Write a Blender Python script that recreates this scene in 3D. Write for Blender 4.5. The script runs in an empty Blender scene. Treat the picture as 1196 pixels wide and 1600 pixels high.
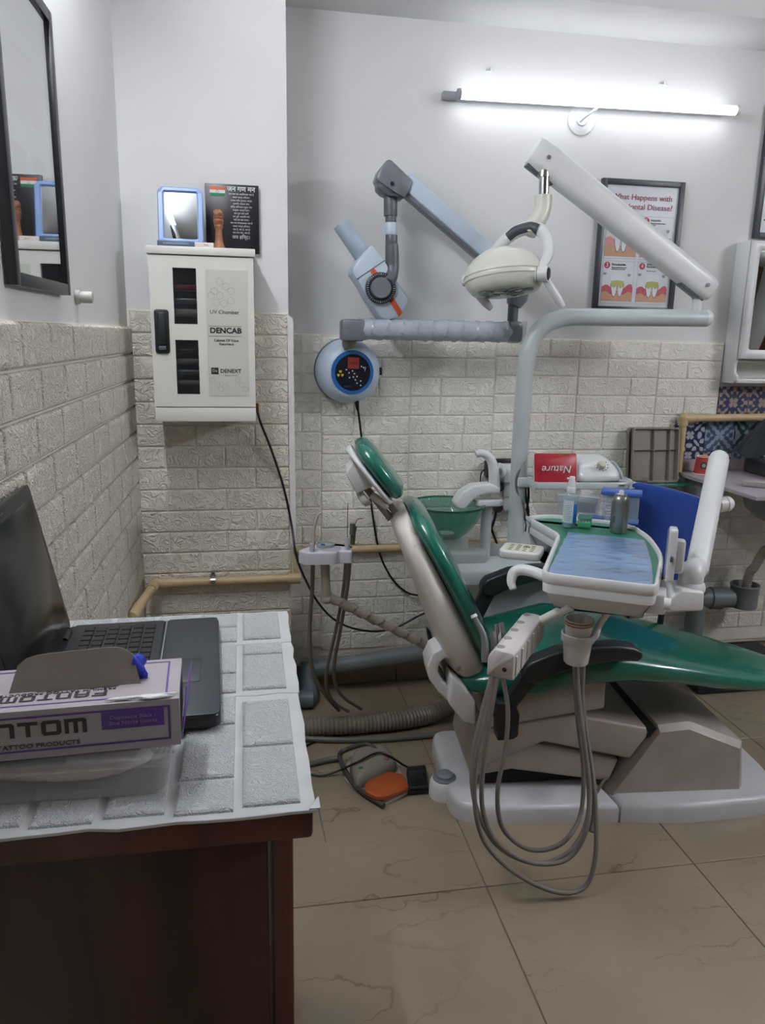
import bpy, bmesh, math, random
import numpy as np
from mathutils import Vector, Matrix, Euler

random.seed(7)
C = bpy.context.scene.collection
SC = bpy.context.scene
PI = math.pi

# ------------------------------------------------------------------ camera
CAM_H, FOCAL_PX = 1.41, 1194.0
YAW, PITCH, ROLL = (math.radians(a) for a in (10.3, 12.97, -1.12))
_f = np.array([math.sin(YAW) * math.cos(PITCH), math.cos(YAW) * math.cos(PITCH), -math.sin(PITCH)])
_r = np.array([math.cos(YAW), -math.sin(YAW), 0.0])
_d = np.cross(_f, _r)
_r2 = math.cos(ROLL) * _r + math.sin(ROLL) * _d
_d2 = -math.sin(ROLL) * _r + math.cos(ROLL) * _d
cam_data = bpy.data.cameras.new('camera')
cam = bpy.data.objects.new('camera', cam_data)
C.objects.link(cam)
cam.matrix_world = Matrix(((_r2[0], -_d2[0], -_f[0], 0), (_r2[1], -_d2[1], -_f[1], 0), (_r2[2], -_d2[2], -_f[2], CAM_H), (0, 0, 0, 1)))
cam_data.sensor_width = 36.0
cam_data.sensor_fit = 'AUTO'
cam_data.lens = FOCAL_PX / 1600 * 36.0
cam_data.clip_start = 0.02
SC.camera = cam

# ------------------------------------------------------------------ world, exposure
world = bpy.data.worlds.new('world'); SC.world = world
world.use_nodes = True
world.node_tree.nodes['Background'].inputs[0].default_value = (0.6, 0.65, 0.72, 1)
world.node_tree.nodes['Background'].inputs[1].default_value = 0.12
SC.view_settings.view_transform = 'Standard'
SC.view_settings.look = 'None'
SC.view_settings.gamma = 1.0
SC.view_settings.use_curve_mapping = False
SC.view_settings.exposure = 0.0
TUBE_STRENGTH = 9.5        # lamp on the back wall
SIDE_TUBE_STRENGTH = 140.0    # lamp high on the left wall
RIGHT_TUBE_STRENGTH = 245.0   # lamp high on the right wall

# ------------------------------------------------------------------ survey helpers: where a sight line meets a plane of the room
def _ray(x, y):
    a, b = (x - 598) / FOCAL_PX, (y - 800) / FOCAL_PX
    return Vector((_r2 * a + _d2 * b + _f).tolist())
O = Vector((0, 0, CAM_H))
def onY(x, y, Y):
    d = _ray(x, y); return O + d * (Y / d.y)
def onZ(x, y, Z):
    d = _ray(x, y); return O + d * ((Z - CAM_H) / d.z)
def onX(x, y, X):
    d = _ray(x, y); return O + d * (X / d.x)

# ------------------------------------------------------------------ materials
def lin(c):
    if isinstance(c, str):
        c = [int(c[i:i + 2], 16) / 255 for i in (1, 3, 5)] if c[0] == '#' else c
    return tuple((v / 12.92 if v <= 0.04045 else ((v + 0.055) / 1.055) ** 2.4) for v in c) + (1.0,)
MATS = {}
def mat(name, col, rough=0.5, metal=0.0, var=0.06, scale=14.0, bump=0.0, bscale=80.0, spec=0.5, coat=0.0, trans=0.0, ior=1.5, alpha=1.0, sheen=0.0):
    if name in MATS: return MATS[name]
    m = bpy.data.materials.new(name); m.use_nodes = True
    nt = m.node_tree; b = nt.nodes['Principled BSDF']
    b.inputs['Roughness'].default_value = rough
    b.inputs['Metallic'].default_value = metal
    b.inputs['Specular IOR Level'].default_value = spec
    b.inputs['Coat Weight'].default_value = coat
    b.inputs['Coat Roughness'].default_value = 0.08
    b.inputs['Transmission Weight'].default_value = trans
    b.inputs['IOR'].default_value = ior
    b.inputs['Alpha'].default_value = alpha
    b.inputs['Sheen Weight'].default_value = sheen
    c = lin(col)
    tc = nt.nodes.new('ShaderNodeTexCoord')
    if var > 0:
        n = nt.nodes.new('ShaderNodeTexNoise'); n.inputs['Scale'].default_value = scale; n.inputs['Detail'].default_value = 5
        nt.links.new(tc.outputs['Object'], n.inputs['Vector'])
        r = nt.nodes.new('ShaderNodeValToRGB')
        r.color_ramp.elements[0].position = 0.3; r.color_ramp.elements[1].position = 0.7
        r.color_ramp.elements[0].color = tuple(v * (1 - var) for v in c[:3]) + (1,)
        r.color_ramp.elements[1].color = tuple(min(1, v * (1 + var)) for v in c[:3]) + (1,)
        nt.links.new(n.outputs['Fac'], r.inputs['Fac'])
        nt.links.new(r.outputs['Color'], b.inputs['Base Color'])
    else:
        b.inputs['Base Color'].default_value = c
    if bump > 0:
        n2 = nt.nodes.new('ShaderNodeTexNoise'); n2.inputs['Scale'].default_value = bscale; n2.inputs['Detail'].default_value = 4
        nt.links.new(tc.outputs['Object'], n2.inputs['Vector'])
        bp = nt.nodes.new('ShaderNodeBump'); bp.inputs['Strength'].default_value = bump; bp.inputs['Distance'].default_value = 0.004
        nt.links.new(n2.outputs['Fac'], bp.inputs['Height']); nt.links.new(bp.outputs['Normal'], b.inputs['Normal'])
    MATS[name] = m
    return m
def emit(name, col, strength):
    m = bpy.data.materials.new(name); m.use_nodes = True
    nt = m.node_tree; nt.nodes.remove(nt.nodes['Principled BSDF'])
    e = nt.nodes.new('ShaderNodeEmission'); e.inputs[0].default_value = lin(col); e.inputs[1].default_value = strength
    nt.links.new(e.outputs[0], nt.nodes['Material Output'].inputs[0])
    MATS[name] = m; return m

# ------------------------------------------------------------------ objects
def tag(o, label=None, cat=None, group=None, kind=None):
    if label: o['label'] = label
    if cat: o['category'] = cat
    if group: o['group'] = group
    if kind: o['kind'] = kind
    return o
def thing(name, label, cat, loc=(0, 0, 0), group=None):
    o = bpy.data.objects.new(name, None); C.objects.link(o)
    o.empty_display_size = 0.05
    o.location = loc
    return tag(o, label, cat, group)
def put(o, parent):
    if parent is not None:
        o.parent = parent
        p, off = parent, Vector((0, 0, 0))
        while p is not None:
            off += p.location; p = p.parent
        o.location = Vector(o.location) - off
    return o
def mesh(name, v, f, m, parent=None, smooth=False, angle=40):
    me = bpy.data.meshes.new(name)
    me.from_pydata([tuple(p) for p in v], [], f)
    me.validate(); me.update()
    bm = bmesh.new(); bm.from_mesh(me); bmesh.ops.recalc_face_normals(bm, faces=bm.faces); bm.to_mesh(me); bm.free()
    return finish(name, me, m, parent, smooth, angle)
def finish(name, me, m, parent, smooth=False, angle=40):
    if m is not None: me.materials.append(MATS[m] if isinstance(m, str) else m)
    if smooth:
        for p in me.polygons: p.use_smooth = True
        try: me.set_sharp_from_angle(angle=math.radians(angle))
        except Exception: pass
    # every object keeps its own origin in the middle of its shape
    co = np.empty(len(me.vertices) * 3); me.vertices.foreach_get('co', co); co = co.reshape(-1, 3)
    if len(co):
        ctr = (co.min(0) + co.max(0)) / 2
        me.vertices.foreach_set('co', (co - ctr).ravel()); me.update()
    else: ctr = (0, 0, 0)
    o = bpy.data.objects.new(name, me); o.location = Vector([float(c) for c in ctr]); C.objects.link(o)
    return put(o, parent)
def frombm(name, bm, m, parent=None, smooth=False, angle=40):
    bmesh.ops.recalc_face_normals(bm, faces=bm.faces)
    me = bpy.data.meshes.new(name); bm.to_mesh(me); bm.free()
    return finish(name, me, m, parent, smooth, angle)
def basis(x, y, z, o=(0, 0, 0)):
    x, y, z, o = Vector(x), Vector(y), Vector(z), Vector(o)
    return Matrix(((x.x, y.x, z.x, o.x), (x.y, y.y, z.y, o.y), (x.z, y.z, z.z, o.z), (0, 0, 0, 1)))
def rotz(a, o=(0, 0, 0)):
    return Matrix.Translation(Vector(o)) @ Matrix.Rotation(a, 4, 'Z')
def box(name, c, s, m, parent=None, bevel=0.0, seg=2, M=None):
    """c centre, s full size; M maps local to world"""
    bm = bmesh.new()
    bmesh.ops.create_cube(bm, size=1.0)
    for v in bm.verts:
        v.co = Vector((v.co.x * s[0] + c[0], v.co.y * s[1] + c[1], v.co.z * s[2] + c[2]))
    if bevel > 0:
        bmesh.ops.bevel(bm, geom=bm.edges[:], offset=min(bevel, min(s) * 0.45), segments=seg, affect='EDGES', profile=0.5)
    if M is not None: bmesh.ops.transform(bm, matrix=M, verts=bm.verts)
    return frombm(name, bm, m, parent, smooth=bevel > 0)
def poly_prism(name, pts, axis_o, ux, uy, depth, m, parent=None, bevel=0.0, seg=2, smooth=None):
    """extrude polygon pts (in ux,uy plane from axis_o) by vector depth"""
    ux, uy, o, dv = Vector(ux), Vector(uy), Vector(axis_o), Vector(depth)
    bm = bmesh.new()
    a = [bm.verts.new(o + ux * p[0] + uy * p[1]) for p in pts]
    b = [bm.verts.new(v.co + dv) for v in a]
    n = len(pts)
    bm.faces.new(a); bm.faces.new(b[::-1])
    for i in range(n):
        bm.faces.new((a[i], b[i], b[(i + 1) % n], a[(i + 1) % n]))
    bmesh.ops.recalc_face_normals(bm, faces=bm.faces)
    if bevel > 0:
        ed = [e for e in bm.edges if len(e.link_faces) == 2 and e.calc_face_angle(0) > math.radians(35)]
        bmesh.ops.bevel(bm, geom=ed, offset=bevel, segments=seg, affect='EDGES', profile=0.5)
    return frombm(name, bm, m, parent, smooth=(bevel > 0) if smooth is None else smooth)
def smooth_path(pts, n=8):
    P = [Vector(p) for p in pts]
    if len(P) < 3: return P
    out = []
    Q = [P[0] * 2 - P[1]] + P + [P[-1] * 2 - P[-2]]
    for i in range(1, len(Q) - 2):
        p0, p1, p2, p3 = Q[i - 1:i + 3]
        for k in range(n):
            t = k / n
            out.append(0.5 * ((2 * p1) + (p2 - p0) * t + (2 * p0 - 5 * p1 + 4 * p2 - p3) * t * t + (3 * p1 - p0 - 3 * p2 + p3) * t ** 3))
    out.append(P[-1]); return out
def tube_geo(pts, r, seg=12, caps=True, flat=1.0, up=None):
    P = [Vector(p) for p in pts]
    n = len(P)
    R = r if isinstance(r, (list, tuple)) else [r] * n
    if len(R) != n:
        R = [R[0] + (R[-1] - R[0]) * i / (n - 1) for i in range(n)] if len(R) == 2 else [float(np.interp(i / (n - 1), np.linspace(0, 1, len(R)), R)) for i in range(n)]
    V, Fc = [], []
    t0 = (P[1] - P[0]).normalized()
    ref = Vector(up) if up is not None else (Vector((0, 0, 1)) if abs(t0.z) < 0.9 else Vector((0, 1, 0)))
    nrm = t0.cross(ref).normalized()
    for i in range(n):
        t = (P[min(i + 1, n - 1)] - P[max(i - 1, 0)]).normalized()
        nrm = (nrm - t * nrm.dot(t)).normalized()
        bn = t.cross(nrm).normalized()
        for k in range(seg):
            a = 2 * PI * k / seg
            V.append(P[i] + nrm * math.cos(a) * R[i] + bn * math.sin(a) * R[i] * flat)
    for i in range(n - 1):
        for k in range(seg):
            k2 = (k + 1) % seg
            Fc.append((i * seg + k, i * seg + k2, (i + 1) * seg + k2, (i + 1) * seg + k))
    if caps:
        Fc.append(tuple(range(seg))[::-1]); Fc.append(tuple(range((n - 1) * seg, n * seg)))
    return V, Fc
def tube(name, pts, r, m, parent=None, seg=12, curve=0, flat=1.0, up=None, caps=True):
    if curve: pts = smooth_path(pts, curve)
    V, Fc = tube_geo(pts, r, seg, caps, flat, up)
    return mesh(name, V, Fc, m, parent, smooth=True, angle=50)
def cyl(name, a, b, r, m, parent=None, seg=24, r2=None, bevel=0.0):
    a, b = Vector(a), Vector(b)
    r2 = r if r2 is None else r2
    if bevel > 0:
        L = (b - a).length; d = (b - a) / L
        e = min(bevel, L * .45)
        prof = [(max(r - e, 1e-4), 0), (r - e * .3, e * .3), (r, e), (r2, L - e), (r2 - e * .3, L - e * .3), (max(r2 - e, 1e-4), L)]
        return lathe(name, prof, a, d, m, parent, seg)
    return tube(name, [a, b], [r, r2], m, parent, seg)
def lathe(name, prof, o, d, m, parent=None, seg=28, sx=1.0, up=None, angle=40, close=True):
    o, d = Vector(o), Vector(d).normalized()
    ref = Vector(up) if up is not None else (Vector((0, 0, 1)) if abs(d.z) < 0.9 else Vector((1, 0, 0)))
    x = d.cross(ref).normalized(); y = d.cross(x).normalized()
    V, Fc = [], []
    for (r, h) in prof:
        for k in range(seg):
            a = 2 * PI * k / seg
            V.append(o + d * h + x * (math.cos(a) * r * sx) + y * (math.sin(a) * r))
    n = len(prof)
    for i in range(n - 1):
        for k in range(seg):
            k2 = (k + 1) % seg
            Fc.append((i * seg + k, i * seg + k2, (i + 1) * seg + k2, (i + 1) * seg + k))
    if close:
        Fc.append(tuple(range(seg))[::-1]); Fc.append(tuple(range((n - 1) * seg, n * seg)))
    return mesh(name, V, Fc, m, parent, smooth=True, angle=angle)
def loft(name, loops, m, parent=None, smooth=True, angle=45, caps=True, closed=True):
    n = len(loops[0]); V, Fc = [], []
    for L in loops: V += [Vector(p) for p in L]
    for i in range(len(loops) - 1):
        for k in range(n if closed else n - 1):
            k2 = (k + 1) % n
            Fc.append((i * n + k, i * n + k2, (i + 1) * n + k2, (i + 1) * n + k))
    if caps:
        Fc.append(tuple(range(n))[::-1]); Fc.append(tuple(range((len(loops) - 1) * n, len(loops) * n)))
    return mesh(name, V, Fc, m, parent, smooth, angle)
def rrect(w, h, r, n=4, cx=0, cy=0):
    """rounded rectangle outline, counter-clockwise"""
    pts = []
    for (sx, sy, a0) in ((1, 1, 0), (-1, 1, 90), (-1, -1, 180), (1, -1, 270)):
        for k in range(n + 1):
            a = math.radians(a0 + 90 * k / n)
            pts.append((cx + sx * (w / 2 - r) + r * math.cos(a), cy + sy * (h / 2 - r) + r * math.sin(a)))
    return pts
def inset2(pts, d):
    n = len(pts); out = []
    ar = sum(pts[i][0] * pts[(i + 1) % n][1] - pts[(i + 1) % n][0] * pts[i][1] for i in range(n))
    sg = 1 if ar > 0 else -1
    for i in range(n):
        p, a, b = Vector(pts[i]), Vector(pts[i - 1]), Vector(pts[(i + 1) % n])
        e1, e2 = (p - a), (b - p)
        if e1.length < 1e-6 or e2.length < 1e-6: out.append(tuple(p)); continue
        e1.normalize(); e2.normalize()
        n1, n2 = Vector((-e1.y, e1.x)) * sg, Vector((-e2.y, e2.x)) * sg
        m = (n1 + n2)
        if m.length < 1e-6: m = n1
        m.normalize()
        k = d / max(.5, m.dot(n1))
        out.append(tuple(p + m * k))
    return out
def plate(name, pts, o, ux, uy, un, t, m, parent=None, r=.006, both=False, angle=45):
    """slab of thickness t whose top rim (and bottom rim) is rounded by r"""
    o, ux, uy, un = Vector(o), Vector(ux), Vector(uy), Vector(un)
    lv = []
    if both: lv += [(r, 0), (r * .3, r * .3), (0, r)]
    else: lv += [(0, 0)]
    lv += [(0, t - r), (r * .3, t - r * .3), (r, t)]
    loops = []
    for (i, h) in lv:
        q_ = inset2(pts, i) if i > 0 else pts
        loops.append([o + ux * a + uy * b + un * h for a, b in q_])
    return loft(name, loops, m, parent, smooth=True, angle=angle)
def slab(name, pts, o, ux, uy, un, t, m, parent=None, bevel=0.004, seg=2):
    un = Vector(un) * t
    return poly_prism(name, pts, o, ux, uy, un, m, parent, bevel, seg, smooth=True)
FONTS = {}
def font(kind):
    if kind is None: return None
    if kind not in FONTS:
        import os, glob
        FONTS[kind] = None
    return FONTS[kind]
def text(name, s, size, M, m, parent=None, align='CENTER', ext=0.0004, wx=1.0, spacing=1.0, bold=0.0, shear=0.0, line=1.0):
    cu = bpy.data.curves.new(name, 'FONT'); cu.body = s; cu.size = size
    cu.align_x = align; cu.align_y = 'CENTER'; cu.extrude = ext; cu.resolution_u = 3
    cu.space_character = spacing; cu.offset = bold; cu.shear = shear; cu.space_line = line
    o = bpy.data.objects.new('tmp', cu); C.objects.link(o)
    dg = bpy.context.evaluated_depsgraph_get()
    me = bpy.data.meshes.new_from_object(o.evaluated_get(dg))
    bpy.data.objects.remove(o); bpy.data.curves.remove(cu)
    me.name = name
    me.transform(M @ Matrix.Diagonal((wx, 1, 1, 1)))
    me.materials.clear()
    r = finish(name, me, m, parent)
    return r
def copy_tree(o, parent=None, delta=(0, 0, 0)):
    c = o.copy(); C.objects.link(c); c.parent = parent
    if parent is None: c.location = Vector(o.location) + Vector(delta)
    for ch in list(o.children):
        copy_tree(ch, c)
    return c
X1, Y1, Z1 = Vector((1, 0, 0)), Vector((0, 1, 0)), Vector((0, 0, 1))
# ================================================================== shared materials
mat('green_vinyl', '#156553', rough=0.22, var=0.10, scale=6, coat=0.5, bump=0.03, bscale=30)
mat('white_plastic', '#d9dbdb', rough=0.32, var=0.03)
mat('cream_plastic', '#d5d6cb', rough=0.3, var=0.03)
mat('shaded_plastic', '#a89f96', rough=0.45, var=0.10, scale=9)  # white plastic with the shade on the low covers put into its colour
mat('black_pad', '#1b2022', rough=0.42, var=0.1)
mat('black_plastic', '#15171a', rough=0.4, var=0.1)
mat('dark_gap', '#0f1012', rough=0.8)
mat('grey_rubber', '#6f6b66', rough=0.6)
mat('dark_grey_plastic', '#555b63', rough=0.4)
mat('chrome', '#c8cacc', rough=0.15, metal=1.0, var=0.02)
mat('steel', '#9b9690', rough=0.3, metal=0.9, var=0.08)

def stained(name, col, stain, rough=.42):
    m = bpy.data.materials.new(name); m.use_nodes = True
    nt = m.node_tree; b = nt.nodes['Principled BSDF']; N, Lk = nt.nodes.new, nt.links.new
    tc = N('ShaderNodeTexCoord'); n = N('ShaderNodeTexNoise'); n.inputs['Scale'].default_value = 11; n.inputs['Detail'].default_value = 4
    mp = N('ShaderNodeMapping'); mp.inputs['Scale'].default_value = (1.6, 1.0, .7); Lk(tc.outputs['Object'], mp.inputs[0]); Lk(mp.outputs[0], n.inputs['Vector'])
    r = N('ShaderNodeValToRGB'); r.color_ramp.elements[0].position = .66; r.color_ramp.elements[1].position = .74
    r.color_ramp.elements[0].color = lin(col); r.color_ramp.elements[1].color = lin(stain)
    Lk(n.outputs['Fac'], r.inputs['Fac']); Lk(r.outputs['Color'], b.inputs['Base Color']); b.inputs['Roughness'].default_value = rough
    MATS[name] = m
stained('shell_plastic', '#ded9d3', '#8f8071')
# ================================================================== materials of the room
def wall_paint(name, col):
    return mat(name, col, rough=0.62, var=0.03, scale=3.0, bump=0.12, bscale=35, spec=0.3)
wall_paint('white_paint', '#d8d9d8')
wall_paint('ceiling_paint', '#d9d9d6')

def foam_material(name, col, worm=28.0, strength=0.55, scale_mix=1.0):
    m = bpy.data.materials.new(name); m.use_nodes = True
    nt = m.node_tree; b = nt.nodes['Principled BSDF']
    N, Lk = nt.nodes.new, nt.links.new
    tc = N('ShaderNodeTexCoord'); oi = N('ShaderNodeObjectInfo')
    mul = N('ShaderNodeMath'); mul.operation = 'MULTIPLY'; mul.inputs[1].default_value = 37.0
    Lk(oi.outputs['Random'], mul.inputs[0])
    add = N('ShaderNodeVectorMath'); add.operation = 'ADD'
    Lk(tc.outputs['Object'], add.inputs[0]); Lk(mul.outputs[0], add.inputs[1])
    n1 = N('ShaderNodeTexNoise'); n1.inputs['Scale'].default_value = worm; n1.inputs['Detail'].default_value = 2.5; n1.inputs['Distortion'].default_value = 1.2
    Lk(add.outputs[0], n1.inputs['Vector'])
    r = N('ShaderNodeValToRGB')
    cr = r.color_ramp
    cr.elements[0].position = 0.30; cr.elements[0].color = (0.75, 0.75, 0.75, 1)
    cr.elements[1].position = 0.72; cr.elements[1].color = (0.8, 0.8, 0.8, 1)
    for p, v in ((0.40, 0.9), (0.455, 0.25), (0.485, 0.15), (0.53, 0.85), (0.60, 0.45)):
        e = cr.elements.new(p); e.color = (v, v, v, 1)
    Lk(n1.outputs['Fac'], r.inputs['Fac'])
    bp = N('ShaderNodeBump'); bp.inputs['Strength'].default_value = strength; bp.inputs['Distance'].default_value = 0.009
    Lk(r.outputs['Color'], bp.inputs['Height']); Lk(bp.outputs['Normal'], b.inputs['Normal'])
    n2 = N('ShaderNodeTexNoise'); n2.inputs['Scale'].default_value = 5.0
    Lk(add.outputs[0], n2.inputs['Vector'])
    r2 = N('ShaderNodeValToRGB'); c = lin(col)
    r2.color_ramp.elements[0].position = 0.3; r2.color_ramp.elements[1].position = 0.7
    r2.color_ramp.elements[0].color = tuple(v * 0.93 for v in c[:3]) + (1,)
    r2.color_ramp.elements[1].color = tuple(v * 1.03 for v in c[:3]) + (1,)
    Lk(n2.outputs['Fac'], r2.inputs['Fac']); Lk(r2.outputs['Color'], b.inputs['Base Color'])
    b.inputs['Roughness'].default_value = 0.55
    b.inputs['Specular IOR Level'].default_value = 0.35
    MATS[name] = m; return m
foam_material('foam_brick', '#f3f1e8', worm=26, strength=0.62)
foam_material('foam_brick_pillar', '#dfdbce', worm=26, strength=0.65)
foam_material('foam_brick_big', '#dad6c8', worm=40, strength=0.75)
foam_material('foam_sheet', '#b2b5b6', worm=75, strength=0.55)
mat('foam_joint', '#e4e1d6', rough=0.7)
mat('foam_joint_white', '#b2b5b5', rough=0.7)

def marble(name, base, vein):
    m = bpy.data.materials.new(name); m.use_nodes = True
    nt = m.node_tree; b = nt.nodes['Principled BSDF']
    N, Lk = nt.nodes.new, nt.links.new
    tc = N('ShaderNodeTexCoord'); oi = N('ShaderNodeObjectInfo')
    mul = N('ShaderNodeMath'); mul.operation = 'MULTIPLY'; mul.inputs[1].default_value = 53.0
    Lk(oi.outputs['Random'], mul.inputs[0])
    add = N('ShaderNodeVectorMath'); add.operation = 'ADD'
    Lk(tc.outputs['Object'], add.inputs[0]); Lk(mul.outputs[0], add.inputs[1])
    warp = N('ShaderNodeTexNoise'); warp.inputs['Scale'].default_value = 20.0; warp.inputs['Detail'].default_value = 6
    Lk(add.outputs[0], warp.inputs['Vector'])
    wm = N('ShaderNodeVectorMath'); wm.operation = 'MULTIPLY_ADD'; wm.inputs[1].default_value = (0.075, 0.075, 0.075)
    Lk(warp.outputs['Color'], wm.inputs[0]); Lk(add.outputs[0], wm.inputs[2])
    mp = N('ShaderNodeMapping'); mp.inputs['Rotation'].default_value = (0, 0, 0.6); mp.inputs['Scale'].default_value = (0.55, 2.2, 1.0)
    Lk(wm.outputs[0], mp.inputs['Vector'])
    n = N('ShaderNodeTexNoise'); n.inputs['Scale'].default_value = 1.7; n.inputs['Detail'].default_value = 1.0
    Lk(mp.outputs['Vector'], n.inputs['Vector'])
    r = N('ShaderNodeValToRGB'); cr = r.color_ramp
    cr.elements[0].position = 0.0; cr.elements[0].color = (0, 0, 0, 1)
    cr.elements[1].position = 1.0; cr.elements[1].color = (0, 0, 0, 1)
    for p, v in ((0.408, 0), (0.4125, .45), (0.417, 0), (0.503, 0), (0.5075, .75), (0.512, 0), (0.598, 0), (0.602, .45), (0.606, 0)):
        e = cr.elements.new(p); e.color = (v, v, v, 1)
    Lk(n.outputs['Fac'], r.inputs['Fac'])
    fade = N('ShaderNodeTexNoise'); fade.inputs['Scale'].default_value = 3.0
    Lk(add.outputs[0], fade.inputs['Vector'])
    fr = N('ShaderNodeMapRange'); fr.inputs[1].default_value = 0.42; fr.inputs[2].default_value = 0.58
    Lk(fade.outputs['Fac'], fr.inputs[0])
    fm = N('ShaderNodeMath'); fm.operation = 'MULTIPLY'; Lk(r.outputs['Color'], fm.inputs[0]); Lk(fr.outputs[0], fm.inputs[1])
    cl = N('ShaderNodeTexNoise'); cl.inputs['Scale'].default_value = 4.0; cl.inputs['Detail'].default_value = 6
    Lk(wm.outputs[0], cl.inputs['Vector'])
    c = lin(base)
    cb = N('ShaderNodeValToRGB')
    cb.color_ramp.elements[0].position = 0.3; cb.color_ramp.elements[1].position = 0.7
    cb.color_ramp.elements[0].color = tuple(v * 0.86 for v in c[:3]) + (1,); cb.color_ramp.elements[1].color = tuple(v * 1.06 for v in c[:3]) + (1,)
    Lk(cl.outputs['Fac'], cb.inputs['Fac'])
    mx = N('ShaderNodeMixRGB'); mx.inputs[2].default_value = lin(vein)
    Lk(fm.outputs[0], mx.inputs[0]); Lk(cb.outputs['Color'], mx.inputs[1])
    Lk(mx.outputs[0], b.inputs['Base Color'])
    b.inputs['Roughness'].default_value = 0.30
    b.inputs['Specular IOR Level'].default_value = 0.45
    MATS[name] = m; return m
marble('floor_marble', '#8c7f6b', '#4f3f2c')
marble('skirting_marble', '#8a7b64', '#5a4a36')
mat('grout', '#7d7262', rough=0.8)

# ================================================================== shell
WX0, WX1, WY0, WY1, CZ = -0.365, 3.3, -2.2, 2.92, 2.80
PY, PX = 2.62, 0.147                      # pillar face and its right edge
BEAM_Z = 2.49
def struct(o): o['kind'] = 'structure'; return o
floor = struct(box('floor', ((WX0 + WX1) / 2, (WY0 + WY1) / 2, -0.054), (WX1 - WX0 + .3, WY1 - WY0 + .3, 0.1), 'grout'))
tile_cache = {}
def floor_tile(x0, x1, y0, y1):
    g = 0.0016
    key = (round(x1 - x0, 3), round(y1 - y0, 3))
    w, h = x1 - x0 - 2 * g, y1 - y0 - 2 * g
    if key not in tile_cache:
        b = 0.0012
        V = []
        for (z, i) in ((-0.004, 0), (-b, 0), (0, b)):
            V += [(-w / 2 + i, -h / 2 + i, z), (w / 2 - i, -h / 2 + i, z), (w / 2 - i, h / 2 - i, z), (-w / 2 + i, h / 2 - i, z)]
        F = [(8, 9, 10, 11)]
        for L in (0, 4):
            for k in range(4): F.append((L + k, L + (k + 1) % 4, L + 4 + (k + 1) % 4, L + 4 + k))
        me = bpy.data.meshes.new('floor_tile'); me.from_pydata(V, [], F); me.materials.append(MATS['floor_marble'])
        tile_cache[key] = me
    o = bpy.data.objects.new('floor_tile', tile_cache[key])
    o.location = ((x0 + x1) / 2, (y0 + y1) / 2, 0); C.objects.link(o); put(o, floor)
gx = [WX0] + [0.0 + .6 * k for k in range(0, 6)] + [WX1]
gy = [WY0] + [1.664 + .6 * k for k in range(-6, 3)] + [WY1]
for i in range(len(gx) - 1):
    for j in range(len(gy) - 1):
        if gx[i + 1] - gx[i] > .02 and gy[j + 1] - gy[j] > .02: floor_tile(gx[i], gx[i + 1], gy[j], gy[j + 1])

struct(box('ceiling', ((WX0 + WX1) / 2, (WY0 + WY1) / 2, CZ + .05), (WX1 - WX0 + .3, WY1 - WY0 + .3, 0.1), 'ceiling_paint'))
wall_back = struct(box('wall_back', ((PX + WX1) / 2 + .05, WY1 + .06, CZ / 2), (WX1 - PX + .1, .12, CZ), 'white_paint'))
wall_left = struct(box('wall_left', (WX0 - .06, (WY0 + WY1) / 2, CZ / 2), (.12, WY1 - WY0 + .24, CZ), 'white_paint'))
wall_pillar = struct(box('wall_pillar', ((WX0 + PX) / 2, (PY + WY1 + .12) / 2, CZ / 2), (PX - WX0, WY1 + .12 - PY, CZ), 'white_paint'))
struct(box('wall_right', (WX1 + .06, (WY0 + WY1) / 2, CZ / 2), (.12, WY1 - WY0 + .24, CZ), 'white_paint'))
struct(box('wall_front', ((WX0 + WX1) / 2, WY0 - .06, CZ / 2), (WX1 - WX0, .12, CZ), mat('front_wall_dark', '#5c4434', rough=.5, var=.2, scale=3)))  # unseen wall, its dark colour added to cut bounce light on the lower room
struct(box('trim_1', ((PX + WX1) / 2, (PY + .03 + WY1) / 2, (BEAM_Z + CZ) / 2), (WX1 - PX, WY1 - PY - .03, CZ - BEAM_Z), 'white_paint'))

# ---- relief bricks: one shared mesh for each size
brick_cache = {}
def brick(parent, o, ux, un, w, h, m, proud=0.009, inset=0.008):
    """o = centre on the wall face, ux along the row, un out of the wall"""
    key = (round(w, 3), round(h, 3), m, tuple(round(c) for c in ux), proud)
    if key not in brick_cache:
        ux_, un_ = Vector(ux), Vector(un)
        V = []
        for (d, i) in ((0.0, 0.0), (proud * .55, 0.0015), (proud * .95, inset * .7), (proud, inset * 1.6)):
            for sx, sz in ((-1, -1), (1, -1), (1, 1), (-1, 1)):
                p = ux_ * (sx * (w / 2 - i)) + un_ * d + Z1 * (sz * (h / 2 - i)); V.append(tuple(p))
        F = [(12, 13, 14, 15)]
        for L in (0, 4, 8):
            for k in range(4): F.append((L + k, L + (k + 1) % 4, L + 4 + (k + 1) % 4, L + 4 + k))
        me = bpy.data.meshes.new('brick'); me.from_pydata(V, [], F)
        bm = bmesh.new(); bm.from_mesh(me); bmesh.ops.recalc_face_normals(bm, faces=bm.faces)
        bm.normal_update()
        top = max(bm.faces, key=lambda f: f.calc_center_median().dot(un_))
        if top.normal.dot(un_) < 0: bmesh.ops.reverse_faces(bm, faces=bm.faces)
        bm.to_mesh(me); bm.free()
        for p in me.polygons: p.use_smooth = False
        me.materials.append(MATS[m]); brick_cache[key] = me
    b = bpy.data.objects.new('brick', brick_cache[key]); b.location = o; C.objects.link(b); put(b, parent)
    return b
ROW = 0.0735
def q(v): return round(v / .005) * .005
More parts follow.
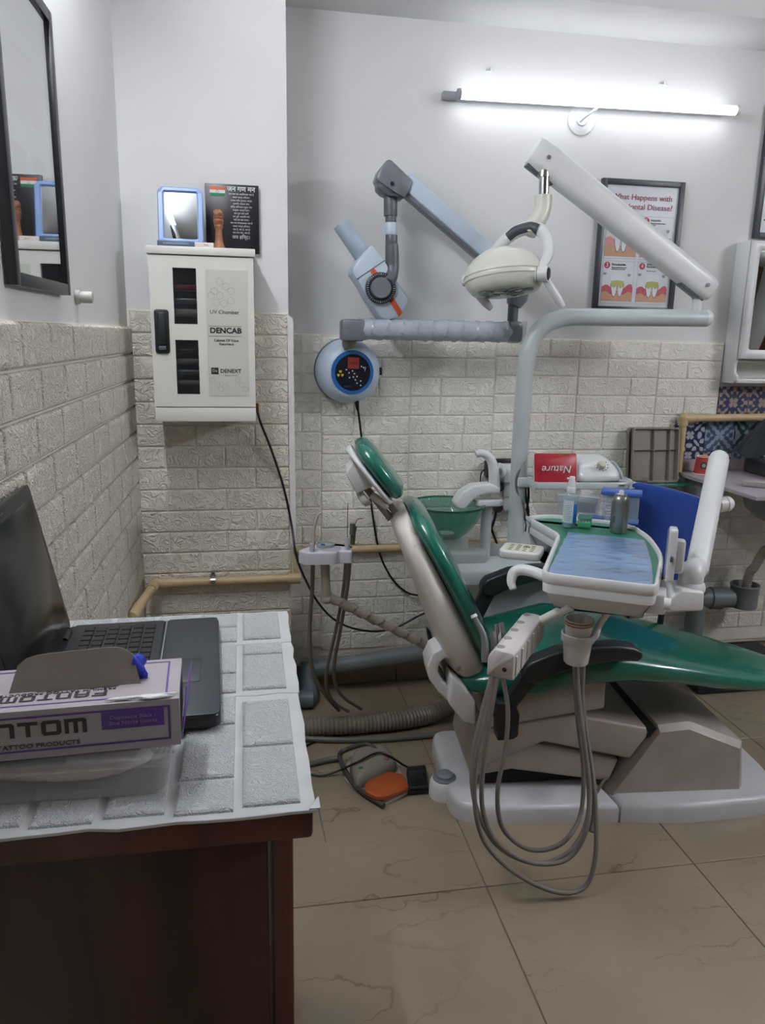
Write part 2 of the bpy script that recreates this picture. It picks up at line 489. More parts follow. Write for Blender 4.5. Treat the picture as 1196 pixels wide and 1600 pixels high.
# back wall: sheets with straight seams, each row split once
sheet_edges = [0.15, 0.285, 0.63, 0.967, 1.312, 1.657, 1.942, 2.285, 2.63]
box('foam_backing', ((.15 + 1.76) / 2, WY1 - .002, (0.10 + 1.414) / 2), (1.76 - .15, .004, 1.414 - 0.10), 'foam_joint', wall_back)
box('foam_backing', ((1.76 + 1.942) / 2, WY1 - .002, (1.120 + 1.414) / 2), (1.942 - 1.76, .004, 1.414 - 1.120), 'foam_joint', wall_back)
box('foam_backing', ((1.76 + 2.63) / 2, WY1 - .002, (0.10 + .82) / 2), (2.63 - 1.76, .004, .82 - 0.10), 'foam_joint', wall_back)
rb = random.Random(3)
for s in range(len(sheet_edges) - 1):
    x0, x1 = sheet_edges[s], sheet_edges[s + 1]
    top = 1.414 - (0.0, 0.012, 0.010, 0.0, 0.003, 0.006, .006, .006)[s]
    z = top; r = 0
    while z - ROW > 0.095:
        W = x1 - x0
        if W > .3:
            fr = (0.36, 0.36, 0.66, 0.64)[(r + s) % 4]
            cuts = [x0, x0 + q(W * fr), x1]
        else:
            cuts = [x0, x1] if (r + s) % 2 else [x0, x0 + q(W * .45), x1]
        if x0 > 1.6 and z > .82 and z - ROW < 1.10:
            cuts = [x0, 1.76] if x0 < 1.76 else []
        if x0 > 1.9 and z > .82: cuts = []
        for a, b_ in zip(cuts[:-1], cuts[1:]):
            brick(wall_back, ((a + b_) / 2, WY1 - .004, z - ROW / 2), X1, -Y1, b_ - a - .003, ROW - .003, 'foam_brick', proud=.006, inset=.005)
        z -= ROW; r += 1
# pillar: running bond
box('foam_backing', ((WX0 + PX) / 2, PY - .002, (0.02 + 1.478) / 2), (PX - WX0, .004, 1.478 - 0.02), 'foam_joint', wall_pillar)
z = 1.478; r = 0
while z - ROW > 0.02:
    off = (0.10, 0.20)[r % 2]
    cuts = [WX0 + .006]
    x = WX0 + off
    while x < PX - .03:
        cuts.append(x); x += 0.195
    cuts.append(PX)
    for a, b_ in zip(cuts[:-1], cuts[1:]):
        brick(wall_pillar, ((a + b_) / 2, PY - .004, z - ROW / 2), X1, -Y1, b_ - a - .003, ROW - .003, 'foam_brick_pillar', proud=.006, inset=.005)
    z -= ROW; r += 1
# left wall: larger bricks
LROW = 0.0845
box('foam_backing', (WX0 + .002, (-0.2 + PY) / 2, (0.02 + 1.425) / 2), (.004, PY + .2, 1.425 - 0.02), 'foam_joint', wall_left)
z = 1.425; r = 0
while z - LROW > 0.5:
    y = 0.505 + (0.0, 0.10, 0.045, 0.14)[r % 4]
    cuts = []
    while y < PY - .05:
        cuts.append(y); y += 0.187
    cuts.append(PY - .006)
    for a, b_ in zip(cuts[:-1], cuts[1:]):
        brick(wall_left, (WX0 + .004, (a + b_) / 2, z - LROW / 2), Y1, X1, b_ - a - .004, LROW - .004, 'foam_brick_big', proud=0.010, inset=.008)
    z -= LROW; r += 1

# the left wall stands a degree out of square with the back wall
LBETA = math.radians(1.2)
def LWX(y): return WX0 + (y - PY) * math.tan(LBETA)
def lwp(y, out, z): return Vector((LWX(y), y, z)) + lN * out
lD = Vector((math.sin(LBETA), math.cos(LBETA), 0)); lN = Vector((math.cos(LBETA), -math.sin(LBETA), 0))
corner = Vector((WX0, PY, 0)); rel = wall_left.location - corner
wall_left.rotation_euler = (0, 0, -LBETA)
wall_left.location = corner + Matrix.Rotation(-LBETA, 3, 'Z') @ rel
def onLeft(x, y, out=0.0):
    d = _ray(x, y); p0 = corner + lN * out
    return O + d * ((p0 - O).dot(lN) / d.dot(lN))

# skirting, pieces as long as the floor tiles
bb = struct(box('baseboard_back', ((PX + WX1) / 2, WY1 - .004, .045), (WX1 - PX, .006, .088), 'grout'))
for x0, x1 in ((PX, .6), (.6, 1.2), (1.2, 1.8), (1.8, 2.4), (2.4, 3.0), (3.0, WX1)):
    box('skirting_tile', ((x0 + x1) / 2, WY1 - .011, .0465), (x1 - x0 - .003, .012, .09), 'skirting_marble', bb, bevel=.0015, seg=1)
# peeling white sheet edge down the pillar corner
struct(mesh('trim_2', [onY(449, 490, PY - .012), onY(458, 498, PY - .012), onY(463, 845, PY - .012), onY(455, 850, PY - .012)] + [onY(449, 490, PY - .012) + Y1 * .003, onY(458, 498, PY - .012) + Y1 * .003, onY(463, 845, PY - .012) + Y1 * .003, onY(455, 850, PY - .012) + Y1 * .003],
     [(0, 1, 2, 3), (4, 5, 6, 7), (0, 1, 5, 4), (1, 2, 6, 5), (2, 3, 7, 6), (3, 0, 4, 7)], mat('white_strip', '#dcdcda', rough=.6)))
# brown door on the right-hand wall (only its reflection shows)
mat('door_wood', '#5b2f22', rough=.4, var=.25, scale=3)
d1 = struct(box('door_1', (WX1 - .02, .75, 1.02), (.04, 1.0, 2.04), 'door_wood', bevel=.004))

# ================================================================== lamps
def led_batten(name, label, a, b, strength, outward, tube_r=.016):
    a, b = Vector(a), Vector(b); d = (b - a).normalized(); out = Vector(outward).normalized()
    t = thing(name, label, 'lamp', (a + b) / 2)
    em = emit(name + '_glow', '#f6f7ff', strength)
    cyl('tube', a + d * .004, b - d * .004, tube_r, em, t, seg=16)
    up = d.cross(out).normalized()
    mid = (a + b) / 2 - out * (tube_r + .004)
    Mx = basis(d, out, up, mid)
    box('batten', (0, -.006, 0), ((b - a).length, .018, .022), mat('lamp_white', '#e4e6ea', rough=.4), t, bevel=.003, M=Mx)
    for p, s in ((a, -1), (b, 1)):
        cyl('end_cap', p - d * .004 * s, p + d * .010 * s, tube_r + .002, 'lamp_white' if s > 0 else mat('lamp_grey', '#9a9ca4', rough=.5), t, seg=16, bevel=.002)
    return t
ta, tb = onY(719, 147, 2.86), onY(1151, 173, 2.86)
lampA = led_batten('tube_lamp', 'lit white tube lamp on the back wall above the tooth poster', ta, tb, TUBE_STRENGTH, -Y1)
box('wire_box', tuple(onY(704, 148, 2.89) + Y1 * .012), (.055, .03, .024), mat('lamp_box_grey', '#a3a5a8', rough=.6), lampA, bevel=.004)
lampB = led_batten('tube_lamp', 'lit white tube lamp high on the left wall over the frame', lwp(1.0, .05, 2.40), lwp(2.0, .05, 2.40), SIDE_TUBE_STRENGTH, lN)
lampC = led_batten('tube_lamp', 'lit white tube lamp high on the far right wall', (WX1 - .05, 1.3, 2.40), (WX1 - .05, .1, 2.40), RIGHT_TUBE_STRENGTH, -X1)
# ================================================================== desk with a relief foam sheet on top
DZ = 0.87
def wood(name, c1, c2, scale=2.2):
    m = bpy.data.materials.new(name); m.use_nodes = True
    nt = m.node_tree; b = nt.nodes['Principled BSDF']; N, Lk = nt.nodes.new, nt.links.new
    g = N('ShaderNodeTexCoord'); mp = N('ShaderNodeMapping'); mp.inputs['Scale'].default_value = (scale * 3.2, scale * 3.2, scale * .35)
    Lk(g.outputs['Object'], mp.inputs['Vector'])
    n = N('ShaderNodeTexNoise'); n.inputs['Scale'].default_value = 1.0; n.inputs['Detail'].default_value = 3; n.inputs['Distortion'].default_value = .6
    Lk(mp.outputs['Vector'], n.inputs['Vector'])
    r = N('ShaderNodeValToRGB'); r.color_ramp.elements[0].position = .40; r.color_ramp.elements[1].position = .66
    r.color_ramp.elements[0].color = lin(c1); r.color_ramp.elements[1].color = lin(c2)
    Lk(n.outputs['Fac'], r.inputs['Fac']); Lk(r.outputs['Color'], b.inputs['Base Color'])
    b.inputs['Roughness'].default_value = .45
    MATS[name] = m; return m
wood('desk_wood', '#2c1712', '#4d2c19')
wood('desk_edge_wood', '#43241a', '#5a3220', 4)
dx1, dy0, dy1 = .069, .795, 1.447
desk = thing('desk', 'dark brown wooden desk against the left wall under the laptop', 'desk', ((WX0 + dx1) / 2, (dy0 + dy1) / 2, 0))
xl = WX0 - .008
box('tabletop', ((xl + dx1) / 2, (dy0 + dy1) / 2, DZ - .023), (dx1 - xl, dy1 - dy0, .038), 'desk_edge_wood', desk, bevel=.006)
box('modesty_panel', ((xl + dx1) / 2 - .02, dy0 + .034, (DZ - .042) / 2), (dx1 - xl - .066, .018, DZ - .044), 'desk_wood', desk, bevel=.002)
box('side_panel', (dx1 - .035, (dy0 + dy1) / 2 + .008, (DZ - .042) / 2), (.025, dy1 - dy0 - .03, DZ - .044), 'desk_edge_wood', desk, bevel=.003)
box('side_panel', (xl + .012, (dy0 + dy1) / 2 + .008, (DZ - .042) / 2), (.022, dy1 - dy0 - .03, DZ - .044), 'desk_edge_wood', desk, bevel=.003)
# foam sheet, three strips each with its raised bricks
sheet = thing('foam_desk_cover', 'white brick-relief foam sheet lying on the brown desk', 'foam sheet', ((xl + dx1) / 2, (dy0 + dy1) / 2, DZ))
def strip(x0, x1, y0, y1, z, tilt=0.0):
    rr = random.Random(int(y0 * 1000))
    n = 14
    fr = [(x0 + (x1 - x0) * i / n, y0 + rr.uniform(-.004, .003)) for i in range(n + 1)]
    rt = [(x1 + rr.uniform(-.002, .003), y0 + (y1 - y0) * i / 6) for i in range(1, 7)]
    bk_ = [(x1 - (x1 - x0) * i / n, y1 + rr.uniform(-.002, .002)) for i in range(1, n + 1)]
    return plate('foam_strip', fr + rt + bk_, (0, 0, z), X1, Y1, Z1, .004, 'foam_joint_white', sheet, r=.001)
strip_rows = [(dy0 - .004, 1.098, .0), (1.093, 1.297, .0012), (1.292, dy1 + .002, .0024)]
def flat_brick(cx, cy, w, h, z):
    key = ('flat', round(w, 3), round(h, 3))
    if key not in brick_cache:
        V = []
        for (d, i) in ((0, 0), (.003, .001), (.0048, .004), (.0052, .008)):
            for sx, sy in ((-1, -1), (1, -1), (1, 1), (-1, 1)): V.append((sx * (w / 2 - i), sy * (h / 2 - i), d))
        F = [(12, 13, 14, 15)]
        for L in (0, 4, 8):
            for k in range(4): F.append((L + k, L + (k + 1) % 4, L + 4 + (k + 1) % 4, L + 4 + k))
        me = bpy.data.meshes.new('brick'); me.from_pydata(V, [], F); me.materials.append(MATS['foam_sheet']); brick_cache[key] = me
    b = bpy.data.objects.new('brick', brick_cache[key]); b.location = (cx, cy, z); C.objects.link(b); put(b, sheet)
for (y0, y1, dz) in strip_rows:
    strip(xl, dx1 + .004, y0, y1, DZ - .004 + dz)
    cols = [(dx1 - .085, .074), (dx1 - .085 - .078, .074), (dx1 - .085 - .156, .074), (dx1 - .085 - .234, .074), (dx1 - .085 - .312, .074)]
    for ci, (cx0, cw) in enumerate(cols):
        y = y0 + .012 - (.07 if ci % 2 else 0)
        while y < y1 - .02:
            h = .135
            a, b_ = max(y, y0 + .006), min(y + h, y1 - .006)
            if b_ - a > .02: flat_brick(cx0 + cw / 2, (a + b_) / 2, cw - .006, round(b_ - a - .006, 3), DZ + dz - .0002)
            y += h
# curled tongue of the sheet hanging over the front right corner
mesh('torn_corner', [(dx1 - .005, dy0 - .004, DZ), (dx1 + .006, dy0 - .003, DZ), (dx1 + .006, dy0 + .02, DZ), (dx1 + .011, dy0 - .006, DZ - .03), (dx1 + .014, dy0 - .004, DZ - .045), (dx1 + .008, dy0 + .012, DZ - .02),
     (dx1 - .005, dy0 - .004, DZ + .002), (dx1 + .008, dy0 - .003, DZ + .001), (dx1 + .008, dy0 + .02, DZ + .001), (dx1 + .0125, dy0 - .006, DZ - .03), (dx1 + .015, dy0 - .004, DZ - .0455), (dx1 + .0095, dy0 + .012, DZ - .02)],
     [(0, 1, 2), (1, 3, 5, 2), (3, 4, 5), (6, 7, 8), (7, 9, 11, 8), (9, 10, 11), (0, 1, 7, 6), (1, 3, 9, 7), (3, 4, 10, 9), (4, 5, 11, 10), (5, 2, 8, 11), (2, 0, 6, 8)], 'foam_joint_white', sheet)
SZ = DZ + .0055          # top of the bricks of the sheet
# ================================================================== laptop
mat('laptop_black', '#17181a', rough=.35, var=.05)
mat('laptop_deck', '#232528', rough=.45, var=.05)
mat('laptop_grey', '#2c3036', rough=.35, var=.05)
mat('screen_black', '#0a0b0c', rough=.18, var=.05)
mat('key_black', '#111214', rough=.5, var=.05)
a = onZ(342, 962, SZ + .026); b = onZ(345, 1100, SZ + .026); h = onZ(112, 965, SZ + .026)
lu = (a - b).normalized()                    # along the front edge, away from the camera
lv = Vector((-lu.y, lu.x, 0))                # towards the hinge
LW = 0.378; LD = 0.262
b = a - lu * LW
lap = thing('laptop', 'open black laptop on the desk with its screen to the wall', 'laptop', (a + b) / 2 + lv * LD / 2 - Z1 * .02)
LM = basis(lu, lv, Z1, b + Z1 * (-.026))
def lp(u, v, z): return LM @ Vector((u, v, z))
plate('base', rrect(LW, LD, .014, 4, LW / 2, LD / 2), LM @ Vector((0, 0, .003)), lu, lv, Z1, .020, 'laptop_black', lap, r=.004, both=True)
slab('palm_rest', rrect(LW - .004, .088, .008, 3, LW / 2, .046), lp(0, 0, .0225), lu, lv, Z1, .0022, 'laptop_grey', lap, bevel=.0008)
slab('keyboard_deck', rrect(LW - .004, .152, .006, 3, LW / 2, .172), lp(0, 0, .0225), lu, lv, Z1, .0018, 'laptop_deck', lap, bevel=.0008)
slab('touchpad', rrect(.085, .046, .003, 2, .150, .052), lp(0, 0, .0246), lu, lv, Z1, .0009, mat('touchpad_grey', '#30353b', rough=.3), lap, bevel=.0003)
mesh('trim_line', [lp(.004, .0905, .0247), lp(LW - .004, .0905, .0247), lp(LW - .004, .0925, .0249), lp(.004, .0925, .0249)], [(0, 1, 2, 3)], mat('trim_silver', '#7d838a', rough=.3), lap)
kb = bpy.data.meshes.new('key')
kw, kd = .018, .0175
V = []
for (z, i) in ((0, 0), (.0022, .0012)):
    for sx, sy in ((-1, -1), (1, -1), (1, 1), (-1, 1)): V.append(tuple(lu * (sx * (kw / 2 - i)) + lv * (sy * (kd / 2 - i)) + Z1 * z))
kb.from_pydata(V, [], [(4, 5, 6, 7)] + [(k, (k + 1) % 4, 4 + (k + 1) % 4, 4 + k) for k in range(4)]); kb.materials.append(MATS['key_black'])
for r_ in range(6):
    for c_ in range(16):
        o = bpy.data.objects.new('key', kb); o.location = lp(.026 + c_ * .0212 + (.004 if r_ % 2 else 0), .118 + r_ * .0205, .0243); C.objects.link(o); put(o, lap)
# screen leans back towards the wall
sa = math.radians(101)
hv = lv * (-math.cos(sa)) + Z1 * math.sin(sa); hn = (lv * -math.sin(sa) + Z1 * -math.cos(sa)) * 1.0
hb = lp(0, LD - .006, .020)
scr = slab('screen_lid', rrect(LW, .264, .010, 4, LW / 2, .134), hb, lu, hv, -hn, .009, 'laptop_black', lap, bevel=.002)
slab('screen', rrect(LW - .034, .218, .002, 2, LW / 2, .136), hb + hn * .0003, lu, hv, hn, .0006, 'screen_black', scr, bevel=.0002)
slab('webcam', rrect(.02, .004, .0015, 2, LW / 2, .256), hb + hn * .0003, lu, hv, hn, .0005, mat('webcam', '#2a2c2e', rough=.2), scr, bevel=.0001)
for u in (.05, LW - .05): cyl('hinge', lp(u - .02, LD - .006, .021), lp(u + .02, LD - .006, .021), .007, 'laptop_black', lap, seg=12)
# ================================================================== clear plastic box with glove box on it
def clear(name, col, rough=.12, alpha=.35):
    m = bpy.data.materials.new(name); m.use_nodes = True
    nt = m.node_tree; b = nt.nodes['Principled BSDF']; N, Lk = nt.nodes.new, nt.links.new
    tc = N('ShaderNodeTexCoord'); n = N('ShaderNodeTexNoise'); n.inputs['Scale'].default_value = 40; Lk(tc.outputs['Object'], n.inputs['Vector'])
    bp = N('ShaderNodeBump'); bp.inputs['Strength'].default_value = .15; bp.inputs['Distance'].default_value = .002
    Lk(n.outputs['Fac'], bp.inputs['Height']); Lk(bp.outputs['Normal'], b.inputs['Normal'])
    b.inputs['Base Color'].default_value = lin(col); b.inputs['Roughness'].default_value = rough; b.inputs['Alpha'].default_value = alpha
    b.inputs['Specular IOR Level'].default_value = .6
    MATS[name] = m; return m
clear('frosted_clear', '#c9c7c6', rough=.25, alpha=.24)
p_r = onZ(263, 1243, SZ); p_l = onZ(0, 1262, SZ)
u_ = (p_r - p_l).normalized(); v_ = Vector((-u_.y, u_.x, 0))
BM_ = basis(u_, v_, Z1, p_r)
bw, bd, bh = .262, .115, .052
cb = thing('clear_box', 'clear plastic container of white cotton under the glove carton', 'container', BM_ @ Vector((-bw / 2, bd / 2, 0)))
def ring_box(name, w, d, z0, z1, t, m, parent, rc=.016, M=BM_, cx=-bw / 2, cy=bd / 2, taper=.0):
    lo = [M @ Vector((x, y, z0)) for x, y in rrect(w - taper, d - taper, rc, 4, cx, cy)]
    hi = [M @ Vector((x, y, z1)) for x, y in rrect(w, d, rc, 4, cx, cy)]
    hi2 = [M @ Vector((x, y, z1)) for x, y in rrect(w - 2 * t, d - 2 * t, rc - t * .5, 4, cx, cy)]
    lo2 = [M @ Vector((x, y, z0 + t)) for x, y in rrect(w - 2 * t - taper, d - 2 * t - taper, rc - t * .5, 4, cx, cy)]
    return loft(name, [lo, hi, hi2, lo2], m, parent, smooth=True)
ring_box('tub', bw, bd, .0008, bh - .012, .0015, 'frosted_clear', cb, taper=.008)
plate('lid', rrect(bw + .006, bd + .006, .018, 4, -bw / 2, bd / 2), BM_ @ Vector((0, 0, bh - .012)), u_, v_, Z1, .011, 'frosted_clear', cb, r=.003)
# cotton filling
def lump(name, c, r, m, parent, seed=0, amp=.25, seg=16, rings=10):
    rr = random.Random(seed); V, F = [], []
    ph = [rr.uniform(0, 6.28) for _ in range(6)]
    for i in range(rings + 1):
        th = PI * i / rings
        for k in range(seg):
            a_ = 2 * PI * k / seg
            d = 1 + amp * (math.sin(3 * a_ + ph[0]) * math.sin(2 * th + ph[1]) + .6 * math.sin(5 * a_ + ph[2]) * math.sin(4 * th + ph[3])) * math.sin(th)
            V.append(Vector(c) + Vector((r[0] * math.sin(th) * math.cos(a_) * d, r[1] * math.sin(th) * math.sin(a_) * d, r[2] * math.cos(th) * d)))
    for i in range(rings):
        for k in range(seg): F.append((i * seg + k, i * seg + (k + 1) % seg, (i + 1) * seg + (k + 1) % seg, (i + 1) * seg + k))
    return mesh(name, V, F, m, parent, smooth=True, angle=180)
mat('cotton', '#cfccc9', rough=.9, bump=.6, bscale=120)
ct = lump('cotton_wad', BM_ @ Vector((-bw / 2, bd / 2, .0215)), (.112, .040, .0145), 'cotton', None, 4, .12)
tag(ct, 'white cotton wad inside the clear container on the desk', 'cotton')
st = box('dark_strip', (-.18, .022, .0415), (.125, .008, .006), mat('strip_dark', '#2c3036', rough=.4), None, bevel=.001, M=BM_)
tag(st, 'dark flat strip lying on the cotton inside the clear container', 'strip')
# glove carton
gz = SZ + bh + .0006
g_r = onZ(283, 1163, gz)
g_l = onZ(0, 1190, gz)
gu = (g_r - g_l).normalized(); gv = Vector((-gu.y, gu.x, 0))
GW, GD, GH = .262, .118, .060
GM = basis(gu, gv, Z1, g_r)
mat('carton_white', '#a29da0', rough=.42, var=.03)
mat('carton_purple', '#58398a', rough=.4)
mat('carton_ink', '#2e2e2c', rough=.4)
mat('carton_brown', '#7d756e', rough=.8, var=.05)
gb = thing('glove_carton', 'white and purple glove carton with torn-open top flap', 'carton', GM @ Vector((-GW / 2, GD / 2, 0)))
# carton body: open slot in the top face
def gp(x, y, z): return GM @ Vector((x, y, z))
sx0, sx1, sy0, sy1 = -.185, -.055, .045, .092
slot = [(sx0 + .02, sy0), (sx1 - .02, sy0), (sx1, (sy0 + sy1) / 2), (sx1 - .02, sy1), (sx0 + .02, sy1), (sx0, (sy0 + sy1) / 2)]
rim = [(-GW, 0), (0, 0), (0, GD / 2), (0, GD), (-GW, GD), (-GW, GD / 2)]
V = [gp(x, y, 0) for x, y in rim] + [gp(x, y, GH) for x, y in rim] + [gp(x, y, GH) for x, y in slot] + [gp(x, y, GH - .03) for x, y in slot]
F = [tuple(range(6))] + [(i, (i + 1) % 6, 6 + (i + 1) % 6, 6 + i) for i in range(6)] + [(6 + i, 6 + (i + 1) % 6, 12 + (i + 1) % 6, 12 + i) for i in range(6)] + [(12 + i, 12 + (i + 1) % 6, 18 + (i + 1) % 6, 18 + i) for i in range(6)] + [tuple(range(18, 24))]
body = mesh('carton_body', V, F, 'carton_white', gb)
# torn flap standing up
fl = []
for k in range(17):
    t = k / 16
    x = sx0 - .012 + (sx1 - sx0 + .02) * t
    hgt = .042 * min(1, (1 - abs(2 * t - 1) ** 7) ** .6) + .006 * t * (1 if 0 < t < 1 else 0)
    fl.append((x, hgt))
fdir = (gv * .38 + Z1 * .92).normalized()
fv = [gp(x, sy0 + .004, GH) + fdir * h_ for x, h_ in fl]; fb_ = [gp(x, sy0 + .004, GH - .0002) for x, h_ in fl]
thk = gv * .0012
V = fb_ + fv + [p + thk for p in fb_] + [p + thk for p in fv]
n = len(fl); F = []
for i in range(n - 1):
    F += [(i, i + 1, n + i + 1, n + i), (2 * n + i, 2 * n + i + 1, 3 * n + i + 1, 3 * n + i), (n + i, n + i + 1, 3 * n + i + 1, 3 * n + i), (i, i + 1, 2 * n + i + 1, 2 * n + i)]
mesh('torn_flap', V, F, 'carton_brown', gb)
# prints
fM = lambda x, z: basis(gu, Z1, -gv, gp(x, -.0005, z))
tM = lambda x, y: basis(-gu, -gv, Z1, gp(x, y, GH + .0004))
def block_word(name, M, h, w, gap, m, parent):
    t = .24; B = {'F': [(0, 0, t, 1), (0, 1 - t, 1, 1), (0, .40, .85, .40 + t)], 'A': [(0, 0, t, .88), (1 - t, 0, 1, .88), (.1, 1 - t, .9, 1), (0, .34, 1, .34 + t)], 'N': [(0, 0, t, 1), (1 - t, 0, 1, .90), (0, 1 - t, .92, 1)],
                'T': [(0, 1 - t, 1, 1), (.5 - t / 2, 0, .5 + t / 2, 1)], 'O': [(0, .1, t, .9), (1 - t, .1, 1, .9), (.08, 1 - t, .92, 1), (.08, 0, .92, t)], 'M': [(0, 0, t * .8, 1), (.5 - t * .4, 0, .5 + t * .4, 1), (1 - t * .8, 0, 1, .92), (0, 1 - t, .92, 1)]}
    V, F = [], []
    for i, c in enumerate('FANTOM'):
        for j, (x0, y0, x1, y1) in enumerate(B[c]):
            b0 = len(V)
            for x, y in ((x0, y0), (x1, y0), (x1, y1), (x0, y1)): V.append(M @ Vector((i * (w + gap) + x * w * (1.12 if c == 'M' else 1), y * h, .00002 * j)))
            F.append((b0, b0 + 1, b0 + 2, b0 + 3))
    return mesh(name, V, F, m, parent)
block_word('print_name', basis(gu, Z1, -gv, gp(-.105 - .1485, -.0005, .0275)), .0185, .0215, .0035, 'carton_ink', gb)
text('print_line', 'PREMIUM TATTOO PRODUCTS', .0075, fM(-.178, .016), 'carton_ink', gb, wx=1.25)
slab('print_panel', [(-.088, .028), (-.018, .028), (-.018, .050), (-.088, .050)], gp(0, -.0001, 0), gu, Z1, -gv, .0004, 'carton_purple', gb, bevel=.0001)
text('print_panel_text', 'Disposable Black /\nBlue Nitrile Gloves', .0070, basis(gu, Z1, -gv, gp(-.053, -.0009, .039)), mat('carton_lilac', '#8f7fae', rough=.5), gb)
block_word('print_name', basis(-gu, -gv, Z1, gp(-.084, .0375, GH + .0004)), .0150, .0170, .0030, 'carton_ink', gb)
text('print_line', 'PREMIUM TATTOO PRODUCTS', .0075, tM(-.140, .0415), 'carton_ink', gb, wx=1.25)
def frame_lines(name, pts, t, o, ux, uy, un):
    V, F = [], []
    n = len(pts)
    ins = inset2(pts, t)
    for q_ in (pts, ins): V += [Vector(o) + Vector(ux) * a + Vector(uy) * b + Vector(un) * .0004 for a, b in q_]
    F = [(i, (i + 1) % n, n + (i + 1) % n, n + i) for i in range(n)]
    return mesh(name, V, F, 'carton_purple', gb)
frame_lines('print_border', [(-GW - .001, .009), (-.011, .009), (-.011, GH - .007), (-GW - .001, GH - .007)], .0025, gp(0, -.0001, 0), gu, Z1, -gv)
frame_lines('print_border', [(-GW - .001, .012), (-.014, .012), (-.014, GD - .008), (-GW - .001, GD - .008)], .0025, gp(0, 0, GH), gu, gv, Z1)
# end flap, slightly open
mesh('end_flap', [gp(.0005, .004, .004), gp(.006, GD - .004, .004), gp(.012, GD - .004, GH - .002), gp(.0075, .03, GH), gp(.0015, .004, .004), gp(.007, GD - .004, .004), gp(.013, GD - .004, GH - .002), gp(.0085, .03, GH)],
     [(0, 1, 2, 3), (4, 5, 6, 7), (0, 1, 5, 4), (1, 2, 6, 5), (2, 3, 7, 6), (3, 0, 4, 7)], 'carton_purple', gb)
# crumpled blue glove at the slot; bright lump added as the carton edge highlight
gl = lump('blue_glove', gp(-.054, .068, GH + .013), (.011, .011, .016), mat('glove_blue', '#1c2fb0', rough=.45, bump=.5, bscale=90), None, 11, .5, 18, 12)
tag(gl, 'crumpled blue glove poking out of the carton slot', 'glove')
fo = lump('edge_highlight', gp(-.036, .006, GH + .0022), (.034, .0045, .0028), mat('highlight_white', '#dfe3e6', rough=.12, bump=.6, bscale=160), None, 6, .45, 26, 10)
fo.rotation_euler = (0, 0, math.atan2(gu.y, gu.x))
tag(fo, 'shiny crinkled strip added for the highlight on the glove carton edge', 'highlight')
# ================================================================== steriliser cabinet on the pillar
mat('cabinet_cream', '#d3d4cc', rough=.35, var=.02)
mat('cabinet_sticker', '#bfc2b8', rough=.4, var=.02)
mat('ink_black', '#1c1d1e', rough=.5)
mat('ink_grey', '#8d908c', rough=.5)
clear('cabinet_glass', '#2a2d30', rough=.06, alpha=.30)
mat('cabinet_inside', '#2b2e31', rough=.6)
UY = 2.425                                    # front of the door
def uvp(x, y, Y=None): return onY(x, y, UY if Y is None else Y)
c00, c10, c01, c11 = uvp(241, 636), uvp(399, 637), uvp(232, 396), uvp(397, 405)
ux0, ux1 = (c00.x + c01.x) / 2, (c10.x + c11.x) / 2
uz0, uz1 = (c00.z + c10.z) / 2 + .002, (c01.z + c11.z) / 2
ubz = uvp(320, 659).z; utz = (uvp(232, 381).z + uvp(397, 398).z) / 2 + .006
W_, H_ = ux1 - ux0, uz1 - uz0
uv = thing('steriliser_cabinet', 'cream ultraviolet instrument cabinet mounted on the pillar', 'cabinet', ((ux0 + ux1) / 2, (UY + PY) / 2, ubz))
yb = PY - .016
cx_ = (ux0 + ux1) / 2
# carcass: back, sides, top, bottom, shelves so that the windows look into a real inside
box('back_panel', (cx_, yb - .004, (uz0 + uz1) / 2), (W_, .006, H_), 'cabinet_cream', uv)
for x in (ux0 + .004, ux1 - .004): box('side_panel', (x, (UY + .018 + yb) / 2, (uz0 + uz1) / 2), (.008, yb - UY - .02, H_), 'cabinet_cream', uv)
box('top_cap', (cx_, (UY - .004 + yb) / 2, (uz1 + utz) / 2 + .0015), (W_ + .012, yb - UY + .008, utz - uz1 - .003), 'cabinet_cream', uv, bevel=.003)
box('bottom_drawer', (cx_, (UY + yb) / 2, (ubz + uz0) / 2 - .0015), (W_, yb - UY, uz0 - ubz - .003), 'cabinet_cream', uv, bevel=.003)
# door with two window holes
w1 = [uvp(270, 418), uvp(308, 420), uvp(309, 508), uvp(273, 506)]
w2 = [uvp(273, 531), uvp(309, 531), uvp(312, 616), uvp(276, 616)]
wx0, wx1 = (w1[0].x + w1[3].x + w2[0].x) / 3, (w1[1].x + w2[2].x + w2[1].x) / 3
z1a, z1b = w1[3].z, w1[0].z; z2a, z2b = w2[3].z, w2[0].z
def panel_with_holes(name, xs, zs, holes, y0, y1, m, parent):
    V, F = [], []
    nx, nz = len(xs), len(zs)
    for y in (y0, y1):
        for z in zs:
            for x in xs: V.append((x, y, z))
    idx = lambda s_, j, i: s_ * nx * nz + j * nx + i
    solid = lambda j, i: 0 <= j < nz - 1 and 0 <= i < nx - 1 and (j, i) not in holes
    for j in range(nz - 1):
        for i in range(nx - 1):
            if not solid(j, i): continue
            for s_ in (0, 1): F.append((idx(s_, j, i), idx(s_, j, i + 1), idx(s_, j + 1, i + 1), idx(s_, j + 1, i)))
            if not solid(j - 1, i): F.append((idx(0, j, i), idx(0, j, i + 1), idx(1, j, i + 1), idx(1, j, i)))
            if not solid(j + 1, i): F.append((idx(0, j + 1, i), idx(0, j + 1, i + 1), idx(1, j + 1, i + 1), idx(1, j + 1, i)))
            if not solid(j, i - 1): F.append((idx(0, j, i), idx(0, j + 1, i), idx(1, j + 1, i), idx(1, j, i)))
            if not solid(j, i + 1): F.append((idx(0, j, i + 1), idx(0, j + 1, i + 1), idx(1, j + 1, i + 1), idx(1, j, i + 1)))
    return mesh(name, V, F, m, parent)
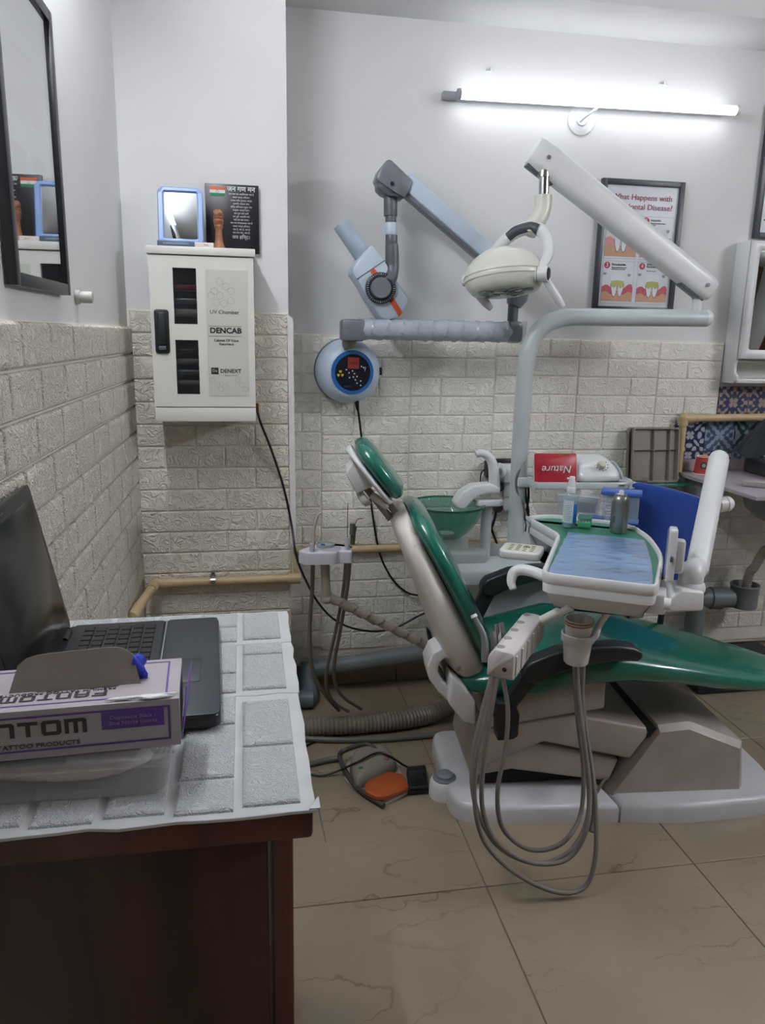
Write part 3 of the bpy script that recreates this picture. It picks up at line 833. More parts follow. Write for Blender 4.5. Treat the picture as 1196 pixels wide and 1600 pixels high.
door = panel_with_holes('door', [ux0, wx0, wx1, ux1], [uz0, z2a, z2b, z1a, z1b, uz1], {(1, 1), (3, 1)}, UY, UY + .016, 'cabinet_cream', uv)
for za, zb_ in ((z1a, z1b), (z2a, z2b)):
    box('window_pane', ((wx0 + wx1) / 2, UY + .009, (za + zb_) / 2), (wx1 - wx0, .003, zb_ - za), 'cabinet_glass', door)
# sticker with prints
q0, q1 = uvp(322, 421), uvp(389, 619)
sx0_, sx1_, sz0_, sz1_ = uvp(324, 520).x, uvp(388, 520).x, q1.z, q0.z
box('sticker', ((sx0_ + sx1_) / 2, UY - .0006, (sz0_ + sz1_) / 2), (sx1_ - sx0_, .001, sz1_ - sz0_), 'cabinet_sticker', door)
fy = UY - .0014
def uM(x, y, Y=fy): return basis(X1, Z1, -Y1, onY(x, y, Y))
text('print_uv', 'UV Chamber', .0165, uM(351, 488), 'ink_black', door, wx=.98)
text('print_brand', 'DENCAB', .022, uM(353, 517), 'ink_black', door, wx=1.08, bold=.0008)
text('print_motto', 'Cabinet Of Value\nAssurnace', .0105, uM(354, 535), 'ink_black', door, bold=.0002)
text('print_maker', 'DENEXT', .0165, uM(361, 580), 'ink_black', door, bold=.0003)
text('print_tagline', 'Sterilizing for a better health', .0032, uM(361, 587), 'ink_black', door)
pc = onY(336, 579.5, fy)
slab('print_logo', rrect(.0215, .020, .001, 1), pc, X1, Z1, -Y1, .0004, 'ink_black', door, bevel=.0001)
text('print_logo_text', 'Dx', .0125, basis(X1, Z1, -Y1, pc - Y1 * .0008), 'cabinet_sticker', door)
for yy in (510, 525.5):
    pz = onY(352, yy, fy); box('print_rule', tuple(pz), (.099, .0004, .001), 'ink_black', door)
def hexes(name, cells, r, parent):
    V, F = [], []
    for (cx0, cz0) in cells:
        b0 = len(V)
        for rr in (r, r * .90):
            for k in range(6):
                a_ = math.radians(30 + 60 * k); V.append((cx0 + rr * math.cos(a_), fy + .0002, cz0 + rr * math.sin(a_)))
        F += [(b0 + k, b0 + (k + 1) % 6, b0 + 6 + (k + 1) % 6, b0 + 6 + k) for k in range(6)]
    return tag(mesh(name, V, F, 'ink_grey', parent), kind='stuff')
hx = []
for (x, y) in ((343, 440), (353, 448), (361, 455), (335, 455), (344, 462), (361, 470), (350, 474), (338, 473), (330, 462)): p = onY(x, y, fy); hx.append((p.x, p.z))
hexes('print_hexagons', hx, .0115, door)
hx = []
for (x, y) in ((332, 594), (340, 601), (346, 608), (372, 594), (378, 602), (384, 608), (352, 604)): p = onY(x, y, fy); hx.append((p.x, p.z))
hexes('print_hexagons', hx, .0085, door)
# latch
pa, pb = uvp(242, 488), uvp(264, 549)
lc = uvp(253.5, 518)
slab('latch_plate', rrect(.042, .128, .008, 4), lc, X1, Z1, -Y1, .006, 'black_plastic', door, bevel=.002)
slab('latch_lever', rrect(.022, .094, .006, 4, 0, .008), lc - Y1 * .005, X1, Z1, -Y1, .008, 'black_pad', door, bevel=.002)
box('latch_tip', (lc.x, UY - .009, lc.z - .048), (.022, .006, .012), 'dark_grey_plastic', door, bevel=.002)
# shelves and the instruments on them
k = 0
mat('tray_steel', '#84888a', rough=.3, metal=.8)
mat('red_pouch', '#7a2630', rough=.6)
shelf_z = [z1a + .025, z1a + .062, z1a + .098, z2a + .028, z2a + .060, z2a + .092, z2a + .124]
for i, z in enumerate(shelf_z):
    box('shelf', (cx_, (UY + .03 + yb) / 2, z), (W_ - .02, yb - UY - .04, .003), 'tray_steel', uv)
for i, (z, w, hgt, m_) in enumerate(((shelf_z[2], .075, .016, 'red_pouch'), (shelf_z[1], .08, .012, 'tray_steel'), (shelf_z[0], .085, .018, 'ink_grey'), (shelf_z[6], .08, .010, 'tray_steel'), (shelf_z[5], .085, .012, 'ink_grey'), (shelf_z[4], .08, .010, 'tray_steel'), (shelf_z[3], .07, .010, 'ink_grey'))):
    b = box('instrument_pouch', ((wx0 + wx1) / 2 + .004 * (i % 3 - 1), UY + .07, z + .0018 + hgt / 2), (w, .07, hgt), m_, None, bevel=.003)
    tag(b, ['dark red pouch on the top shelf inside the cabinet window', 'steel tray just under the red pouch inside the cabinet', 'grey pouch on the lowest shelf behind the upper cabinet window',
            'steel tray on the highest shelf behind the lower cabinet window', 'grey pouch on the second shelf behind the lower cabinet window', 'steel tray on the third shelf behind the lower cabinet window', 'grey pouch on the bottom shelf behind the lower cabinet window'][i], 'pouch' if m_ != 'tray_steel' else 'tray', 'instruments inside the cabinet')
box('wall_bracket', (cx_, PY - .011, (uz0 + uz1) / 2), (.2, .010, .3), 'cabinet_cream', uv)
box('power_inlet', (ux1 + .004, UY + .10, uvp(402, 642).z), (.012, .02, .03), mat('inlet_red', '#5a2020', rough=.5), uv, bevel=.002)

# ================================================================== things standing on the cabinet
TZ = utz
# blue framed mirror, leaning back a little
mat('mirror_blue', '#88a6d6', rough=.3, var=.03)
mir_m = mat('mirror_glass', '#dfe6ea', rough=.02, metal=1.0, var=0)
MY = 2.50
p0, p1 = onY(250, 378, MY), onY(318, 295, MY)
mt = thing('table_mirror', 'small mirror in a light blue frame standing on the cabinet', 'mirror', (onY(284, 378, MY).x, MY, TZ))
mw = p1.x - p0.x; mh = p1.z - TZ + .002
th = math.radians(9)
mU = Vector((0, math.sin(th), math.cos(th))); mN = Vector((0, -math.cos(th), math.sin(th)))
mo = Vector((onY(284, 378, MY).x, MY - .01, TZ + .0015))
ro, ri = rrect(mw, mh, .018, 5, 0, mh / 2), rrect(mw - .036, mh - .040, .004, 5, 0, mh / 2 + .006)
loops = []
for pts, d in ((ro, 0), (ro, .007), (inset2(ro, .003), .010), (inset2(ri, -.004), .010), (ri, .005), (ri, 0.0)):
    loops.append([mo + X1 * a_ + mU * b_ + mN * d for a_, b_ in pts])
loops.append(loops[0])
loft('mirror_frame', loops, 'mirror_blue', mt, caps=False)
slab('mirror_glass', inset2(ri, -.002), mo, X1, mU, mN, .004, mir_m, mt, bevel=.0003)
box('backing', (0, 0, 0), (mw - .01, mh - .01, .003), mat('mirror_back', '#5f6c84', rough=.6), mt, M=basis(X1, mU, mN, mo + mU * (mh / 2) - mN * .0025))
# black board with flag and verse, fixed to the pillar behind the cabinet
BY = PY - .018
b0, b1, b2, b3 = onY(321, 286, BY), onY(405, 290, BY), onY(405, 397, BY), onY(322, 384, BY)
bd = thing('verse_board', 'black wall board with the tricolour flag and white verse', 'board', (b0 + b2) / 2)
bx0, bx1, bz1, bz0 = (b0.x + b3.x) / 2, (b1.x + b2.x) / 2, (b0.z + b1.z) / 2, b2.z
box('board', ((bx0 + bx1) / 2, BY + .006, (bz0 + bz1) / 2), (bx1 - bx0, .012, bz1 - bz0), mat('board_black', '#1b1d21', rough=.35), bd, bevel=.0015)
f0, f1 = onY(327.5, 291, BY), onY(352, 307, BY)
fw, fh = f1.x - f0.x, f0.z - f1.z
for i, c in enumerate(('#c8643a', '#d9d6d2', '#1e7a4c')):
    box('flag_band', (f0.x + fw / 2, BY - .0004, f0.z - fh * (i + .5) / 3), (fw, .0008, fh / 3), mat('flag%d' % i, c, rough=.5), bd)
lathe('flag_wheel', [(.0042, 0), (.0042, .0003), (.0034, .0003), (.0034, 0)], (f0.x + fw / 2, BY - .0009, f0.z - fh / 2), -Y1, mat('wheel_blue', '#2b3c78', rough=.5), bd, seg=16, close=False)
mat('ink_white', '#d5d7d8', rough=.5)
def bM(x, y): return basis(X1, Z1, -Y1, onY(x, y, BY - .0004))
text('verse_title', 'जन गण मन', .020, bM(377, 296), 'ink_white', bd, bold=.0004)
verse = ['जन गण मन अधिनायक जय हे', 'भारत भाग्य विधाता।', 'पंजाब सिंध गुजरात मराठा', 'द्राविड़ उत्कल बंग।', 'विंध्य हिमाचल यमुना गंगा', 'उच्छल जलधि तरंग।', 'तव शुभ नामे जागे', 'तव शुभ आशिष मागे', 'गाहे तव जय गाथा।', 'जन गण मंगलदायक जय हे', 'भारत भाग्य विधाता।', 'जय हे, जय हे, जय हे', 'जय जय जय, जय हे।']
for i, s_ in enumerate(verse):
    text('verse_line', s_, .0072, bM(377 + .05 * i, 304 + 5.0 * i), 'ink_white', bd, wx=1.0)
text('verse_end', 'जय हिन्द।', .0145, bM(377, 371), 'ink_white', bd)
# carved wooden pillar figure
PY_ = 2.47
wpx = onY(342.5, 380, PY_)
hh = onY(342.5, 327, PY_).z - TZ - .001
sc_ = hh / .112
prof = [(.0185, 0), (.0185, .004), (.0155, .010), (.0120, .022), (.0105, .036), (.0100, .056), (.0125, .060), (.0135, .064), (.0120, .067), (.0140, .072), (.0155, .080), (.0130, .084), (.0150, .088), (.0150, .092)]
fig = thing('wooden_pillar_figure', 'small carved brown wooden pillar figure in front of the black board', 'figurine', (wpx.x, PY_, TZ))
lathe('column', [(r_ * sc_, h_ * sc_) for r_, h_ in prof], (wpx.x, PY_, TZ + .0008), Z1, mat('carved_wood', '#8a5a3c', rough=.5, var=.2, scale=60, bump=.3, bscale=200), fig, seg=18)
lump('lion_capital', (wpx.x, PY_, TZ + .100 * sc_), (.0145 * sc_, .0145 * sc_, .0125 * sc_), 'carved_wood', fig, 3, .22, 20, 12)
# two flat cartons lying at the front edge
e0, e1 = onY(246, 383, 2.435), onY(304, 374, 2.435)
b = box('flat_carton', ((e0.x + e1.x) / 2, 2.455, TZ + .0085), (e1.x - e0.x, .05, .015), mat('slate_blue', '#4c6075', rough=.5), bevel=.0015)
tag(b, 'flat slate blue carton at the front of the cabinet top', 'carton')
text('print', 'PROFESSIONAL DENTAL PRODUCTS', .0045, basis(X1, Z1, -Y1, Vector(((e0.x + e1.x) / 2, 2.4296, TZ + .0085))), 'ink_white', b)
e0, e1 = onY(304.5, 384, 2.435), onY(334, 376, 2.435)
b = box('flat_carton', ((e0.x + e1.x) / 2, 2.45, TZ + .0075), (e1.x - e0.x, .04, .013), mat('cream_card', '#d5cfc8', rough=.6), bevel=.0015)
tag(b, 'flat cream carton beside the slate blue one on the cabinet', 'carton')
text('print', 'Vest', .008, basis(X1, Z1, -Y1, Vector((e1.x - .022, 2.4296, TZ + .0075))), mat('print_pink', '#b06a70', rough=.5), b)

# ================================================================== framed poster on the left wall
mat('frame_black', '#202225', rough=.35)
fr = thing('framed_poster', 'black framed poster behind glass on the left wall', 'picture', lwp(1.55, .0, 1.75))
pA, pB, pC = onLeft(26, 447, .02), onLeft(108, 460, .02), onLeft(81, 24, .02)
fy0, fy1, fz0, fz1 = pA.y - .0, (pB.y + pC.y) / 2, (pA.z + pB.z) / 2, pC.z
fb = .022
def lbox(name, y0, y1, z0, z1, o0, o1, m, parent, bev=.001):
    return box(name, (0, 0, 0), (abs(y1 - y0), abs(z1 - z0), o1 - o0), m, parent, bevel=bev, M=basis(lD, Z1, lN, lwp((y0 + y1) / 2, (o0 + o1) / 2, (z0 + z1) / 2)))
lbox('frame_bar', fy0, fy0 + fb, fz0, fz1, .003, .022, 'frame_black', fr)
lbox('frame_bar', fy1 - fb, fy1, fz0, fz1, .003, .022, 'frame_black', fr)
lbox('frame_bar', fy0 + fb, fy1 - fb, fz0, fz0 + fb, .003, .022, 'frame_black', fr)
lbox('frame_bar', fy0 + fb, fy1 - fb, fz1 - fb, fz1, .003, .022, 'frame_black', fr)
lbox('print_sheet', fy0 + fb, fy1 - fb, fz0 + fb, fz1 - fb, .004, .008, mat('poster_paper', '#ccd2d6', rough=.6), fr, 0)
for (a_, b_, c_, d_) in ((.14, .86, .55, .80), (.14, .45, .12, .45), (.55, .86, .12, .45)):
    w_, h_ = fy1 - fy0 - 2 * fb, fz1 - fz0 - 2 * fb
    lbox('print_picture', fy0 + fb + w_ * a_, fy0 + fb + w_ * b_, fz0 + fb + h_ * c_, fz0 + fb + h_ * d_, .0079, .0083, mat('poster_pink', '#c3a9a4', rough=.6, var=.2, scale=20), fr, 0)
glz = bpy.data.materials.new('frame_glass'); glz.use_nodes = True
nt = glz.node_tree; pb_ = nt.nodes['Principled BSDF']
pb_.inputs['Base Color'].default_value = (.80, .83, .85, 1); pb_.inputs['Roughness'].default_value = .015; pb_.inputs['Alpha'].default_value = .72; pb_.inputs['Metallic'].default_value = 1.0
pb_.inputs['IOR'].default_value = 2.0; pb_.inputs['Specular IOR Level'].default_value = .9; pb_.inputs['Coat Weight'].default_value = 1.0; pb_.inputs['Coat Roughness'].default_value = .01; pb_.inputs['Coat IOR'].default_value = 2.0
MATS['frame_glass'] = glz
lbox('glass', fy0 + fb, fy1 - fb, fz0 + fb, fz1 - fb, .014, .016, 'frame_glass', fr, 0)
# night-light plug below the frame corner
pp = onLeft(118, 464, .0)
pl = thing('plug_adaptor', 'small white plug adaptor on the left wall by the frame corner', 'plug', pp)
lathe('plate', [(.016, 0), (.016, .008), (.013, .010)], pp + lN * .001, lN, mat('plug_grey', '#b5b4ae', rough=.5), pl, seg=20)
lathe('body', [(.0125, .009), (.0125, .012), (.0135, .016), (.0135, .034), (.0115, .038)], pp, lN, 'plug_grey', pl, seg=12)
# ================================================================== wall-mounted x-ray unit
mat('xray_blue', '#b9c8d6', rough=.35, var=.02)
mat('xray_arm', '#a9b7c4', rough=.4, var=.02)
mat('xray_grey', '#6d7078', rough=.35, var=.04)
mat('xray_dark', '#51565d', rough=.4, var=.04)
mat('xray_orange', '#c4532c', rough=.45)
mat('wrap_film', '#aab4bd', rough=.25, var=.12, scale=18, bump=.5, bscale=22, coat=.4)
XY = 2.74
xr = thing('dental_xray_unit', 'wall-mounted dental x-ray machine with round control dome and folding arm', 'x-ray machine', onY(545, 600, 2.9))
# control dome: axis from the wall towards the room, a little to the right
dc = onY(541, 579, 2.90)
ax = Vector((.10, -1, -.02)).normalized()
dome = lathe('control_dome', [(.112, -.02), (.118, .0), (.119, .03), (.113, .065), (.102, .086), (.090, .099), (.080, .103)], dc, ax, 'xray_blue', xr, seg=48)
lathe('dome_plate', [(.121, .0), (.121, .012), (.112, .014)], dc + Y1 * .018, -Y1, 'xray_grey', xr, seg=40)
fc = dc + ax * .103
fx = Vector((0, 0, 1)).cross(-ax).normalized() * -1
fx = Vector((-ax.y, ax.x, 0)).normalized(); fz = ax.cross(fx).normalized() * -1
if fz.z < 0: fz = -fz
FM = lambda x, z, d=0: basis(fx, fz, ax, fc + fx * x + fz * z + ax * d)
lathe('face_ring', [(.080, -.001), (.078, .004), (.066, .005)], fc, ax, mat('ring_blue', '#1f5fa0', rough=.4), dome, seg=48)
lathe('face', [(.066, .0), (.066, .0052), (.0001, .0052)], fc, ax, mat('panel_navy', '#10151f', rough=.3), dome, seg=48)
box('display', (0, 0, 0), (.042, .040, .002), mat('display_red', '#8e3a36', rough=.3), dome, M=FM(.002, .034, .006))
text('display_text', '88888', .009, FM(.002, .034, .0073), mat('display_dim', '#5a2222', rough=.4), dome)
for k in range(3):
    a0 = math.radians(90 + 120 * k)
    pts = [(.0045 * math.cos(a0 - .5), .0045 * math.sin(a0 - .5))] + [(.0125 * math.cos(a0 + t), .0125 * math.sin(a0 + t)) for t in (-.5, -.25, 0, .25, .5)] + [(.0045 * math.cos(a0 + .5), .0045 * math.sin(a0 + .5))]
    slab('hazard_blade', pts, fc + fx * -.046 + fz * -.005 + ax * .0054, fx, fz, ax, .0006, mat('hazard_yellow', '#c9a92a', rough=.5), dome, bevel=.0001)
for (x, z) in ((-.024, .010), (-.014, -.001), (-.001, .006), (.006, -.004), (.002, -.016), (.016, -.014), (-.012, -.018), (.010, -.026), (.030, -.030), (.030, -.046), (.016, -.038), (.032, .022), (.040, .018)):
    box('panel_key', (0, 0, 0), (.0048, .0048, .0012), 'ink_white', dome, M=FM(x, z, .0058))
text('panel_mark', '?', .022, FM(.046, .012, .0056), 'ink_white', dome)
text('panel_maker', 'BLUEX', .009, FM(-.018, -.050, .0056), mat('panel_blue', '#33527e', rough=.5), dome)
sx = onY(594, 580, 2.86)
box('switch', tuple(sx), (.014, .02, .028), 'black_plastic', dome, bevel=.003)
# neck and wrapped horizontal arm
A0, A1 = onY(536, 517, XY), onY(806, 520, XY)
nk = onY(546, 533, XY + .02)
cyl('neck', onY(546, 540, XY + .05), onY(546, 512, XY + .02), .026, mat('brass_grey', '#8f8a7c', rough=.4, metal=.6), xr, seg=20)
box('elbow', tuple(onY(551, 516, XY)), (.085, .075, .075), 'xray_grey', xr, bevel=.012)
cyl('horizontal_arm', onY(560, 514, XY), onY(800, 519, XY), .034, 'xray_arm', xr, seg=24)
# cling film wound round the arm: a loose sleeve with ridges
pa, pb = onY(562, 514, XY), onY(792, 519, XY)
V, Fc = [], []
NS, NK = 96, 24
dirv = (pb - pa).normalized(); e1_ = dirv.cross(Y1).normalized(); e2_ = dirv.cross(e1_)
for i in range(NS + 1):
    t = i / NS
    for k_ in range(NK):
        a_ = 2 * PI * k_ / NK
        ph = (t * 10.0 + a_ / (2 * PI)) % 1.0
        r_ = .0350 + .0042 * ph ** 1.5 + .0006 * math.sin(17 * a_ + i)
        V.append(pa.lerp(pb, t) + e1_ * (math.cos(a_) * r_) + e2_ * (math.sin(a_) * r_))
for i in range(NS):
    for k_ in range(NK): Fc.append((i * NK + k_, i * NK + (k_ + 1) % NK, (i + 1) * NK + (k_ + 1) % NK, (i + 1) * NK + k_))
mesh('film_wrap', V, Fc, 'wrap_film', xr, smooth=True, angle=25)
box('end_joint', tuple(onY(803, 519, XY)), (.055, .070, .078), mat('joint_wrap', '#7b838a', rough=.3, bump=.5, bscale=40, coat=.4), xr, bevel=.016)
box('loose_film', tuple(onY(818, 520, XY)), (.010, .05, .085), 'frosted_clear', xr, bevel=.004)
# vertical pin and spring arm
cyl('pin', onY(801, 502, XY), onY(803, 470, XY), .019, 'xray_dark', xr, seg=20)
tube('pin_head', [onY(803, 478, XY), onY(808, 465, XY), onY(812, 452, XY)], [.026, .040, .036], 'xray_grey', xr, seg=20)
tA, tB = onY(632, 281, XY), onY(815, 440, XY)
d_ = (tB - tA).normalized(); n_ = Vector((-d_.z, 0, d_.x)); n_ = n_ if n_.z > 0 else -n_
AM = basis(d_, n_, Y1, (tA + tB) / 2)
arm = box('spring_arm', (0, -.004, 0), ((tB - tA).length, .058, .07), 'xray_blue', xr, bevel=.010, M=AM)
box('arm_rail', (0, -.037, 0), ((tB - tA).length, .012, .050), 'xray_grey', arm, bevel=.003, M=AM)
# upper elbow housing
eh = [(585, 283), (590, 268), (601, 254), (607, 253), (641, 285), (636, 300), (629, 313), (616, 306), (588, 287)]
def xprism(name, px, y0, y1, m, parent, bev=.004, Y=None):
    pts = [(p_.x, p_.z) for p_ in (onY(x, y, XY if Y is None else Y) for x, y in px)]
    return poly_prism(name, pts, (0, y0, 0), X1, Z1, Y1 * (y1 - y0), m, parent, bevel=bev)
hs = xprism('elbow_housing', eh, XY - .047, XY + .047, 'xray_grey', xr, .007)
xprism('elbow_cheek', [(588, 286), (616, 306), (628, 313), (620, 310), (606, 309), (596, 304), (589, 297)], XY - .040, XY + .040, 'xray_dark', xr, .004)
hcn = onY(613, 287, XY - .048); cyl('screw', hcn, hcn - Y1 * .003, .006, 'dark_gap', hs, seg=14)
# drop tube with collars
def seg_(name, x, y0, y1, w, m):
    a_, b_ = onY(x, y0, XY), onY(x, y1, XY)
    return cyl(name, a_, b_, w * .5 * XY / 1194 * 1.02, m, xr, seg=24, bevel=.002)
seg_('drop_tube', 610.5, 306, 338, 20, 'xray_dark')
seg_('drop_tube', 611, 336, 349, 16.5, 'xray_dark')
seg_('collar', 611, 348, 367.5, 19, 'xray_blue')
seg_('drop_tube', 612, 367, 384, 18, 'xray_dark')
# yoke: curved arm down to the dial
tube('yoke', [onY(612.5, 382, XY), onY(613, 400, XY), onY(613, 418, XY), onY(611, 432, XY - .01), onY(606, 443, XY - .03)], [.0225, .024, .024, .024, .022], 'xray_dark', xr, curve=5, seg=20)
# tube head, tilted block
hd = [(560, 404), (580, 381), (601, 409), (639, 470), (626, 494), (606, 501), (596, 499), (550, 428), (549, 420)]
hb = xprism('tube_head', hd, XY - .02, XY + .105, 'xray_blue', xr, .012)
xprism('orange_stripe', [(577, 425), (583, 419.5), (590, 428), (583, 433)], XY - .0215, XY - .018, 'xray_orange', hb, .0003)
xprism('orange_stripe', [(606, 469), (613, 465), (627.5, 488), (622, 495.5)], XY - .0215, XY - .018, 'xray_orange', hb, .0003)
xprism('head_seam', [(556, 436.5), (600, 407), (600.6, 408), (556.6, 437.5)], XY - .0212, XY - .018, 'xray_dark', hb, .0001)
# scale dial
dd = onY(595.5, 450, XY - .035)
dial = lathe('dial', [(.053, 0), (.053, .014), (.050, .016), (.0365, .016)], dd + Y1 * .016, -Y1, mat('dial_black', '#23262a', rough=.4), xr, seg=40)
lathe('dial_cap', [(.036, .010), (.036, .024), (.033, .028), (.0, .029)][:3], dd + Y1 * .016, -Y1, mat('dial_grey', '#6c7076', rough=.45), dial, seg=36)
for k in range(40):
    a_ = 2 * PI * k / 40
    box('dial_tick', (0, 0, 0), (.0012, .008 if k % 5 == 0 else .005, .0006), 'xray_blue', dial, M=basis(Vector((-math.sin(a_), 0, math.cos(a_))), Vector((math.cos(a_), 0, math.sin(a_))), -Y1, dd + Vector((math.cos(a_) * .0465, -.0003, math.sin(a_) * .0465))))
# cone
c0, c1 = onY(569, 402, XY + .04), onY(533, 349, XY + .04)
cyl('cone', c0, c1, .031, mat('cone_blue', '#9fb0bf', rough=.35), xr, seg=28, bevel=.002)
dcn = (c1 - c0).normalized()
lathe('cone_mouth', [(.0285, 0), (.0285, .0006), (.0, .0006)][:2], c1, dcn, 'xray_dark', xr, seg=28)
# mains lead of the dome
cab = [onY(557, 627, 2.84), onY(561, 650, 2.87), onY(566, 690, 2.895), onY(575, 750, 2.90), onY(590, 850, 2.90), onY(606, 893, 2.90), onY(628, 920, 2.90), onY(652, 930, 2.89), onY(690, 925, 2.885)]
lead = tube('mains_lead', cab, .0042, 'black_plastic', xr, curve=6, seg=8)
tube('plug', [onY(557, 622, 2.84), onY(559, 640, 2.86)], [.011, .006], 'black_plastic', lead, seg=12)
# ================================================================== dental chair
CHA = math.radians(-5)
CH0 = Vector((0.60, 2.155, 0))
ce1 = Vector((math.cos(CHA), math.sin(CHA), 0)); ce2 = Vector((-math.sin(CHA), math.cos(CHA), 0))
def ch(s, t, z): return CH0 + ce1 * s + ce2 * t + Z1 * z
def onPlane(x, y, p0, n):
    d = _ray(x, y); n = Vector(n); return O + d * ((Vector(p0) - O).dot(n) / d.dot(n))
def chpx(x, y, t):
    """(s, z) of the sight line on the chair's lengthwise plane at side offset t"""
    p = onPlane(x, y, CH0 + ce2 * t, ce2) - CH0
    return (p.dot(ce1), p.z)
def superloop(c, L, N, w, h, n=3.5, k=28, crown=0.0):
    out = []
    for i in range(k):
        a = 2 * PI * i / k
        ca, sa = math.cos(a), math.sin(a)
        x = math.copysign(abs(ca) ** (2 / n), ca); y = math.copysign(abs(sa) ** (2 / n), sa)
        yy = y * h + (crown * (1 - x * x) if y > 0 else 0)
        out.append(Vector(c) + Vector(L) * (x * w) + Vector(N) * yy)
    return out
def cushion(name, secs, m, parent, L=None, n=3.5, crown=0.0, k=28):
    """secs: (centre, lateral, normal, half width, half thickness)"""
    return loft(name, [superloop(c, l, nn, w, h, n, k, crown) for (c, l, nn, w, h) in secs], m, parent, angle=60)
def interp(xs, ys, x): return float(np.interp(x, xs, ys))

chair = thing('dental_chair', 'reclined green dental chair on a white base beside the spittoon', 'dental chair', ch(.5, 0, 0))
# --- base plate, two pieces with a gap
bz = 0.062
mat('base_white', '#c3c4c6', rough=.35, var=.04)  # darker copy of the white plastic, dimness near the floor put into the colour
def base_piece(name, pts, z0, z1, m='base_white', bev=.018):
    return plate(name, pts, CH0 + Z1 * z0, ce1, ce2, Z1, z1 - z0, m, chair, r=bev)
def rounded(pts, r, n=5):
    out = []
    N = len(pts)
    for i in range(N):
        p, a, b = Vector(pts[i]), Vector(pts[i - 1]), Vector(pts[(i + 1) % N])
        rr = r[i] if isinstance(r, (list, tuple)) else r
        if rr <= 0: out.append(tuple(p)); continue
        u, v = (a - p).normalized(), (b - p).normalized()
        for k in range(n + 1):
            t = k / n
            out.append(tuple((p + u * rr) * (1 - t) ** 2 + p * 2 * t * (1 - t) + (p + v * rr) * t * t))
    return out
base = base_piece('base_plate', rounded([(0.0, -.225), (.500, -.245), (.455, .02), (.455, .23), (.0, .23)], [.09, .0, 0, .02, .06]), .0, bz)
base_piece('base_plate', rounded([(.506, -.247), (.70, -.262), (1.0, -.236), (1.06, -.10), (1.06, .20), (.96, .235), (.462, .235), (.462, .02)], [0, .03, .06, .06, .05, .03, 0, 0]), .0, bz)
# foot switch on the base corner
fb = onZ(703, 1232, 0.0)
p = ch(.0, -.070, 0)
sw = lathe('foot_switch', [(.048, 0), (.046, .045), (.040, .056), (.038, .058)], p, Z1, 'white_plastic', chair, seg=28)
lathe('switch_ring', [(.037, .055), (.037, .062), (.030, .066)], p, Z1, mat('switch_grey', '#6f7880', rough=.4), sw)
lathe('switch_button', [(.027, .060), (.027, .072), (.022, .076), (.0, .076)][:3], p, Z1, mat('switch_grey2', '#7d858c', rough=.4), sw)
# --- hump that covers the front linkage
def side_prism(name, px, t0, t1, m, bev=.012, tref=None):
    pts = [chpx(x, y, t0 if tref is None else tref) for x, y in px]
    return poly_prism(name, pts, CH0 + ce2 * t0, ce1, Z1, ce2 * (t1 - t0), m, chair, bevel=bev, seg=3)
hump = loft('linkage_cover', [[ch(s, t, z) for (s, z) in pts] for t, pts in (
    (-.190, [(.498, .055), (.630, .262), (.720, .270), (.890, .200), (.905, .055)]),
    (-.170, [(.485, .055), (.628, .278), (.728, .287), (.905, .215), (.925, .055)]),
    (.165, [(.485, .055), (.628, .278), (.728, .287), (.905, .215), (.925, .055)]),
    (.185, [(.498, .055), (.630, .262), (.720, .270), (.890, .200), (.905, .055)]))], 'shaded_plastic', chair, angle=30)
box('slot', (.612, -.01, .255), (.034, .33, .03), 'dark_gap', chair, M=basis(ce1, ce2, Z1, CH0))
# link covers under the seat
side_prism('seat_support', [(757, 1085), (948, 1060), (946, 1108), (895, 1116), (760, 1140)], -.19, .19, 'shaded_plastic', .01)
side_prism('link_cover', [(745, 1138), (895, 1116), (1022, 1140), (985, 1187), (850, 1160), (752, 1200)], -.175, .175, 'shaded_plastic', .010)
side_prism('lower_link', [(752, 1130), (850, 1164), (968, 1186), (952, 1222), (800, 1203), (735, 1215)], -.16, .16, 'shaded_plastic', .010)
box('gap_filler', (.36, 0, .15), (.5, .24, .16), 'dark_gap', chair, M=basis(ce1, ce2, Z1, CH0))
tube('hose', [ch(.50, -.15, .10), ch(.47, -.17, .085), ch(.455, -.18, .062), ch(.45, -.19, .058)], .005, 'grey_rubber', chair, curve=5, seg=8)
# --- seat cushion
ss = [0.00, .02, .06, .12, .22, .36, .50, .65, .80, .92, 1.02, 1.09, 1.125, 1.135]
wS = [.15, .185, .21, .225, .238, .240, .235, .225, .205, .180, .145, .10, .055, .02]
zt = [.440, .455, .465, .478, .505, .540, .525, .494, .458, .428, .402, .385, .375, .369]
zb = [.420, .410, .402, .396, .396, .428, .437, .423, .396, .376, .362, .354, .357, .362]
secs = []
for s, w, a, b in zip(ss, wS, zt, zb):
    secs.append((ch(s, 0, (a + b) / 2), ce2, Z1, w, (a - b) / 2))
seat = cushion('seat', secs, 'green_vinyl', chair, n=4.5, crown=.018)
# --- backrest: cushion and shell follow a line leaning back
bdir = Vector((-.475, 0, .88)).normalized()         # up the backrest in chair (s, z)
def bk(u, t, n):
    """u along the backrest from its foot, n = towards the sitter"""
    s = .045 + bdir.x * u + .88 * n + .05 * max(0, .16 - u) * 0
    z = .545 + bdir.z * u + .475 * n
    return ch(s, t, z)
bN = (ce1 * .88 + Z1 * .475).normalized()
us = [-.10, -.09, -.06, .0, .08, .18, .28, .35, .39, .41, .42]
wB = [.13, .17, .20, .222, .235, .235, .23, .215, .185, .14, .06]
secs = []
for u, w in zip(us, wB):
    e = min(1, max(.35, min((u + .11) / .04, (.43 - u) / .04)))
    secs.append((bk(u, 0, .030 + .008 * math.sin(max(0, min(1, u / .42)) * PI)), ce2, bN, w, .027 * e))
back = cushion('backrest', secs, 'green_vinyl', chair, n=4.0, crown=.008)
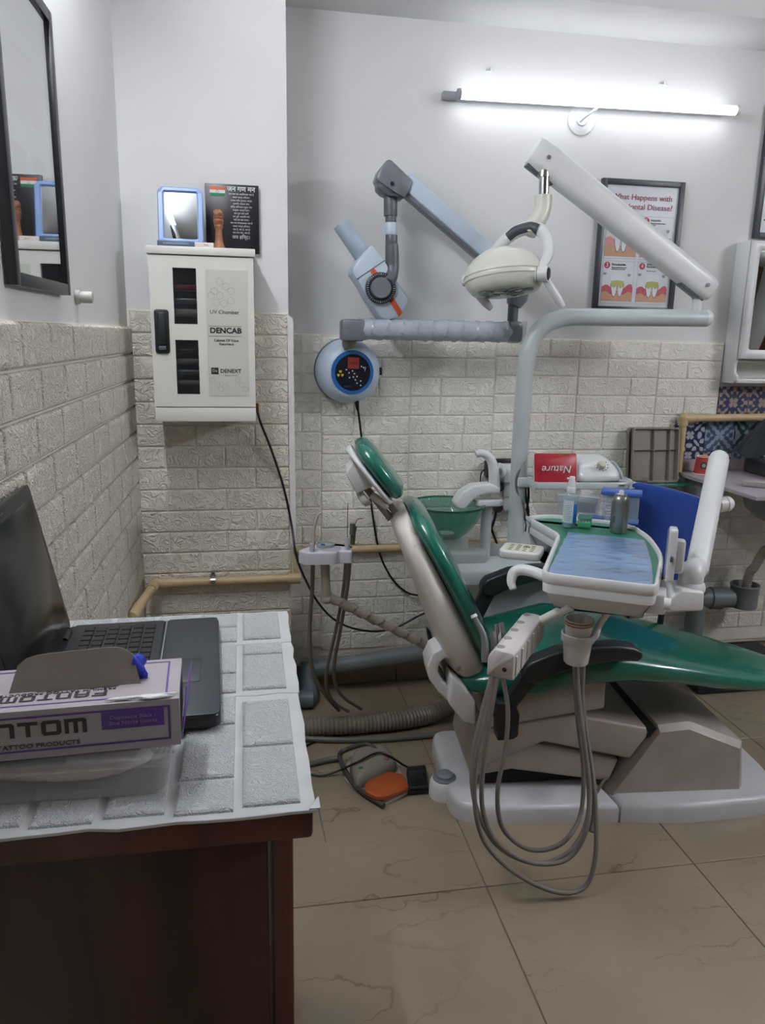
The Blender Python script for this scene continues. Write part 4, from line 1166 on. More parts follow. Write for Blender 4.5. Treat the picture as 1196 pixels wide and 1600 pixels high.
us = [-.115, -.105, -.08, -.03, .04, .12, .20, .28, .35, .395, .415, .42]
wB = [.08, .14, .185, .218, .232, .234, .232, .225, .205, .17, .12, .05]
nb = [-.03, -.06, -.085, -.094, -.089, -.079, -.067, -.058, -.050, -.042, -.030, -.015]
secs = []
for u, w, d in zip(us, wB, nb):
    f0 = .016
    secs.append((bk(u, 0, (f0 + d) / 2), ce2, bN, w, (f0 - d) / 2))
shell = cushion('back_shell', secs, 'shell_plastic', chair, n=2.9)
# headrest
hd = Vector((-.62, 0, .785)).normalized()
def hk(u, t, n): return ch(-.176 + hd.x * u + .785 * n, t, .947 + hd.z * u + .62 * n)
hN = (ce1 * .785 + Z1 * .62).normalized()
us = [0, .008, .025, .06, .11, .155, .18, .192, .197]
wH = [.06, .09, .115, .13, .132, .125, .10, .07, .03]
secs = [(hk(u, 0, .018), ce2, hN, w, .024 * min(1, max(.35, min((u + .006) / .025, (.203 - u) / .03)))) for u, w in zip(us, wH)]
head = cushion('headrest', secs, 'green_vinyl', chair, n=3.6, crown=.010)
secs = [(hk(u, 0, -.013), ce2, hN, w * .97, .009) for u, w in zip(us, wH)]
cushion('headrest_back', secs, 'white_plastic', head, n=4)
pts = [(.07, -.02), (.165, -.02), (.150, -.062), (.085, -.075)]
poly_prism('headrest_box', pts, hk(0, -.055, 0), Vector((0, 0, 0)) + (ce1 * hd.x + Z1 * hd.z), hN, ce2 * .11, 'white_plastic', head, bevel=.006)
box('headrest_slide', (0, 0, 0), (.16, .05, .018), mat('slide_grey', '#8c8279', rough=.4), head, bevel=.003, M=basis((ce1 * hd.x + Z1 * hd.z), ce2, hN, hk(.035, 0, -.045)))
lathe('headrest_knob', [(.026, 0), (.028, .006), (.024, .018), (.012, .022)], hk(.055, -.02, -.060), -hN, 'white_plastic', head, seg=20)
tube('headrest_post', [hk(-.01, -.02, -.03), hk(.05, -.02, -.045)], .012, 'white_plastic', head, seg=12)
box('post_bracket', (0, 0, 0), (.07, .06, .02), 'steel', head, bevel=.003, M=basis((ce1 * hd.x + Z1 * hd.z), ce2, hN, hk(-.02, 0, -.02)))
# hinge covers beside the seat
side_prism('hinge_loop', [(691, 1013), (677, 1021), (668, 1041), (671, 1062), (684, 1081), (702, 1098), (706, 1080), (693, 1066), (685, 1050), (687, 1037), (695, 1029), (705, 1032)], -.20, -.10, 'white_plastic', .005, tref=-.2)
side_prism('hinge_box', [(703, 1052), (722, 1066), (742, 1092), (741, 1128), (722, 1124), (699, 1094)], -.222, -.13, 'white_plastic', .008, tref=-.2)
side_prism('hinge_box', [(703, 1052), (722, 1066), (742, 1092), (741, 1128), (722, 1124), (699, 1094)], .13, .21, 'white_plastic', .008, tref=-.2)
side_prism('hinge_arm', [(694, 1040), (715, 1052), (752, 1095), (738, 1105), (704, 1080)], -.12, .12, mat('hinge_grey', '#a7a6a4', rough=.4), .006, tref=-.2)
side_prism('lever', [(667, 982), (673, 988), (697, 1022), (690, 1030), (672, 1012)], .05, .08, 'black_pad', .004, tref=.05)
# armrests
def armrest(t, near):
    o = -1 if near else 1
    dz = 0.0 if near else .062
    A = [(.163, .503), (.170, .525), (.184, .541), (.264, .573), (.34, .584), (.428, .588), (.480, .580), (.504, .567), (.506, .550), (.495, .538), (.42, .540), (.34, .528), (.269, .508), (.206, .476), (.175, .482)]
    A = [(a_, b_ + dz) for a_, b_ in A]
    arm = poly_prism('armrest', A, CH0 + ce2 * (t - .028), ce1, Z1, ce2 * .056, 'black_pad', chair, bevel=.009, seg=3)
    poly_prism('armrest_post', [(.168, .500 + dz), (.222, .492 + dz), (.150, .390), (.104, .390)], CH0 + ce2 * (t - .014), ce1, Z1, ce2 * .028, 'black_pad', arm, bevel=.005)
    poly_prism('armrest_bracket', [(.098, .42), (.150, .42), (.165, .385), (.165, .318), (.15, .308), (.104, .305)], CH0 + ce2 * (t - .024), ce1, Z1, ce2 * .048, 'black_plastic', arm, bevel=.006)
armrest(-.264, True)
armrest(.285, False)
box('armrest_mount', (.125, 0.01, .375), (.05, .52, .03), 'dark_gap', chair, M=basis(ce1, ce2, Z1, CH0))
# ================================================================== spittoon console
mat('console_grey', '#b9c2c3', rough=.35, var=.03)
clear('green_glass', '#1f8a6f', rough=.05, alpha=.50)
CT = .62
con = thing('spittoon_console', 'grey console with green glass spittoon bowl behind the chair', 'spittoon', (.92, 2.62, 0))
cpts = rounded([(.645, 2.470), (1.22, 2.425), (1.22, 2.80), (.645, 2.80)], [.05, .03, .03, .05])
plate('console_top', cpts, (0, 0, CT - .055), X1, Y1, Z1, .055, 'console_grey', con, r=.016)
plate('console_body', rounded([(.83, 2.495), (1.19, 2.475), (1.19, 2.775), (.83, 2.775)], [.03] * 4), (0, 0, .0), X1, Y1, Z1, CT - .05, 'console_grey', con, r=.004)
bc = Vector((.712, 2.615, 0))
# bowl: thick glass shell on a short stem
bz_ = .822
prof = [(.030, -.125), (.060, -.118), (.095, -.085), (.120, -.045), (.132, -.006), (.135, 0), (.132, .003), (.127, 0), (.113, -.042), (.088, -.078), (.055, -.108), (.012, -.112)]
lathe('bowl', prof, bc + Z1 * bz_, Z1, 'green_glass', con, seg=48, close=False)
lathe('bowl_rim', [(.131, -.002), (.1375, -.003), (.1375, .004), (.131, .004)], bc + Z1 * bz_, Z1, mat('rim_green', '#16483c', rough=.15), con, seg=48, close=False)
lathe('bowl_drain', [(.030, -.113), (.030, -.106), (.010, -.104)], bc + Z1 * bz_, Z1, 'white_plastic', con, seg=24)
lathe('bowl_stem', [(.062, 0), (.060, .02), (.050, .055), (.048, .075)], bc + Vector((.035, .01, CT)), Z1, mat('stem_grey', '#a9b3b0', rough=.4), con, seg=28)
plate('bowl_base', rounded([(.640, 2.54), (.852, 2.53), (.852, 2.66), (.640, 2.68)], [.03] * 4), (0, 0, CT), X1, Y1, Z1, .038, mat('base_grey', '#a3aeaa', rough=.4), con, r=.008)
# bowl rinse scoop and cup filler
sp = [onY(712, 795, 2.58), onY(735, 770, 2.60), onY(768, 762, 2.61)]
slab('rinse_scoop', [(onY(x, y, 2.57).x, onY(x, y, 2.57).z) for x, y in ((711, 787), (722, 770), (740, 759), (768, 756), (783, 763), (783, 772), (764, 772), (746, 776), (726, 797), (714, 795))], (0, 2.63, 0), X1, Z1, -Y1, .060, 'white_plastic', con, bevel=.008, seg=3)
plate('tap_bracket', rrect(.105, .06, .028, 5), onY(764, 784, 2.60) - Z1 * .012, X1, Y1, Z1, .022, 'white_plastic', con, r=.004, both=True)
cyl('tap_post', Vector((.862, 2.615, CT)), Vector((.862, 2.615, .84)), .020, 'console_grey', con, seg=20)
tube('cup_filler', [onY(773, 765, 2.60), onY(772, 740, 2.60), onY(769, 722, 2.60), onY(761, 711, 2.60), onY(751, 708, 2.60), onY(744, 710, 2.60)], [.0215, .019, .017, .015, .014, .0125], 'white_plastic', con, curve=6, seg=20)

# ================================================================== operating light on its pole
lt = thing('operating_light', 'cream operating light on a white spring arm and bent pole', 'dental light', (.972, 2.60, CT))
pole_pts = [(.974, 2.60, CT + .004), (.972, 2.60, .9), (.971, 2.60, 1.15), (.973, 2.60, 1.30), (.985, 2.60, 1.385), (1.020, 2.60, 1.445), (1.075, 2.60, 1.476), (1.14, 2.60, 1.487), (1.30, 2.60, 1.489), (1.47, 2.60, 1.492), (1.640, 2.60, 1.494)]
tube('pole', pole_pts, .0300, 'console_grey', lt, curve=6, seg=24)
lathe('pole_flange', [(.052, 0), (.050, .008), (.036, .028), (.033, .032)], (.974, 2.60, CT), Z1, 'console_grey', lt, seg=28)
lathe('pole_cap', [(.030, 0), (.030, .012), (.024, .022), (.010, .026)], (1.640, 2.60, 1.494), X1, 'white_plastic', lt, seg=24)
pe = onY(1088, 495, 2.60)
cyl('arm_pin', (pe.x, 2.60, 1.515), (pe.x, 2.60, 1.585), .018, 'white_plastic', lt, seg=20)
cyl('arm_hinge', (pe.x, 2.60, 1.560), (pe.x, 2.60, 1.610), .0205, 'steel', lt, seg=20)
a0, a1 = onY(835, 236, 2.58), onY(1112, 457, 2.60)
d_ = (a1 - a0).normalized(); n_ = d_.cross(Y1).normalized(); n_ = n_ if n_.z > 0 else -n_; b_ = d_.cross(n_)
L_ = (a1 - a0).length
def arm_sec(t, w, h, off=0):
    return [a0 + d_ * t + n_ * (off + y) + b_ * x for x, y in rrect(w, h, min(w, h) * .42, 5)]
arm = loft('spring_arm', [arm_sec(-.005, .055, .085), arm_sec(.004, .066, .096), arm_sec(.06, .070, .104), arm_sec(L_ * .5, .068, .098), arm_sec(L_ - .06, .066, .092), arm_sec(L_ - .02, .064, .088), arm_sec(L_ - .006, .056, .074), arm_sec(L_, .036, .046)], 'white_plastic', lt)
box('arm_slot', (0, 0, 0), (.11, .030, .012), 'dark_grey_plastic', arm, bevel=.003, M=basis(d_, b_, n_, a0 + d_ * .055 - n_ * .050))
box('arm_slot', (0, 0, 0), (.11, .036, .014), 'dark_grey_plastic', arm, bevel=.003, M=basis(d_, b_, n_, a0 + d_ * (L_ - .075) - n_ * .044))
for t in (.045, L_ - .045):
    s_ = a0 + d_ * t + Y1 * -.034
    cyl('screw', s_, s_ - Y1 * .004, .0065, 'chrome', arm, seg=12)
# drop post and neck
n0 = onY(851, 262, 2.57); n1 = onY(850, 304, 2.57)
cyl('drop_post', n0 + Z1 * .02, n1, .017, 'chrome', lt, seg=20)
cyl('post_sleeve', n0 + Z1 * .015, n0 - Z1 * .03, .021, 'steel', lt, seg=20)
tube('neck', [onY(849, 305, 2.57), onY(848, 325, 2.57), onY(843, 340, 2.565), onY(834, 354, 2.56), onY(828, 366, 2.555)], [.030, .030, .029, .026, .022], 'cream_plastic', lt, curve=5, seg=24)
# head
hc = onY(789, 437, 2.54)
hax = Vector((-.06, .22, 1)).normalized()               # out of the top of the dome
hx_ = Vector((math.cos(-.25), math.sin(-.25), 0)); hx_ = (hx_ - hax * hx_.dot(hax)).normalized(); hy_ = hax.cross(hx_)
def head_loop(r, h, k=40, off=0):
    return [hc + hx_ * (r * math.cos(2 * PI * i / k) * 1.0) + hy_ * (r * .80 * math.sin(2 * PI * i / k)) + hax * h for i in range(k)]
head = loft('lamp_head', [head_loop(.085, -.046), head_loop(.112, -.040), head_loop(.128, -.018), head_loop(.135, .000), head_loop(.1355, .012), head_loop(.130, .030), head_loop(.118, .052), head_loop(.098, .074), head_loop(.068, .093), head_loop(.034, .103), head_loop(.006, .106)], 'cream_plastic', lt)
loft('head_seam', [head_loop(.1358, .0105), head_loop(.1365, .011), head_loop(.1365, .0135), head_loop(.1352, .0145)], mat('seam_grey', '#a7a89c', rough=.5), head, caps=False)
loft('head_seam', [head_loop(.1345, -.005), head_loop(.1353, -.0045), head_loop(.1353, -.0025), head_loop(.1352, -.002)], 'seam_grey', head, caps=False)
mat('lens_dark', '#5d6464', rough=.15)
for (x, y, rx) in ((-.066, -.030, .024), (-.022, -.045, .024), (.026, -.045, .024), (.066, -.028, .022), (-.04, .012, .024), (.040, .014, .024), (0, -.008, .020)):
    hgt = -.0465
    sl = -.0415 if math.hypot(x, y / .8) > .075 else -.0465
    pcx = hc + hx_ * x + hy_ * y + hax * (hgt + .0005)
    lathe('lens', [(rx, 0), (rx, .003), (rx * .85, .004)], pcx, -hax, 'lens_dark', head, seg=20)
# yoke over the dome with a dark grip
pvR, pvL = onY(843, 428, 2.46), onY(731, 438, 2.60)
yk = [pvR + Z1 * .01, onY(856, 400, 2.48), onY(857, 380, 2.50), onY(848, 362, 2.53), onY(830, 356, 2.555), onY(808, 362, 2.575), onY(787, 378, 2.60), onY(768, 398, 2.62), onY(745, 425, 2.62)]
yoke = tube('yoke', yk, [.016, .019, .020, .021, .022, .021, .019, .016, .012], 'white_plastic', lt, curve=6, seg=18, flat=.72)
tube('yoke_grip', [onY(842, 359, 2.535), onY(830, 355, 2.555), onY(808, 361, 2.575), onY(795, 371, 2.59)], [.0235, .0245, .0240, .0225], mat('grip_dark', '#3b3f46', rough=.5), yoke, curve=6, seg=18, flat=.75)
pax = Vector((.80, -.58, .0)).normalized()
pv = thing
cyl('pivot', pvR - pax * .035, pvR + pax * .030, .0255, 'white_plastic', lt, seg=24, bevel=.002)
cyl('pivot_ring', pvR - pax * .004, pvR - pax * .002, .0259, 'dark_grey_plastic', lt, seg=24)
cyl('pivot_cap', pvR + pax * .028, pvR + pax * .0325, .0205, 'black_plastic', lt, seg=24, bevel=.0015)
cyl('pivot', pvL + pax * .02, pvL - pax * .015, .020, 'white_plastic', lt, seg=24, bevel=.003)
tube('handle', [onY(850, 432, 2.455), onY(862, 450, 2.455), onY(873, 468, 2.455), onY(880, 479, 2.455)], [.012, .0135, .0135, .009], 'white_plastic', lt, curve=4, seg=16)
tube('handle', [onY(736, 444, 2.60), onY(746, 458, 2.60), onY(760, 474, 2.60), onY(768, 483, 2.60)], [.012, .0145, .0145, .009], 'white_plastic', lt, curve=4, seg=16)

# ================================================================== doctor's tray on its arm
TRZ = .86
tF = onZ(845, 895, TRZ); tR = onZ(1030, 917, TRZ)
tw = (tR - tF).normalized(); tu = Vector((-tw.y, tw.x, 0)); TW = (tR - tF).length
TM = basis(tw, tu, Z1, tF)
def tp(w, u_, z=0): return TM @ Vector((w, u_, z))
tray = thing('delivery_tray', 'white instrument tray with blue cling film held over the chair', 'tray unit', tp(TW / 2, .2, -.1))
out = rounded([(0, 0), (TW, 0), (TW + .012, .30), (TW - .03, .52), (TW - .10, .64), (-.06, .66), (-.135, .60), (-.118, .565), (-.012, .40)], [.035, .03, .08, .08, .06, .04, .03, .02, .03])
def tloops(specs): return [[tp(a_, b_, z) for a_, b_ in (inset2(out, i) if i else out)] for i, z in specs]
loft('tray_rim', tloops([(.004, -.028), (0, -.022), (0, -.004), (.003, 0), (.009, 0), (.0115, -.004), (.0115, -.012)]), 'white_plastic', tray, caps=False)
loft('tray_mat', tloops([(.006, -.014), (.006, -.0105)]), mat('mat_green', '#2c7a63', rough=.35), tray)
loft('tray_pan', tloops([(.06, -.100), (.035, -.092), (.012, -.055), (.004, -.050), (.003, -.028), (.010, -.016)]), 'white_plastic', tray)
# cling film lying over the mat with small crumples
nu, nw = 60, 44
V, F = [], []
rr = random.Random(9)
from mathutils import noise as mnoise
wf = lambda a_, b_: .0035 * max(0, mnoise.noise(Vector((a_ * 16 + b_ * 9, b_ * 34 - a_ * 14, 1.3)))) + .0018 * max(0, mnoise.noise(Vector((a_ * 60, b_ * 75, 4.1))))
for j in range(nu + 1):
    for i in range(nw + 1):
        t = j / nu
        wl = .013 + .012 * math.sin(j * .5) * .15; wr = TW - .013 - .030 * t * t
        a_ = wl + (wr - wl) * i / nw; b_ = .014 + .455 * t
        edge = min(i, nw - i, j, nu - j) / 3
        V.append(tp(a_, b_, -.0088 + max(0, wf(a_, b_)) * min(1, edge) + .0004))
for j in range(nu):
    for i in range(nw):
        q4 = (j * (nw + 1) + i, j * (nw + 1) + i + 1, (j + 1) * (nw + 1) + i + 1, (j + 1) * (nw + 1) + i); F.append(q4)
film = bpy.data.materials.new('blue_film'); film.use_nodes = True
nt = film.node_tree; pb_ = nt.nodes['Principled BSDF']
pb_.inputs['Base Color'].default_value = lin('#8fb0dd'); pb_.inputs['Roughness'].default_value = .16; pb_.inputs['Alpha'].default_value = .80; pb_.inputs['Specular IOR Level'].default_value = .9; pb_.inputs['Coat Weight'].default_value = .6
tc = nt.nodes.new('ShaderNodeTexCoord'); nn = nt.nodes.new('ShaderNodeTexNoise'); nn.inputs['Scale'].default_value = 22; nn.inputs['Distortion'].default_value = 2.0
mp = nt.nodes.new('ShaderNodeMapping'); mp.inputs['Rotation'].default_value = (0, 0, .5); mp.inputs['Scale'].default_value = (.6, 2.4, 1)
nt.links.new(tc.outputs['Object'], mp.inputs[0]); nt.links.new(mp.outputs[0], nn.inputs['Vector'])
bp = nt.nodes.new('ShaderNodeBump'); bp.inputs['Strength'].default_value = .35; bp.inputs['Distance'].default_value = .004
nt.links.new(nn.outputs['Fac'], bp.inputs['Height']); nt.links.new(bp.outputs['Normal'], pb_.inputs['Normal'])
MATS['blue_film'] = film
mesh('cling_film', V, F, 'blue_film', tray, smooth=True, angle=180)
# side handle
tube('handle', [tp(.004, .07, -.030), tp(-.03, .085, -.026), tp(-.060, .092, -.026), tp(-.078, .086, -.034), tp(-.082, .075, -.055), tp(-.074, .066, -.072)], [.014, .014, .0145, .014, .0115, .009], 'white_plastic', tray, curve=6, seg=16)
# key pad at the left side
kp = basis(tw, tu, Z1, tp(-.095, .30, -.030))
pad = plate('key_pad', rrect(.115, .10, .016, 4), kp @ Vector((0, 0, -.018)), tw, tu, Z1, .022, 'white_plastic', tray, r=.004, both=True)
slab('pad_face', rrect(.090, .076, .008, 3), kp @ Vector((0, 0, .004)), tw, tu, Z1, .0006, mat('pad_cream', '#cfcfba', rough=.4), pad, bevel=.0002)
for i in range(4):
    for j in range(4):
        if (i, j) in ((2, 2),): continue
        slab('pad_key', rrect(.012, .006, .002, 2, -.030 + .020 * i, -.026 + .017 * j), kp @ Vector((0, 0, .0046)), tw, tu, Z1, .0005, mat('pad_ink', '#55584c', rough=.5), pad, bevel=.0001)
text('pad_digits', '282', .013, basis(tw, tu, Z1, kp @ Vector((.012, .010, .0053))), 'ink_black', pad)
# film viewer panel at the right rim
vw = basis(tu, Z1, tw, tp(TW + .014, .115, -.020))
view = slab('viewer_panel', rounded([(-.050, .012), (.050, .012), (.066, .125), (-.045, .142)], .010, 3), vw.to_translation(), tu, Z1, tw, .018, 'white_plastic', tray, bevel=.003)
slab('viewer_back', rounded([(-.030, .03), (.030, .02), (.05, .10), (-.028, .115)], .015, 3), vw @ Vector((0, 0, .016)), tu, Z1, tw, .022, 'white_plastic', view, bevel=.006)
slab('viewer_film', rounded([(-.045, .015), (.045, .015), (.060, .12), (-.040, .135)], .006, 3), vw @ Vector((0, 0, -.0035)), tu, Z1, tw, .0025, 'frosted_clear', view, bevel=.0005)
box('viewer_switch', (-.053, .072, .009), (.006, .014, .007), 'dark_grey_plastic', view, bevel=.001, M=vw)
# joint and balance arm
jb = [onY(x, y, 1.60) for x, y in ((1032, 955), (1095, 952), (1097, 922), (1062, 918), (1032, 938))]
poly_prism('joint_block', [(p_.x, p_.z) for p_ in jb], (0, 1.585, 0), X1, Z1, Y1 * .09, 'white_plastic', tray, bevel=.007, seg=3)
jl = onY(1079, 915, 1.63)
lathe('joint_collar', [(.034, -.012), (.036, -.004), (.034, .006), (.030, .012)], jl, Z1, 'white_plastic', tray, seg=28)
ar0, ar1 = onY(1089, 893, 1.66), onY(1125, 712, 1.95)
tube('elbow', [jl + Z1 * .006, jl + Z1 * .03, onY(1083, 893, 1.64), ar0 + (ar1 - ar0) * .03], [.029, .030, .030, .027], 'white_plastic', tray, curve=5, seg=24)
ad = (ar1 - ar0).normalized(); al = (ar1 - ar0).length
barm = lathe('balance_arm', [(.0255, -.002), (.0275, 0), (.0275, al - .020), (.0250, al - .006), (.018, al + .004), (.007, al + .009)], ar0, ad, 'white_plastic', tray, seg=32)
kn = onY(1121, 789, 1.86)
kax = Vector((.9, .1, .05)).normalized()
lathe('brake_knob', [(.0215, 0), (.0215, .022), (.0195, .024), (.0215, .026), (.0205, .038), (.014, .047), (.005, .050)], kn, kax, 'white_plastic', barm, seg=24)
box('bracket', (0, 0, 0), (.05, .07, .05), 'white_plastic', tray, bevel=.006, M=basis(tw, tu, Z1, tp(TW - .005, .06, -.052)))
cyl('bracket_pivot', tp(TW + .015, .02, -.045), tp(TW + .03, .02, -.045), .014, 'white_plastic', tray, seg=20)
cyl('tray_stem', tp(.135, .17, -.098), tp(.135, .17, -.135), .008, 'grey_rubber', tray, seg=12)
# handpiece holder bar under the tray
h0 = onZ(762, 1034, .68); h1 = onZ(811, 974, .68)
hu = (h1 - h0).normalized(); hw = Vector((hu.y, -hu.x, 0)); HL = (h1 - h0).length
HM = basis(hw, hu, Z1, h0)
def hp(w, u_, z): return HM @ Vector((w, u_, z))
sec = rounded([(0, -.034), (.064, -.034), (.064, .030), (.045, .034), (.012, .034), (0, .012)], [.003, .004, .006, .006, .012, .008], 3)
hold = thing
bar = loft('holder_bar', [[hp(a_, -.001, b_) for a_, b_ in inset2(sec, .003)], [hp(a_, .002, b_) for a_, b_ in sec], [hp(a_, HL - .002, b_) for a_, b_ in sec], [hp(a_, HL, b_) for a_, b_ in inset2(sec, .003)]], mat('holder_white', '#c9c5c4', rough=.45), tray)
for k in range(5):
    lathe('holder_socket', [(.010, 0), (.010, .0006), (.008, .0006)], hp(.024, .022 + k * (HL - .04) / 4, .0338), Z1, mat('holder_shade', '#8d8a88', rough=.5), bar, seg=16)
for k in range(6):
    box('holder_rib', (.0655, .012 + k * (HL - .02) / 5, -.002), (.004, .010, .05), 'holder_white', bar, bevel=.001, M=HM)
cyl('holder_screw', hp(.042, -.003, -.010), hp(.042, .002, -.010), .0055, 'chrome', bar, seg=14)
tube('holder_rod', [hp(.050, HL - .004, .012), tp(.075, .035, -.085)], .0125, 'white_plastic', tray, seg=16)
mat('handpiece_grey', '#6d716f', rough=.35, metal=.3)
tube('syringe', [hp(-.010, .018, -.01), hp(-.022, .035, .045), hp(-.050, .045, .085)], [.010, .008, .006], 'handpiece_grey', bar, curve=5, seg=14)
tube('syringe_tip', [hp(-.050, .045, .085), hp(-.054, .046, .091)], [.0085, .007], 'white_plastic', bar, seg=12)
for k, (u_, dz) in enumerate(((.075, .04), (.11, .048), (.145, .040))):
    tube('handpiece', [hp(-.006, u_, -.012), hp(-.010, u_ + .006, .020), hp(-.016, u_ + .012, dz)], [.0085, .0080, .0065], 'chrome' if k == 1 else 'handpiece_grey', bar, curve=4, seg=12)
# hoses looping from the holder to the floor and up behind the cup
HY = 1.60
def hose(name, px_, ys, r=.0062):
    tube(name, [onY(x, y, Y) for (x, y), Y in zip(px_, ys)], r, 'grey_rubber', tray, curve=7, seg=10)
def hs_(a_, b_, n): return [a_ + (b_ - a_) * i / (n - 1) for i in range(n)]
hose('hose', [(772, 1056), (762, 1110), (746, 1180), (742, 1250), (755, 1310), (790, 1352), (835, 1381), (880, 1395), (915, 1385), (930, 1345), (932, 1290), (928, 1220), (916, 1140), (908, 1060), (906, 1010), (915, 965)], [1.63] + [1.615, 1.60, 1.59, 1.585, 1.585, 1.585, 1.585, 1.585, 1.59, 1.62, 1.66, 1.74, 1.81, 1.83, 1.80])
hose('hose', [(778, 1056), (768, 1110), (756, 1190), (754, 1260), (772, 1310), (810, 1340), (850, 1350), (890, 1340), (915, 1300), (922, 1240), (915, 1170), (906, 1100), (902, 1030), (908, 965)], hs_(1.66, 1.60, 4) + [1.60] * 5 + hs_(1.64, 1.84, 5))
hose('hose', [(770, 1052), (752, 1120), (738, 1190), (744, 1260), (775, 1318), (820, 1345), (862, 1346), (900, 1320), (920, 1270), (918, 1200), (910, 1120), (912, 1040), (918, 965)], hs_(1.70, 1.62, 4) + [1.62] * 4 + hs_(1.66, 1.85, 5))
hose('hose', [(786, 1056), (794, 1110), (790, 1170), (778, 1235), (784, 1290), (815, 1322), (850, 1328), (885, 1312), (908, 1270), (912, 1200), (903, 1120), (900, 1040), (904, 965)], hs_(1.72, 1.66, 4) + [1.66] * 4 + hs_(1.70, 1.86, 5))
hose('hose', [(902, 1000), (900, 1060), (907, 1140), (922, 1210), (930, 1262), (925, 1300)], [1.83, 1.82, 1.79, 1.74, 1.69, 1.65], .0085)
# cup holder ring on a bent bracket
cc = onY(902, 1012, 1.76)
cupz = onY(901, 981, 1.76).z
tube('cup_bracket', [tp(.16, .12, -.094), tp(.16, .115, -.115), cc + Vector((.062, .01, .055)), cc + Vector((.050, 0, .030)), cc + Vector((.034, 0, .018))], .0085, 'white_plastic', tray, curve=6, seg=14)
cz0 = onY(901, 1035, 1.76).z
lathe('cup_holder', [(.029, 0), (.032, .004), (.0380, cupz - cz0 - .035), (.0425, cupz - cz0 - .034), (.0435, cupz - cz0 - .014), (.0415, cupz - cz0 - .012), (.0385, cupz - cz0 - .016), (.0370, cupz - cz0 - .034), (.030, .006)], Vector((cc.x, 1.76, cz0)), Z1, 'white_plastic', tray, seg=36)
# two nested paper cups in the holder
mat('paper_cup', '#e6e3dc', rough=.7); mat('cup_red', '#a82b3a', rough=.5)
for i in range(2):
    t_ = thing('paper_cup', ['outer paper cup with red ring in the tray cup holder', 'inner paper cup nested in the tray cup holder'][i], 'cup', (cc.x, 1.76, cz0 + .008 + i * .006), 'paper cups in the holder')
    zb = cz0 + .0215 + i * .0075; h_ = cupz - cz0 - .006
    lathe('wall', [(.0265, .0), (.0265 + .0095, h_), (.0378, h_ + .001), (.0378, h_ + .0028), (.0355, h_ + .002), (.0255, .002)], Vector((cc.x, 1.76, zb)), Z1, 'paper_cup', t_, seg=36)
    lathe('red_band', [(.0365, 0), (.0374, .0006), (.0375, .0020), (.0368, .0024)], Vector((cc.x, 1.76, zb + h_ - .004)), Z1, 'cup_red', t_, seg=36, close=False)
# ================================================================== round wall plate and small hooks near the lamp
wp = thing('wall_plate', 'round white wall plate with a short rod under the lamp', 'wall plate', onY(908, 188, 2.91))
pc = onY(908, 188, WY1)
lathe('plate', [(.052, 0), (.052, .004), (.036, .007), (.035, .006), (.022, .007), (.020, .012)], pc - Y1 * .0005, -Y1, 'white_plastic', wp, seg=36)
tube('rod', [onY(907, 190, 2.90), onY(917, 181, 2.875), onY(934, 169, 2.872)], .0045, 'white_plastic', wp, curve=4, seg=10)
for (x, y, l_) in ((765, 112, 'small plaster hook mark on the wall left of the wall plate'), (1036, 133, 'small plaster hook mark on the wall right of the wall plate')):
    c_ = onY(x, y, WY1)
    h_ = thing('wall_hook', l_, 'hook', c_, 'hook marks above the lamp')
    box('base', tuple(c_ - Y1 * .003), (.030, .005, .006), 'white_paint', h_, bevel=.0015)
    box('peg', tuple(c_ + Vector((.004, -.007, .006))), (.006, .012, .014), 'white_paint', h_, bevel=.002)

# ================================================================== tooth poster
PYp = 2.905
corners = [onY(940, 279, PYp), onY(1071, 284, PYp), onY(1051, 488, PYp), onY(928, 487, PYp)]
px0 = (corners[0].x + corners[3].x) / 2; px1 = (corners[1].x + corners[2].x) / 2
pz1 = (corners[0].z + corners[1].z) / 2; pz0 = (corners[2].z + corners[3].z) / 2
def make_poster(name, label, x0, x1, z0, z1, bar=.020):
    t = thing(name, label, 'picture', ((x0 + x1) / 2, PYp, (z0 + z1) / 2))
    for (a_, b_, c_, d_) in ((x0, x0 + bar, z0, z1), (x1 - bar, x1, z0, z1), (x0 + bar, x1 - bar, z0, z0 + bar), (x0 + bar, x1 - bar, z1 - bar, z1)):
        box('frame_bar', ((a_ + b_) / 2, PYp + .003, (c_ + d_) / 2), (b_ - a_, .020, d_ - c_), mat('poster_frame', '#3a3d45', rough=.4), t, bevel=.0015)
    box('print_sheet', ((x0 + x1) / 2, PYp + .006, (z0 + z1) / 2), (x1 - x0 - 2 * bar, .006, z1 - z0 - 2 * bar), mat('poster_white', '#cbd0d6', rough=.35), t)
    return t
po = make_poster('tooth_poster', 'framed gum disease poster with four tooth drawings', px0, px1, pz0, pz1)
py_ = PYp + .0028
pw, ph_ = px1 - px0 - .04, pz1 - pz0 - .04
def pp_(fx_, fz_, d=0): return Vector((px0 + .02 + pw * fx_, py_ - d, pz0 + .02 + ph_ * fz_))
def pflat(name, pts, m, d, parent):
    me = mesh(name, [pp_(a_, b_, d) for a_, b_ in pts], [tuple(range(len(pts)))], m, parent); return me
mat('poster_maroon', '#8e2f45', rough=.5); mat('poster_red', '#a5283a', rough=.5); mat('poster_gum', '#ab4450', rough=.5, var=.15, scale=60)
mat('poster_pinkgum', '#cf8d8c', rough=.5); mat('poster_bone', '#b98f70', rough=.5, var=.1, scale=90); mat('poster_tooth', '#d3d9df', rough=.4); mat('poster_plaque', '#a9a85a', rough=.5); mat('poster_line', '#7d828b', rough=.5); mat('poster_root', '#7c4a50', rough=.5)
PMx = lambda a_, b_, d=.0012: basis(X1, Z1, -Y1, pp_(a_, b_, d))
text('title', 'What Happens with', .0290, PMx(.50, .905), 'poster_maroon', po, wx=1.06)
